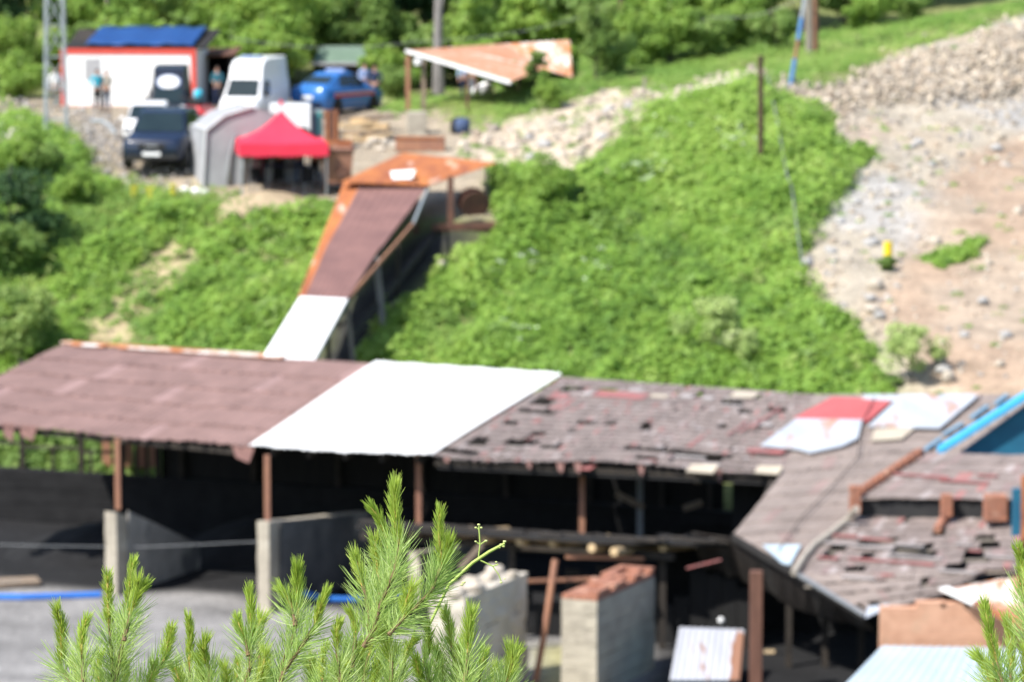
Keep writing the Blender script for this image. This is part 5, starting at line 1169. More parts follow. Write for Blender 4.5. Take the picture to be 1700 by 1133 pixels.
o = MB().add([p for r_ in rows for p in r_], [(a_ * 31 + b_, a_ * 31 + b_ + 1, (a_ + 1) * 31 + b_ + 1, (a_ + 1) * 31 + b_) for a_ in range(6) for b_ in range(30)]).build('roof_tarpaulin', 'tarp_blue', cabin, smooth=True); o.modifiers.new('thick', 'SOLIDIFY').thickness = .02
# solid dark wedge in the gap under the roof, standing for its shade
MB().hexa([o0 + CA * .1 + CB * 1.2 + up * (H_ + .05), o0 + CA * (L_ - .1) + CB * 1.2 + up * (H_ + .05), o0 + CA * (L_ - .1) + CB * 2.8 + up * (H_ + .05), o0 + CA * .1 + CB * 2.8 + up * (H_ + .05)], [o0 + CA * .1 + CB * 1.2 + up * (H_ + .3), o0 + CA * (L_ - .1) + CB * 1.2 + up * (H_ + .3), o0 + CA * (L_ - .1) + CB * 2.8 + up * (H_ + .75), o0 + CA * .1 + CB * 2.8 + up * (H_ + .75)]).build('roof_gap_shade', 'dark_wood', cabin)
# black lean-to beside it
ls = thing('dark_store', 'dark open store with flat roof beside the white cabin', 'store', V(358, 178, 151.5))
a, b = V(338, 178, 152.5), V(380, 178, 151.5); zz = hz(a.x, a.y) - .1; ht = V(358, 92, 152).z - zz
for p_, q_ in ((a, a + Vector((.1, 2, 0))), (b, b + Vector((.1, 2, 0))), (a + Vector((.1, 2, 0)), b + Vector((.1, 2, 0)))):
    MB().hexa([Vector((p_.x, p_.y, zz)), Vector((q_.x, q_.y, zz)), Vector((q_.x + .06, q_.y + .06, zz)), Vector((p_.x + .06, p_.y + .06, zz))], [Vector((p_.x, p_.y, zz + ht)), Vector((q_.x, q_.y, zz + ht)), Vector((q_.x + .06, q_.y + .06, zz + ht)), Vector((p_.x + .06, p_.y + .06, zz + ht))]).build('wall', 'black_board', ls)
MB().slab([Vector((a.x - .1, a.y - .4, zz + ht)), Vector((b.x + .3, b.y - .4, zz + ht + .12)), Vector((b.x + .4, b.y + 2.2, zz + ht + .3)), Vector((a.x, a.y + 2.2, zz + ht + .2))], .07).build('roof', 'rust_dark', ls)
# booth with green roof
g = gp(568, 158); bo = thing('booth', 'small booth with green hipped roof behind the blue car', 'booth', g)
zt = V(568, 104, 158).z - g.z; zp = V(568, 76, 158).z - g.z
MB().box(Vector((0, 0, zt / 2)), (1.7, 1.5, zt)).build('wall', 'dark_wood', bo, world=False)
MB().hexa([(-1.2, -1.1, zt), (1.2, -1.1, zt), (1.2, 1.1, zt), (-1.2, 1.1, zt)], [(-.9, -.15, zp), (.98, -.15, zp), (.98, .15, zp), (-.9, .15, zp)]).build('roof', 'green_roof', bo, world=False)
MB().box((0, -1.13, zt + .02), (2.44, .05, .12)).build('fascia', 'grey_wall', bo, world=False)
# grey frame tent
def hzp(v): return Vector((v.x, v.y, hz(v.x, v.y)))
g = G(420, 306); gt = thing('grey_tent', 'grey tarpaulin frame tent beside the red canopy', 'tent', g)
gx_ = Vector((.985, .10, 0)); gy_ = Vector((-.26, .96, 0))
wt, hw, hr, ln = 3.2, 1.85, 2.62, 2.7
def tp(u, v, z): return gx_ * u + gy_ * v + Vector((0, 0, z))
prof = [(-wt / 2 - .12, -.1), (-wt / 2, hw), (-wt * .30, hr - .27), (-.2, hr - .04), (0, hr), (.2, hr - .04), (wt * .30, hr - .27), (wt / 2, hw), (wt / 2 + .12, -.1)]
secs = []
tm2 = MB(); n_ = len(prof); vs = []; nl = 10
for k in range(nl + 1):
    v = ln * k / nl
    for (u, z) in prof: vs.append(tp(u + .03 * math.sin(k * 2.1 + z), v, z + (-.05 * abs(math.sin(k / nl * math.pi * 3)) if z > 1 else 0)))
tm2.add(vs, [(k * n_ + j, k * n_ + j + 1, (k + 1) * n_ + j + 1, (k + 1) * n_ + j) for k in range(nl) for j in range(n_ - 1)])
o = tm2.build('tent_skin', 'tarp_grey', gt, world=False, smooth=False); o.modifiers.new('thick', 'SOLIDIFY').thickness = .02
fr_ = MB(); fr_.add([tp(*([prof[j][0], .02, prof[j][1]])) for j in range(n_)] , [tuple(range(n_))]); o = fr_.build('tent_front', 'tarp_grey', gt, world=False); o.modifiers.new('thick', 'SOLIDIFY').thickness = .02
fl_ = MB()
for u in (-.85, -.35, .15, .6, 1.0):
    fl_.tube([tp(u, -.03, .02), tp(u + .05, -.05, .9), tp(u * .7, -.03, 1.75)], [.09, .06, .02], 6)
fl_.build('tent_fold', 'tarp_grey', gt, world=False, smooth=True)
se = MB(); se.tube([tp(p_[0], -.03, p_[1]) for p_ in prof[:5]], .05, 6); se.tube([tp(0, v, hr + .02) for v in (0, ln * .3, ln * .6, ln)], .06, 6); se.tube([tp(-wt / 2, v, hw + .02) for v in (0, ln * .5, ln)], .05, 6); se.build('tent_seam', 'tarp_pale', gt, world=False)
MB().slab([tp(.3, -.06, .1), tp(.95, -.06, .1), tp(.95, -.06, 1.5), tp(.5, -.06, 1.6)], .02, Vector((0, -1, 0))).build('tent_door', 'dark', gt, world=False)
for k, (u, v, s) in enumerate(((-2.05, -.4, .2), (-1.75, -.5, .17), (-2.35, -.1, .18))):
    p = g + tp(u, v, 0); o = MB().lathe([(.3, 0), (1, .15), (.9, .7), (.4, 1.0), (.05, 1.05)], (0, 0, 0), n=10).build('white_bag', 'white_wall', None, smooth=True); o.location = hzp(p) - Vector((0, 0, .03)); o.scale = (s, s * .8, s * 1.1)
    tag(o, 'white bag on the ground at the front left corner of the grey tent', 'bag', 'white bags by the tent')
shp = MB(); n_ = 20; g = G(432, 346)
for i in range(n_):
    for j in range(n_):
        x, y = (i / (n_ - 1) - .5) * 3.4, (j / (n_ - 1) - .5) * 2.6; d = math.hypot(x / 1.7, y / 1.3); gx0 = hz(g.x + x, g.y + y)
        shp.v.append(Vector((g.x + x, g.y + y, gx0 - .05 + .62 * max(0, 1 - d) ** .8 + .05 * math.sin(x * 6) * math.cos(y * 5) * max(0, 1 - d))))
for i in range(n_ - 1):
    for j in range(n_ - 1): shp.f.append([i * n_ + j, i * n_ + j + 1, (i + 1) * n_ + j + 1, (i + 1) * n_ + j]); shp.c.append(None)
one(shp, 'sand_heap', 'sand', 'low tan sand heap in front of the grey tent and the red canopy', 'sand heap', smooth=True)
# red gazebo
g = G(468, 318); rz = .12; gz_ = thing('red_gazebo', 'red pop up canopy on thin legs in front of the yard', 'canopy', g, rz)
hwid = 1.48; zs, ze, za = 1.30, 1.74, 2.78
pts = []; m_ = 12; vs = []; fs = []
for k in range(m_ + 1):
    t = k / m_; w_ = hwid * (1 - t); z = ze + (za - ze) * (t ** 2.0 * .8 + t * .2)
    for (x, y) in ((-1, -1), (0, -1), (1, -1), (1, 0), (1, 1), (0, 1), (-1, 1), (-1, 0)):
        vs.append(Vector((x * w_, y * w_, z - (.05 * (1 - t) if 0 in (x, y) else 0))))
fs = [(k * 8 + j, k * 8 + (j + 1) % 8, (k + 1) * 8 + (j + 1) % 8, (k + 1) * 8 + j) for k in range(m_) for j in range(8)]
o = MB().add(vs, fs).build('canopy_top', 'red_cloth', gz_, world=False); o.modifiers.new('thick', 'SOLIDIFY').thickness = .012
val = MB()
for k in range(4):
    c, s = [(-1, -1), (1, -1), (1, 1), (-1, 1)][k], [(1, -1), (1, 1), (-1, 1), (-1, -1)][k]
    n2 = 10
    for j in range(n2):
        a, b = Vector((lerp(c[0], s[0], j / n2) * hwid, lerp(c[1], s[1], j / n2) * hwid, 0)), Vector((lerp(c[0], s[0], (j + 1) / n2) * hwid, lerp(c[1], s[1], (j + 1) / n2) * hwid, 0))
        dz = lambda t: -.05 * math.sin(t * math.pi)
        val.add([a * 1.01 + Vector((0, 0, zs + .02 * math.sin(j * 2))), b * 1.01 + Vector((0, 0, zs + .02 * math.sin((j + 1) * 2))), b + Vector((0, 0, ze + dz((j + 1) / n2))), a + Vector((0, 0, ze + dz(j / n2)))], [(0, 1, 2, 3)])
o = val.build('valance', 'red_cloth', gz_, world=False); o.modifiers.new('thick', 'SOLIDIFY').thickness = .012
MB().lathe([(.05, 2.88), (.07, 2.92), (.06, 3.06), (.02, 3.1)], (0, 0, 0), n=10).build('finial', 'red_cloth', gz_, world=False)
for x in (-1, 1):
    for y in (-1, 1): MB().box((x * 1.42, y * 1.42, ze / 2), (.045, .045, ze)).build('leg', 'galv', gz_, world=False)
br_ = MB()
for x in (-1, 1): br_.beam((x * 1.42, -1.42, zs + .2), (x * 1.42, 1.42, zs + .35), .03); br_.beam((-1.42, x * 1.42, zs + .2), (1.42, x * 1.42, zs + .35), .03)
br_.build('truss', 'grey_metal', gz_, world=False)
# table and chairs under it
def at_g(dx, dy): return hzp(Vector((g.x + dx, g.y + dy, 0)))
p = at_g(.1, .5); tb = thing('folding_table', 'dark table under the red canopy', 'table', p)
MB().box((0, 0, .74), (1.5, .7, .05)).build('tabletop', 'cloth_navy', tb, world=False)
for x in (-.65, .65):
    for y in (-.28, .28): MB().box((x, y, .36), (.04, .04, .72)).build('leg', 'grey_metal', tb, world=False)
def chair(p, rz, label):
    c = thing('plastic_chair', label, 'chair', p, rz, 'dark chairs under the red canopy')
    MB().box((0, 0, .43), (.46, .46, .04)).build('seat', 'cloth_black', c, world=False)
    MB().hexa([(-.22, .2, .45), (.22, .2, .45), (.22, .24, .45), (-.22, .24, .45)], [(-.2, .28, .9), (.2, .28, .9), (.2, .32, .9), (-.2, .32, .9)]).build('backrest', 'cloth_black', c, world=False)
    for x in (-.2, .2):
        for y in (-.2, .2): MB().beam((x, y, .42), (x * 1.15, y * 1.15, 0), .035).build('leg', 'grey_metal', c, world=False)
chair(at_g(-.75, -.2), .5, 'dark chair at the left under the red canopy'); chair(at_g(.75, -.5), -.5, 'dark chair at the right under the red canopy')
# white flat bed truck side behind gazebo -> white panel trailer
g = gp(484, 134); tl = thing('white_trailer', 'low white box trailer behind the red canopy', 'trailer', g, .05)
MB().box((0, 0, .95), (1.5, 1.3, 1.1)).build('body', 'paint_white', tl, world=False, bevel=.05)
MB().box((.77, 0, .95), (.04, 1.1, .9)).build('end_panel', 'galv', tl, world=False)
for x in (-.55, .55):
    w = MB().lathe([(.1, -.1), (.3, -.1), (.34, -.05), (.34, .05), (.3, .1), (.1, .1)], (x * .8, -.62, .34), 'Y', 18).build('wheel', 'tyre', tl, world=False)
g = gp(521, 134.5); o = thing('steel_locker', 'grey steel locker between the white trailer and the rusty column', 'locker', g); MB().box((0, 0, .6), (.7, .5, 1.2), taper=.97).build('body', 'galv', o, world=False); MB().box((.0, -.26, .65), (.25, .02, .8)).build('door', 'cloth_jeans', o, world=False); MB().box((.25, -.26, .65), (.12, .02, 1.0)).build('door', 'teal', o, world=False)
# rusty column, mine wagon, timber, blocks
g = G(551, 246); o = thing('rusty_column', 'upright rusty steel box behind the mine wagon', 'steel box', g)
MB().box((0, 0, .7), (.5, .4, 1.4), .1).build('body', 'rust_dark', o, world=False); MB().box((.16, -.22, .7), (.08, .04, 1.3), .1).build('rib', 'rust', o, world=False); MB().box((-.16, -.22, .7), (.08, .04, 1.3), .1).build('rib', 'rust', o, world=False); MB().box((0.1, 0, .15), (1.3, .5, .3), .05).build('base_frame', 'rust', o, world=False)
g = G(560, 318); mw = thing('mine_wagon', 'brown rusty mine wagon standing right of the red canopy', 'wagon', g, .12)
MB().hexa([(-.42, -.5, .35), (.42, -.5, .35), (.42, .7, .35), (-.42, .7, .35)], [(-.52, -.55, 1.45), (.52, -.55, 1.45), (.52, .75, 1.45), (-.52, .75, 1.45)]).build('tub', 'rust_post', mw, world=False)
MB().box((0, -.56, 1.42), (1.1, .06, .1)).box((0, .76, 1.42), (1.1, .06, .1)).box((-.53, .1, 1.42), (.06, 1.26, .1)).box((.53, .1, 1.42), (.06, 1.26, .1)).build('rim_bar', 'rust_dark', mw, world=False)
MB().lathe([(.05, -.03), (.24, -.03), (.24, .03), (.18, .04), (.05, .04)], (.12, -.6, .72), 'Y', 18).build('end_ring', 'rust_dark', mw, world=False)
for x in (-.4, .4):
    for y in (-.35, .5): MB().lathe([(.04, -.04), (.2, -.04), (.2, .02), (.16, .05), (.04, .05)], (x, y, .2), 'X', 16).build('wheel', 'rust_dark', mw, world=False)
MB().box((0, .1, .32), (.7, 1.3, .08)).build('frame', 'rust_dark', mw, world=False)
PG = 'split timbers in the yard pile'
for k in range(32):
    px = 578 + (k % 8) * 8 + R.uniform(-4, 4); py = 234 - (k // 8) * 5 + R.uniform(-3, 3); p = G(px, py); l = R.uniform(.6, 1.3); a = R.uniform(-.6, .6)
    o = MB().beam((-l / 2, 0, 0), (l / 2, 0, R.uniform(-.05, .15)), R.uniform(.14, .26), R.uniform(.1, .2)).build('split_timber', 'fresh_wood' if R.random() < .7 else 'wood', None); o.location = p + Vector((0, 0, .1 + .13 * (k // 8))); o.rotation_euler = (0, 0, a); tag(o, 'pale split timber in the pile behind the mine wagon', 'timber', PG)
for px, py, s in [(600, 232, .22), (620, 238, .26), (640, 240, .24), (585, 236, .2), (655, 246, .22), (632, 250, .2), (610, 246, .18), (648, 232, .2)]:
    boulder(px, py, s, 'rock beside the split timber pile in the yard', 2, 'rocks by the timber pile')
g = G(692, 222); o = MB().box((0, 0, .4), (.75, .6, .9), .08).build('concrete_block', 'concrete', None, bevel=.04); o.location = g; tag(o, 'upright grey concrete block at the foot of the rusty posts', 'block')
g = G(698, 250); o = thing('rusty_trough', 'flat rusty steel trough lying in front of the concrete block', 'trough', g, -.05)
MB().box((0, -.3, .25), (1.75, .05, .5)).box((0, .3, .25), (1.75, .05, .5)).box((-.85, 0, .25), (.05, .6, .5)).box((.85, 0, .25), (.05, .6, .5)).box((0, 0, .06), (1.7, .55, .04)).build('body', 'rust_post', o, world=False)
MB().box((0, -.34, .48), (1.8, .04, .06)).build('rim_bar', 'rust', o, world=False)
g = G(768, 222); o = MB().lathe([(.05, 0), (.26, .03), (.29, .3), (.27, .55), (.1, .6)], (0, 0, 0), n=14).build('blue_drum', 'cloth_jeans', None, smooth=True); o.location = g; tag(o, 'small dark blue drum by the right canopy post', 'drum')
g = G(757, 222); o = MB().lathe([(.05, 0), (.2, .03), (.22, .25), (.18, .5), (.06, .62)], (0, 0, 0), n=12).build('dark_canister', 'cloth_black', None, smooth=True); o.location = g; tag(o, 'black canister left of the blue drum', 'canister')
# rusty canopy on posts
ca = thing('rusty_canopy', 'rusty white sheet canopy on thin rusty posts at the back of the yard', 'canopy', G(702, 200))
q1 = [V(800, 73, 148), V(872, 70, 147), V(880, 125, 142.5), V(850, 134, 141)]
cq1 = [V(676, 83, 143.5), V(838, 72, 150.5), V(905, 112, 146.3), V(848, 135, 139.5)]
strip_sheet(cq1, 30, 4, .018, 'canopy_rust', 'canopy_sheet', ca, lab='rust streaked sheet')
strip_sheet([V(836, 72.5, 150.6), V(946, 66, 151.2), V(951, 128, 145.6), V(903, 113, 146.3)], 20, 3, .018, 'rust_white', 'canopy_sheet', ca, lab='white sheet at the right end')
MB().beam(V(674, 84, 143.3), V(848, 137, 139.4), .08, .12).build('edge_beam', 'plate', ca)
for px, py, Y in ((677, 92, 143.0), (703, 100, 142.3), (776, 122, 140.8), (860, 120, 144.5), (790, 84, 148)):
    a = V(px, py, Y); MB().beam(a, Vector((a.x, a.y, hz(a.x, a.y) - .1)), .17 if px < 720 else .12).build('post', 'rust_post' if px < 700 else 'wood' if px < 720 else 'rust_dark', ca)
one(MB().lathe([(.05, 0), (.14, .02), (.16, .2), (.10, .26)], V(694, 108, 142), n=12), 'hanging_lamp', 'plate', 'white lamp hanging under the corner of the rusty canopy', 'lamp')

# ------------------------------------------------------------------ poles, pylon, wires
def pole(px, pyb, pyt, r0, mat, label, Y=None, name='wooden_pole', top_px=None):
    g = G(px, pyb) if Y is None else gp(px, Y)
    t = V(px if top_px is None else top_px, pyt, g.y)
    mb = MB().tube([g - Vector((0, 0, .3)), lerp(g, t, .5), t], [r0, r0 * .92, r0 * .85], 12)
    return one(mb, name, mat, label, 'pole'), t
pole(1263, 293, 92, .10, 'pole_wood', 'dark bare wooden pole on the green slope')
_, tA = pole(1031, 0, -120, .17, 'pole_wood', 'brown wooden pole in front of the trees', Y=152)
_, tB = pole(1341, 0, -150, .16, 'grey_wood', 'pale grey concrete pole behind the blue pole', Y=147)
_, tC = pole(1352, 0, -150, .11, 'rust_post', 'rust red pole right of the grey pole', Y=147.5)
bp_ = thing('striped_pole', 'thin leaning pole with blue sleeves beside the grey pole', 'pole', G(1312, 145))
g = G(1312, 145)
for p0, p1, mt, rr_ in ((0, .33, 'sleeve_blue', .085), (.33, .55, 'rust_post', .07), (.55, .8, 'sleeve_blue', .085), (.8, 1.2, 'galv', .08)):
    a, b = lerp(g, V(1336, 0, g.y), p0), lerp(g, V(1336, 0, g.y), p1); MB().tube([a, b], rr_, 10).build('sleeve' if mt == 'sleeve_blue' else 'shaft', mt, bp_)
pole(1070, 170, 128, .06, 'grey_wood', 'short grey stake in the stone gully', name='wooden_stake')
pole(178, 0, -40, .08, 'grey_wood', 'thin grey pole behind the cabin roof', Y=160, name='wooden_pole')
ym = G(1474, 436); o = MB().tube([ym - Vector((0, 0, .1)), ym + Vector((0, 0, .65))], .14, 12); one(o, 'yellow_marker', 'yellow', 'yellow marker post on the bare slope', 'marker post')
# lattice pylon
g = G(94, 236, lo=118); g = Vector((g.x, g.y, hz(g.x, g.y))); py_ = thing('lattice_pylon', 'grey steel lattice pylon at the upper left', 'pylon', g)
b0, Hh, tpw = .40, 16, .12
cs = [(-1, -1), (1, -1), (1, 1), (-1, 1)]
rot = Matrix.Rotation(.05, 3, 'Z')
cor = lambda k, t: rot @ Vector((cs[k][0] * lerp(b0, tpw, t), cs[k][1] * lerp(b0, tpw, t), t * Hh - .3))
for k in range(4): MB().beam(cor(k, 0), cor(k, 1), .085, .085).build('leg', 'galv', py_, world=False)
lat = MB()
for s in range(14):
    t0, t1 = s / 14, (s + 1) / 14
    for k in range(4):
        a, b = (k, (k + 1) % 4) if s % 2 else ((k + 1) % 4, k)
        lat.beam(cor(a, t0), cor(b, t1), .042); lat.beam(cor(k, t1), cor((k + 1) % 4, t1), .035)
lat.build('bracing', 'galv', py_, world=False)
for pts, lab in (([V(380, 62, 153), V(700, 68, 152), tA + Vector((0, 0, -3.2))], 'dark overhead wire crossing in front of the trees left of the brown pole'), ([tA + Vector((0, 0, -4.4)), V(1180, 28, 149), V(1341, -10, 147)], 'overhead wire between the brown pole and the grey pole')):
    mbw = MB()
    P_ = []
    for k in range(len(pts) - 1):
        for j in range(8): t = j / 8; P_.append(lerp(pts[k], pts[k + 1], t) - Vector((0, 0, .35 * math.sin(t * math.pi))))
    P_.append(pts[-1]); one(mbw.tube(P_, .014, 6), 'overhead_wire', 'grey_metal', lab, 'wire')
hose = [(1275, 160), (1288, 225), (1298, 280), (1306, 327), (1314, 345), (1322, 410), (1332, 478)]
one(MB().tube([G(*h) + Vector((0, 0, .7)) for h in hose], .022, 8), 'grey_hose', 'grey_metal', 'grey hose running down the slope beside the dark pole', 'hose')
g1 = G(150, 208); one(MB().tube([V(152, 200, 129.5), V(172, 201, 129.2), V(184, 210, 128.8), V(192, 222, 128.5)], .055, 8), 'white_pipe', 'galv', 'bent white pipe end on the gravel heap left of the navy car', 'pipe')
g = G(14, 160); one(MB().tube([V(14, 165, g.y), V(28, 145, g.y), V(70, 85, g.y + 1)], .05, 8), 'leaning_stick', 'grey_wood', 'pale leaning stick left of the pylon', 'stick')

# ------------------------------------------------------------------ vehicles  (local: front is -Y, x to its left side seen from the front is right)
def wheelset(par, xs, ys, r, rim=True):
    for y in ys:
        for x in xs:
            s = 1 if x > 0 else -1
            w = MB().lathe([(r * .6, -.1), (r * .95, -.1), (r, -.06), (r, .06), (r * .95, .1), (r * .6, .1)], (x, y, r), 'X', 22).build('wheel', 'tyre', par, world=False)
            if rim: MB().lathe([(.03, 0), (r * .62, 0), (r * .62, .02), (.05, .035)], (x + s * .085, y, r), 'X', 18).build('rim', 'rim', w, world=False)
def shell(mb, st):
    """st: list of (y, half width low, half width shoulder, z bottom, z shoulder, z top, half width top)"""
    secs = []
    for y, wl, ws, zb, zs, zt, wt in st:
        half = [(wl * .9, zb), (wl, zb + .12), (ws, lerp(zb, zs, .55)), (ws * .985, zs), (lerp(ws, wt, .75), lerp(zs, zt, .6)), (wt, zt - .03), (wt * .9, zt)]
        secs.append([Vector((x, y, z)) for x, z in half] + [Vector((-x, y, z)) for x, z in reversed(half)])
    return mb.loft(secs)
def glassq(par, pts, name, mat='glass', th=.012):
    pts = [Vector(p) for p in pts]; n = (pts[1] - pts[0]).cross(pts[2] - pts[0]).normalized()
    c = sum(pts, Vector()) / len(pts)
    if n.dot(c - Vector((0, 0.0, 1.0))) < 0: n = -n
    return MB().slab([p + n * th for p in pts], th * 1.5, n).build(name, mat, par, world=False)
def suv(p, rz, paint, label, lights='lamp_glass', body='suv'):
    t = thing('parked_car', label, 'car', p, rz)
    shell(MB(), [(-2.2, .72, .76, .38, .72, .86, .66), (-2.05, .84, .88, .28, .80, .98, .78), (-1.2, .90, .93, .25, .92, 1.06, .82), (-.95, .90, .93, .25, .95, 1.10, .82), (1.6, .90, .93, .25, .98, 1.12, .84), (2.1, .86, .9, .3, .95, 1.1, .80), (2.25, .78, .8, .42, .85, 1.0, .7)]).build('body', paint, t, world=False, smooth=True)
    secs = []
    for y, zb, zt, w0, w1 in ((-1.15, 1.02, 1.06, .82, .78), (-.35, 1.05, 1.68, .84, .66), (-.1, 1.05, 1.74, .84, .68), (1.3, 1.05, 1.74, .84, .68), (1.75, 1.05, 1.66, .84, .66), (2.05, 1.05, 1.12, .82, .76)):
        secs.append([Vector((w0, y, zb)), Vector((w1, y, zt - .04)), Vector((w1 * .88, y, zt)), Vector((-w1 * .88, y, zt)), Vector((-w1, y, zt - .04)), Vector((-w0, y, zb))])
    MB().loft(secs).build('roof', paint, t, world=False)
    glassq(t, [(-.73, -1.08, 1.12), (.73, -1.08, 1.12), (.60, -.42, 1.64), (-.60, -.42, 1.64)], 'windscreen')
    glassq(t, [(-.66, 2.0, 1.18), (.66, 2.0, 1.18), (.58, 1.78, 1.58), (-.58, 1.78, 1.58)], 'rear_window')
    for s in (-1, 1):
        for y0, y1 in ((-.75, .25), (.32, 1.2)):
            a = [(s * .835, y0, 1.1), (s * .835, y1, 1.1), (s * .70, y1 - .02, 1.6), (s * .70, max(y0 + .35 if y0 < 0 else y0, -.3), 1.6)]
            glassq(t, a, 'side_window')
        MB().box((s * .98, -.75, 1.12), (.16, .1, .14)).build('mirror', paint, t, world=False, bevel=.03)
        MB().hexa([(s * .45, -2.2, .72), (s * .74, -2.1, .74), (s * .74, -2.0, .74), (s * .45, -2.1, .72)], [(s * .45, -2.17, .86), (s * .76, -2.08, .9), (s * .74, -1.98, .9), (s * .45, -2.05, .86)]).build('headlight', lights, t, world=False)
        MB().box((s * .78, 2.16, .85), (.16, .1, .3)).build('tail_light', 'tail_red', t, world=False)
    MB().box((0, -2.2, .73), (.8, .05, .16)).build('grille', 'tyre', t, world=False)
    MB().box((0, -2.235, .75), (.36, .02, .05)).build('grille_badge', 'rim', t, world=False)
    MB().box((0, -2.24, .5), (.52, .02, .12)).build('number_plate', 'plate', t, world=False)
    MB().box((0, -2.17, .4), (1.5, .12, .16)).build('bumper', 'tyre', t, world=False, bevel=.03)
    MB().box((0, 2.27, .62), (.52, .02, .12)).build('number_plate', 'plate', t, world=False)
    wheelset(t, (-.84, .84), (-1.4, 1.38), .36)
    return t
def van(p, rz, paint, label, H=2.85, oval=False, name='parked_van'):
    t = thing(name, label, 'van', p, rz)
    W = .98
    shell(MB(), [(-2.75, .80, .84, .35, .72, .92, .70), (-2.6, .92, .95, .28, .85, 1.10, .84), (-2.1, W, W + .02, .25, 1.1, 1.24, .90), (-1.5, W, W + .02, .25, 1.2, 1.95, .80), (-1.25, W, W + .02, .25, 1.3, H - .30, .76), (-.85, W, W + .02, .25, 1.4, H - .08, .76), (-.3, W, W + .02, .25, 1.4, H, .78), (2.5, W, W + .02, .25, 1.4, H, .80), (2.7, W - .04, W - .02, .3, 1.4, H - .08, .76)]).build('body', paint, t, world=False, smooth=False)
    glassq(t, [(-.78, -2.08, 1.24), (.78, -2.08, 1.24), (.70, -1.50, 1.95), (-.70, -1.50, 1.95)], 'windscreen', th=.035)
    for s in (-1, 1):
        glassq(t, [(s * 1.0, -1.65, 1.25), (s * 1.0, -.8, 1.25), (s * .93, -.8, 1.9), (s * .93, -1.3, 1.9)], 'side_window', th=.03)
        MB().box((s * 1.12, -1.7, 1.4), (.18, .12, .3)).build('mirror', 'tyre', t, world=False, bevel=.03)
        MB().hexa([(s * .5, -2.74, .74), (s * .82, -2.66, .78), (s * .82, -2.5, .78), (s * .5, -2.6, .74)], [(s * .55, -2.66, .94), (s * .86, -2.56, 1.0), (s * .84, -2.4, 1.0), (s * .55, -2.5, .94)]).build('headlight', 'lamp_glass', t, world=False)
    MB().box((0, -2.74, .7), (.9, .06, .2)).build('grille', 'tyre', t, world=False)
    MB().box((0, -2.79, .48), (.52, .02, .12)).build('number_plate', 'plate', t, world=False)
    wheelset(t, (-.9, .9), (-1.85, 1.6), .36)
    if oval:
        o = MB().lathe([(.02, 0), (1, 0), (1, .03), (.02, .03)], (0, 0, 0), 'Y', 28).build('emblem_disc', 'plate', t, world=False)
        o.location = (0, -1.46, 2.26); o.scale = (.52, 1, .33); o.rotation_euler = (-.36, 0, 0)
        o = MB().lathe([(.02, 0), (1, 0), (1, .03), (.02, .03)], (0, 0, 0), 'Y', 28).build('emblem_ring', 'cloth_sky', t, world=False)
        o.location = (0, -1.435, 2.255); o.scale = (.60, 1, .38); o.rotation_euler = (-.36, 0, 0)
    else:
        MB().box((0, -.45, H + .05), (.95, .3, .12)).build('light_bar', 'cloth_sky', t, world=False, bevel=.03)
        MB().hexa([(-.6, -1.2, H - .29), (.6, -1.2, H - .29), (.58, -1.0, H - .18), (-.58, -1.0, H - .18)], [(-.6, -1.24, H - .25), (.6, -1.24, H - .25), (.58, -1.04, H - .13), (-.58, -1.04, H - .13)]).build('roof_step', 'grey_wall', t, world=False)
        MB().box((-.32, -1.92, 1.42), (.26, .02, .12)).build('visor_card', 'yellow', t, world=False)
    return t
def on(px, Y): return gp(px, Y)
t = suv(on(277, 127), -.10, 'paint_navy', 'navy blue car facing the camera beside the gravel heap'); t.scale = (1.2, 1.12, 1.14)
t = suv(on(250, 132.6), .05, 'paint_white', 'white car parked behind the navy blue car'); t.scale = (.95, .95, .86)
t = van(on(286, 141.6), .04, 'paint_black', 'black van with a white oval emblem above its windscreen', H=2.95, oval=True); t.scale = (.78, .78, .80)
t = van(on(425, 142.8), -.22, 'paint_white', 'tall white van facing the camera'); t.scale = (.84, .84, .90)
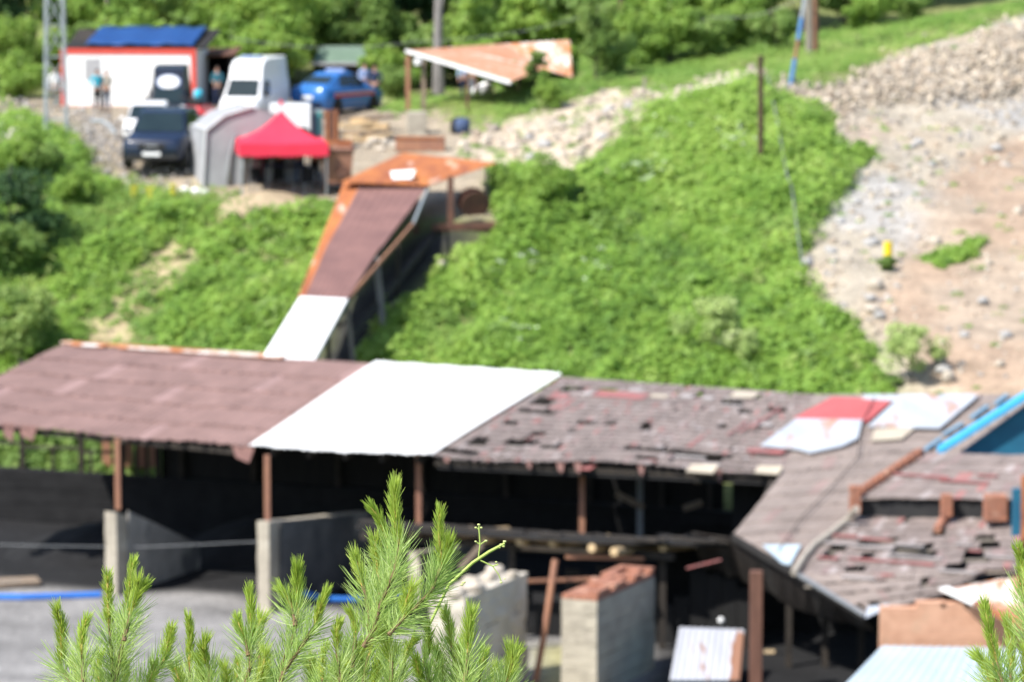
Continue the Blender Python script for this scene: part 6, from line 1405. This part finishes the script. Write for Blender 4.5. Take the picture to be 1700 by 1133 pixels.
# blue saloon
def saloon(p, rz, label):
    t = thing('parked_car', label, 'car', p, rz); paint = 'paint_blue'
    shell(MB(), [(-2.25, .68, .72, .36, .62, .70, .6), (-2.1, .82, .86, .26, .70, .82, .74), (-1.3, .88, .9, .22, .82, .94, .8), (1.3, .88, .9, .22, .88, 1.02, .8), (2.0, .84, .88, .26, .90, 1.04, .76), (2.25, .76, .8, .38, .84, .98, .68)]).build('body', paint, t, world=False, smooth=True)
    secs = []
    for y, zb, zt, w0, w1 in ((-1.2, .92, .96, .8, .74), (-.45, .98, 1.36, .8, .62), (0, .98, 1.45, .8, .62), (.7, .98, 1.43, .8, .62), (1.1, .98, 1.32, .8, .62), (1.85, 1.0, 1.06, .76, .7)):
        secs.append([Vector((w0, y, zb)), Vector((w1, y, zt - .04)), Vector((w1 * .88, y, zt)), Vector((-w1 * .88, y, zt)), Vector((-w1, y, zt - .04)), Vector((-w0, y, zb))])
    MB().loft(secs).build('roof', paint, t, world=False)
    glassq(t, [(-.64, 1.72, 1.10), (.64, 1.72, 1.10), (.54, 1.15, 1.32), (-.54, 1.15, 1.32)], 'rear_window', th=.02)
    glassq(t, [(-.66, -1.08, 1.02), (.66, -1.08, 1.02), (.56, -.48, 1.33), (-.56, -.48, 1.33)], 'windscreen', th=.02)
    for s in (-1, 1):
        for y0, y1 in ((-.8, .12), (.18, 1.05)):
            glassq(t, [(s * .795, y0, 1.0), (s * .795, y1, 1.0), (s * .655, min(y1, .9), 1.34), (s * .655, max(y0, -.35), 1.34)], 'side_window', th=.012)
        MB().box((s * .9, -.75, 1.0), (.14, .1, .12)).build('mirror', paint, t, world=False, bevel=.02)
        MB().hexa([(s * .44, 2.23, .72), (s * .78, 2.14, .72), (s * .78, 2.0, .72), (s * .44, 2.1, .72)], [(s * .44, 2.24, .92), (s * .78, 2.15, .92), (s * .78, 2.0, .92), (s * .44, 2.1, .92)]).build('tail_light', 'tail_red', t, world=False)
        MB().box((s * .905, .1, .70), (.012, 3.0, .09)).build('side_stripe', 'paint_red', t, world=False)
        MB().box((s * .905, .1, .78), (.012, 3.0, .03)).build('side_stripe', 'plate', t, world=False)
        MB().box((s * .6, -2.17, .66), (.3, .1, .14)).build('headlight', 'lamp_glass', t, world=False)
    MB().box((0, 2.27, .66), (.52, .02, .12)).build('number_plate', 'plate', t, world=False)
    MB().box((0, 2.22, .42), (1.4, .12, .2)).build('bumper', 'paint_navy', t, world=False, bevel=.03)
    MB().box((0, .1, 1.50), (.9, .22, .1)).build('light_bar', 'cloth_sky', t, world=False, bevel=.03)
    wheelset(t, (-.82, .82), (-1.35, 1.35), .33)
    return t
t = saloon(on(562, 146), math.pi - .55, 'blue patrol car with red side stripe seen from the rear'); t.scale = (1.0, .95, 1.2)
# red quad bike
q = thing('quad_bike', 'small red vehicle with bright headlamp between the black and white vans', 'quad bike', on(327, 138.2), -.15); q.scale = (1.2, 1.1, 1.25)
MB().hexa([(-.45, -.9, .55), (.45, -.9, .55), (.45, .8, .6), (-.45, .8, .6)], [(-.35, -.8, .85), (.35, -.8, .85), (.38, .75, .82), (-.38, .75, .82)]).build('body', 'paint_red', q, world=False, bevel=.06)
for x in (-.42, .42):
    for y in (-.65, .62):
        MB().box((x, y, .66), (.36, .62, .08)).build('mudguard', 'paint_red', q, world=False, bevel=.03)
MB().box((0, .15, .92), (.34, .8, .14)).build('saddle', 'tyre', q, world=False, bevel=.04)
MB().tube([(-.4, -.55, 1.15), (0, -.6, 1.05), (.4, -.55, 1.15)], .03, 8).build('handlebar', 'tyre', q, world=False)
MB().box((0, -.92, .45), (.8, .08, .2)).build('bumper', 'teal', q, world=False)
MB().lathe([(.02, 0), (.12, 0), (.12, .06), (.02, .08)], (-.2, -.98, .78), 'Y', 14).build('headlight', 'lamp_glass', q, world=False)
wheelset(q, (-.5, .5), (-.65, .62), .3)
g = on(332, 139.2); o = MB().lathe([(.05, 0), (.24, .02), (.26, .5), (.24, .85), (.08, .9)], (0, 0, 0), n=16).build('blue_barrel', 'cloth_cyan', None, smooth=True); o.location = g + Vector((0, 0, 1.05)); o.scale = (.7, .7, .6); tag(o, 'light blue container standing on the back of the red vehicle', 'container')

# ------------------------------------------------------------------ people
def skin_obj(name, V_, E_, Rr_, mat, parent, sub=1):
    bm = bmesh.new(); lay = bm.verts.layers.skin.verify(); vs = []
    for i, (p, r) in enumerate(zip(V_, Rr_)):
        v = bm.verts.new(p); v[lay].radius = (r, r) if not isinstance(r, tuple) else r; v[lay].use_root = (i == 0); vs.append(v)
    for a, b in E_: bm.edges.new((vs[a], vs[b]))
    me = bpy.data.meshes.new(name); bm.to_mesh(me); bm.free(); me.materials.append(M[mat])
    o = link(name, me, parent); m = o.modifiers.new('skin', 'SKIN'); m.use_smooth_shade = True
    s = o.modifiers.new('sub', 'SUBSURF'); s.levels = s.render_levels = sub; return o
def person(p, rz, label, shirt, trousers, arms='down', lean=0.0, h=1.74, hat=None):
    t = thing('person', label, 'person', p, rz); k = h / 1.74; t.scale = (k, k, k)
    Vv = [(0, 0, .95), (0, .0, 1.12), (0, .01, 1.30), (0, .01, 1.44), (0, 0, 1.52), (0, -.01, 1.60), (0, -.02, 1.69)]
    Rv = [(.15, .10), (.14, .095), (.165, .10), (.10, .07), .052, (.075, .09), (.062, .075)]
    E = [(0, 1), (1, 2), (2, 3), (3, 4), (4, 5), (5, 6)]
    def chain(root, pts, rs):
        prev = root
        for q_, r_ in zip(pts, rs): Vv.append(q_); Rv.append(r_); E.append((prev, len(Vv) - 1)); prev = len(Vv) - 1
        return prev
    A = {'down': lambda s: [(s * .18, .01, 1.42), (s * .25, .02, 1.16), (s * .27, -.05, .92), (s * .27, -.08, .84)],
         'front': lambda s: [(s * .18, .01, 1.42), (s * .25, .02, 1.17), (s * .14, -.22, 1.10), (s * .07, -.26, 1.12)],
         'hip': lambda s: [(s * .18, .01, 1.42), (s * .33, .06, 1.2), (s * .22, -.06, 1.02), (s * .16, -.1, 1.0)]}[arms]
    sh_v, sh_e, sh_r = [(0, 0, .93), (0, .0, 1.12), (0, .01, 1.30), (0, .01, 1.45)], [(0, 1), (1, 2), (2, 3)], [(.17, .12), (.155, .112), (.18, .115), (.10, .08)]
    for s in (-1, 1):
        a = A(s); w = chain(3, a, [.062, .046, .032, .034])
        hx, hy, hz_ = a[-1]
        for f, (dx, ln_) in enumerate(((-.03, .07), (-.012, .085), (.008, .08), (.026, .065))): chain(w, [(hx + dx * .5, hy + dx, hz_ - ln_ * .6), (hx + dx * .5 - s * .012, hy + dx - .012, hz_ - ln_)], [.010, .008])
        chain(w, [(hx - s * .03, hy - .045, hz_ + .0), (hx - s * .035, hy - .06, hz_ - .03)], [.011, .009])
        chain(0, [(s * .09, 0, .86), (s * .11, -.01, .48), (s * .12, .03, .09), (s * .13, -.12, .04)], [.088, .055, .038, .035])
        b_ = len(sh_v); sh_v += a[:3]; sh_r += [.08, .062, .045]; sh_e += [(3, b_), (b_, b_ + 1), (b_ + 1, b_ + 2)]
    Vv += [(0, -.095, 1.60), (.082, 0, 1.61), (-.082, 0, 1.61)]; Rv += [.014, .016, .016]; n = len(Vv); E += [(5, n - 3), (5, n - 2), (5, n - 1)]
    skin_obj('body', Vv, E, Rv, 'skin', t)
    skin_obj('shirt', sh_v, sh_e, sh_r, shirt, t)
    tv, te, tr_ = [(0, 0, .98)], [], [(.165, .118)]
    for s in (-1, 1):
        b_ = len(tv); tv += [(s * .095, 0, .84), (s * .11, -.01, .48), (s * .12, .03, .10)]; tr_ += [.104, .075, .062]; te += [(0, b_), (b_, b_ + 1), (b_ + 1, b_ + 2)]
    skin_obj('trousers', tv, te, tr_, trousers, t)
    for s in (-1, 1): MB().hexa([(s * .12 - .05, -.19, 0), (s * .12 + .05, -.19, 0), (s * .12 + .045, .09, 0), (s * .12 - .045, .09, 0)], [(s * .12 - .04, -.16, .06), (s * .12 + .04, -.16, .06), (s * .12 + .04, .08, .10), (s * .12 - .04, .08, .10)]).build('shoe', 'hair', t, world=False)
    hm = MB(); vs, fs = rock_base(5, 2)
    secs = [[Vector((.086 * math.cos(a) * math.cos(b), .02 + .104 * math.sin(a) * math.cos(b), 1.655 + .10 * math.sin(b))) for a in [i * 2 * math.pi / 14 for i in range(14)]] for b in (-.1, .3, .7, 1.1, 1.45)]
    hm.loft(secs).build('hair', hat or 'hair', t, world=False, smooth=True)
    for s in (-1, 1): MB().lathe([(.002, 0), (.012, .004), (.002, .008)], (s * .032, -.108, 1.632), 'Y', 8).build('eye', 'hair', t, world=False)
    MB().box((0, -.1, 1.565), (.05, .012, .012)).build('mouth', 'tail_red', t, world=False)
    return t
person(on(166, 146.8), .6, 'person in a cyan top standing in front of the white cabin', 'cloth_cyan', 'cloth_black', 'hip')
person(on(181, 146.9), -.5, 'person in dark grey trousers beside the person in cyan', 'cloth_stone', 'cloth_grey', 'front')
person(on(97, 147.5), .3, 'person in white standing behind the pylon at the cabin corner', 'cloth_white', 'cloth_stone', 'down')
person(on(364, 149.3), -.1, 'person in teal and dark clothes before the dark store', 'cloth_teal', 'cloth_navy', 'front')
person(on(607, 149.5), .4, 'person in light blue shirt standing behind the blue patrol car', 'cloth_sky', 'cloth_jeans', 'front', h=1.8)
person(on(624, 148.5), -.5, 'person in dark navy leaning beside the blue patrol car', 'cloth_navy', 'cloth_navy', 'hip', h=1.75)
person(on(772, 150.5), .2, 'person in light blue shirt under the rusty canopy', 'cloth_sky', 'cloth_navy', 'down')
person(on(786, 150.0), -.7, 'person in grey clothes right of the one in light blue under the rusty canopy', 'cloth_stone', 'cloth_grey', 'front', h=1.68)
gg = G(468, 318)
def gpt(dx, dy): v = Vector((gg.x + dx, gg.y + dy, 0)); return hzp(v)
person(gpt(-.15, .9), .3, 'person in black clothes in the middle under the red canopy', 'cloth_black', 'cloth_black', 'front')
person(gpt(.55, .75), -.3, 'person in maroon top and jeans under the red canopy', 'cloth_maroon', 'cloth_jeans', 'hip')
person(gpt(1.1, .5), -.6, 'person in dark clothes at the right leg of the red canopy', 'cloth_navy', 'cloth_black', 'down')
person(gpt(-.85, 1.1), .5, 'person in maroon trousers at the left under the red canopy', 'cloth_black', 'cloth_maroon', 'front')
for k, (px, Y, s, c) in enumerate(((795, 148.8, .3, 'white_wall'), (806, 148.6, .34, 'white_wall'), (800, 148.2, .26, 'tarp_pale'))):
    o = MB().lathe([(.3, 0), (1, .15), (.9, .7), (.4, 1.0), (.05, 1.05)], (0, 0, 0), n=10).build('filled_sack', c, None, smooth=True); o.location = on(px, Y); o.scale = (s, s * .8, s * 1.5)
    tag(o, 'white filled sack beside the people under the rusty canopy', 'sack', 'white sacks under the rusty canopy')
for px, py in ((222, 340), (248, 343), (286, 336)):
    g = G(px, py); rng = np.random.default_rng(px); P = np.c_[rng.normal(0, .05, 60), rng.normal(0, .05, 60), rng.uniform(.25, .65, 60)]
    t = thing('yellow_mullein', 'tall yellow flower spike ' + {222: 'left of three on the bank edge', 248: 'middle of three on the bank edge below the navy car', 286: 'right of three on the bank edge near the white bags'}[px], 'flower', g, 0, 'yellow flower spikes on the bank edge')
    link('flower_head', leaf_obj('flower_head', P, np.tile([0, -1, .5], (60, 1)), .09, 'flower_yellow', rng, rng.uniform(0, 1, 60)), t); MB().tube([(0, 0, -.1), (0, 0, .65)], .02, 6).build('stem', 'sprig', t, world=False)

# ------------------------------------------------------------------ the pines in front
def needles(path, rad0, length, n, ang, width, rng, tuft=True, droop=0.0):
    """blade pairs along a stem path"""
    path = [np.array(p) for p in path]; seg = [np.linalg.norm(path[i + 1] - path[i]) for i in range(len(path) - 1)]; tot = sum(seg); cum = np.r_[0, np.cumsum(seg)]
    s = rng.uniform(0, 1, n) ** .9 * tot; i = np.clip(np.searchsorted(cum, s) - 1, 0, len(seg) - 1)
    A = np.array(path)[i]; B = np.array(path)[i + 1]; f = ((s - cum[i]) / np.array(seg)[i])[:, None]; P = A + (B - A) * f
    D = B - A; D /= np.linalg.norm(D, axis=1, keepdims=True)
    r_ = rng.normal(0, 1, (n, 3)); X = r_ - (r_ * D).sum(1, keepdims=True) * D; X /= np.linalg.norm(X, axis=1, keepdims=True)
    t = s / tot; an = (ang * (1.05 - .35 * t ** 6) * rng.uniform(.7, 1.3, n))[:, None]
    L = (length * rng.uniform(.6, 1.2, n) * (1 - .1 * t ** 6))[:, None]
    dirv = D * np.cos(an) + X * np.sin(an); 
    mid = P + X * rad0 + dirv * L * .5; tip = P + X * rad0 + (dirv + D * .12 + np.array([0, 0, -droop])) * L
    base = P + X * rad0 * .6
    Wv = np.cross(dirv, rng.normal(0, 1, (n, 3))); Wv /= np.linalg.norm(Wv, axis=1, keepdims=True); Wv *= width / 2
    v = np.stack([base - Wv * .8, base + Wv * .8, mid + Wv, mid - Wv, tip + Wv * .25, tip - Wv * .25], 1).reshape(-1, 3)
    k = np.arange(n)[:, None] * 6
    qd = np.concatenate([k + np.array([[0, 1, 2, 3]]), k + np.array([[3, 2, 4, 5]])], 0)
    tn = np.clip(rng.normal(.5, .22, n), 0, 1); return v, qd, np.r_[tn, tn]
def pine(label, root_px, root_Y, shoots, fill, seed):
    """shoots: (tip px, tip py, base px, base py, [stem points down]), depth"""
    rng = np.random.default_rng(seed); rp = random.Random(seed)
    rt = V(root_px, 1500, root_Y); g = Vector((rt.x, rt.y, hz(rt.x, rt.y)))
    t = thing('pine_tree', label, 'pine', g)
    crown = V(root_px, 1190, root_Y)
    MB().tube([g - Vector((0, 0, .2)), lerp(g, crown, .5) + Vector((.03, 0, 0)), crown], [.045, .035, .018], 10).build('trunk', 'twig', t)
    def shoot(tip, base, lower, Y, ln_new=.024, ln_old=.052, nw=1.0):
        d = rp.uniform(-.18, .18); Yb = Y + d
        a = V(*tip, Yb + rp.uniform(-.03, .03)); b = V(*base, Yb)
        low = [V(x, y, Yb - .02) for x, y in lower]
        bend = Vector((rp.uniform(-.006, .006), rp.uniform(-.004, .004), 0)); pth = [b, lerp(b, a, .35) + bend * .8, lerp(b, a, .7) + bend, a]
        h = MB().tube(pth, [.0030, .0028, .0024, .0016], 7).build('shoot', 'candle', t)
        ln = (a - b).length
        v, qd, tn = needles(pth, .002, ln_new * rp.uniform(.7, 1.2), max(150, int(ln * 4800 * nw)), .46 * rp.uniform(.8, 1.25), .0013, rng); tn = np.clip(tn + rp.uniform(-.3, .25), 0, 1)
        o_ = link('needles', np_mesh('needles', v - np.array(t.location), quads=qd, mats=[M['needle_new']], face_f=tn), h)
        pts = [b] + low
        if lower:
            st = MB().tube(list(reversed(pts)), [.0038 - .0012 * i / len(pts) for i in range(len(pts))], 8).build('branch', 'twig', t)
            ln = sum((pts[i + 1] - pts[i]).length for i in range(len(pts) - 1))
            v, qd, tn = needles(list(reversed(pts)), .004, ln_old, int(ln * 2200), .72 * rp.uniform(.8, 1.2), .0013, rng, droop=rp.uniform(.0, .14)); tn = np.clip(tn + rp.uniform(-.3, .3), 0, 1)
            link('needles', np_mesh('needles', v - np.array(t.location), quads=qd, mats=[M['needle_old']], face_f=tn), st)
    for tip, base, lower in shoots: shoot(tip, base, lower, root_Y)
    for tip, base, lower in fill: shoot(tip, base, lower, root_Y + .12, nw=.9)
    return t
pine('small pine at the lower left with six upright shoots', 190, 6.05, [
    ((94, 1012), (100, 1108), [(118, 1135), (150, 1180)]), ((145, 1027), (136, 1088), [(138, 1130), (155, 1185)]), ((179, 955), (182, 1040), [(184, 1080), (188, 1135), (192, 1185)]),
    ((221, 934), (210, 1028), [(203, 1075), (192, 1130), (190, 1185)]), ((241, 972), (216, 1022), [(206, 1065)]), ((285, 1042), (272, 1100), [(246, 1133), (210, 1180)]),
    ((228, 965), (213, 1015), [])],
    [((120, 1100), (140, 1170), [(150, 1190)]), ((255, 1105), (235, 1160), [(215, 1190)]), ((205, 1095), (200, 1160), [(195, 1190)]), ((165, 1090), (172, 1150), [(180, 1190)])], 101)
pine('middle pine with the tallest shoots in front of the shed', 560, 6.0, [
    ((656, 805), (663, 905), [(655, 950), (632, 1005), (622, 1045), (603, 1075)]), ((617, 843), (645, 910), [(652, 950), (640, 1000), (625, 1050)]), ((731, 847), (734, 938), [(718, 980), (690, 1010), (640, 1050), (603, 1075)]),
    ((588, 921), (603, 974), [(612, 1010), (612, 1050)]), ((622, 895), (628, 955), [(632, 990)]), ((620, 984), (624, 1045), [(612, 1068)]), ((494, 943), (495, 1020), [(487, 1060), (465, 1112), (450, 1170)]),
    ((465, 978), (484, 1012), [(490, 1040)]), ((542, 982), (523, 1040), [(500, 1075), (470, 1118), (455, 1170)]), ((563, 1034), (560, 1085), [(565, 1130), (570, 1180)]),
    ((603, 1075), (551, 1135), [(500, 1190)]), ((685, 975), (672, 1025), [(645, 1055)]), ((745, 900), (728, 950), [(715, 985)]), ((580, 1015), (590, 1060), [(585, 1110)])],
    [((640, 1040), (650, 1100), [(650, 1160)]), ((600, 1090), (600, 1140), [(590, 1190)]), ((660, 1075), (640, 1130), [(620, 1190)]), ((540, 1075), (535, 1130), [(530, 1190)]), ((690, 1060), (670, 1110), [(640, 1180)]), ((515, 1095), (520, 1150), [(525, 1200)]), ((575, 1070), (580, 1130), [(575, 1200)]), ((630, 1095), (615, 1150), [(600, 1200)]), ((440, 1110), (452, 1160), [(460, 1200)]), ((620, 1020), (612, 1090), [(600, 1150)]), ((560, 1100), (550, 1150), [(545, 1200)])], 102)
pine('low pine between the left and the middle pine', 370, 6.1, [
    ((313, 1028), (314, 1108), [(318, 1150), (340, 1200)]), ((341, 1065), (346, 1108), [(350, 1150), (358, 1200)]), ((373, 1107), (372, 1150), [(370, 1200)]), ((414, 980), (417, 1060), [(415, 1110), (395, 1180)]), ((395, 1027), (408, 1062), [(412, 1090)]),
    ((434, 1027), (430, 1075), [(432, 1110), (420, 1180)])],
    [((330, 1095), (340, 1150), [(350, 1200)]), ((395, 1100), (392, 1150), [(385, 1200)]), ((290, 1110), (305, 1160), [(330, 1200)]), ((440, 1085), (425, 1140), [(405, 1200)])], 103)
pine('pine in front of the concrete stubs with blunt shoots', 770, 5.95, [
    ((738, 1016), (750, 1078), [(758, 1133), (765, 1190)]), ((782, 1020), (778, 1085), [(772, 1130), (770, 1190)]), ((804, 1084), (797, 1120), [(785, 1180)]), ((848, 1081), (842, 1133), [(825, 1190)]), ((707, 1037), (705, 1098), [(715, 1145), (740, 1200)]), ((858, 1083), (845, 1133), [(835, 1190)])],
    [((762, 1080), (765, 1135), [(768, 1200)]), ((725, 1085), (735, 1140), [(750, 1200)]), ((825, 1110), (810, 1160), [(795, 1200)]), ((690, 1095), (710, 1150), [(735, 1200)]), ((770, 1105), (772, 1150), [(770, 1200)])], 104)
pine('pine cut by the right edge of the picture', 1690, 5.9, [
    ((1690, 910), (1700, 985), [(1706, 1040), (1712, 1100)]), ((1635, 1004), (1655, 1100), [(1668, 1150), (1680, 1200)]), ((1671, 1030), (1677, 1115), [(1682, 1150), (1688, 1200)]), ((1624, 1092), (1642, 1133), [(1660, 1190)]), ((1712, 950), (1712, 1010), [(1712, 1080)])],
    [((1650, 1090), (1660, 1150), [(1675, 1200)]), ((1700, 1080), (1700, 1140), [(1695, 1200)])], 105)
# flowering sprig
sp = thing('flowering_sprig', 'slender sprig with tiny pale buds beside the tallest pine shoots', 'wild plant', V(700, 1190, 6.2))
def s3(px, py): return V(px, py, 6.2)
MB().tube([s3(690, 1190), s3(712, 1040), s3(745, 972), s3(785, 935), s3(812, 917), s3(838, 903)], [.0025, .0025, .0026, .0028, .0028, .0022], 8).build('stem', 'sprig', sp)
br = MB(); br.tube([s3(794, 929), s3(797, 905), s3(795, 874)], .0013, 6); br.tube([s3(797, 931), s3(818, 941), s3(827, 938)], .0013, 6); br.tube([s3(818, 941), s3(828, 955), s3(832, 966)], .0010, 6); br.tube([s3(797, 905), s3(806, 899)], .0010, 6); br.tube([s3(797, 905), s3(790, 900)], .001, 6); br.tube([s3(795, 880), s3(790, 876)], .001, 6)
br.build('twig', 'sprig', sp)
vs, fs = rock_base(3, 1)
for px, py, s in ((795, 872, 3.2), (790, 877, 2.6), (799, 877, 2.8), (807, 899, 3.2), (790, 900, 2.6), (838, 900, 3.6), (832, 905, 3), (836, 908, 3), (824, 934, 2.4), (832, 968, 3), (838, 962, 2.2), (829, 910, 2.6), (770, 968, 4.2), (767, 972, 3.4)):
    c = s3(px, py); MB().add([c + Vector(v_) * s * .001 for v_ in vs], [tuple(f) for f in fs]).build('bud', 'sprig_bud', sp, smooth=True)
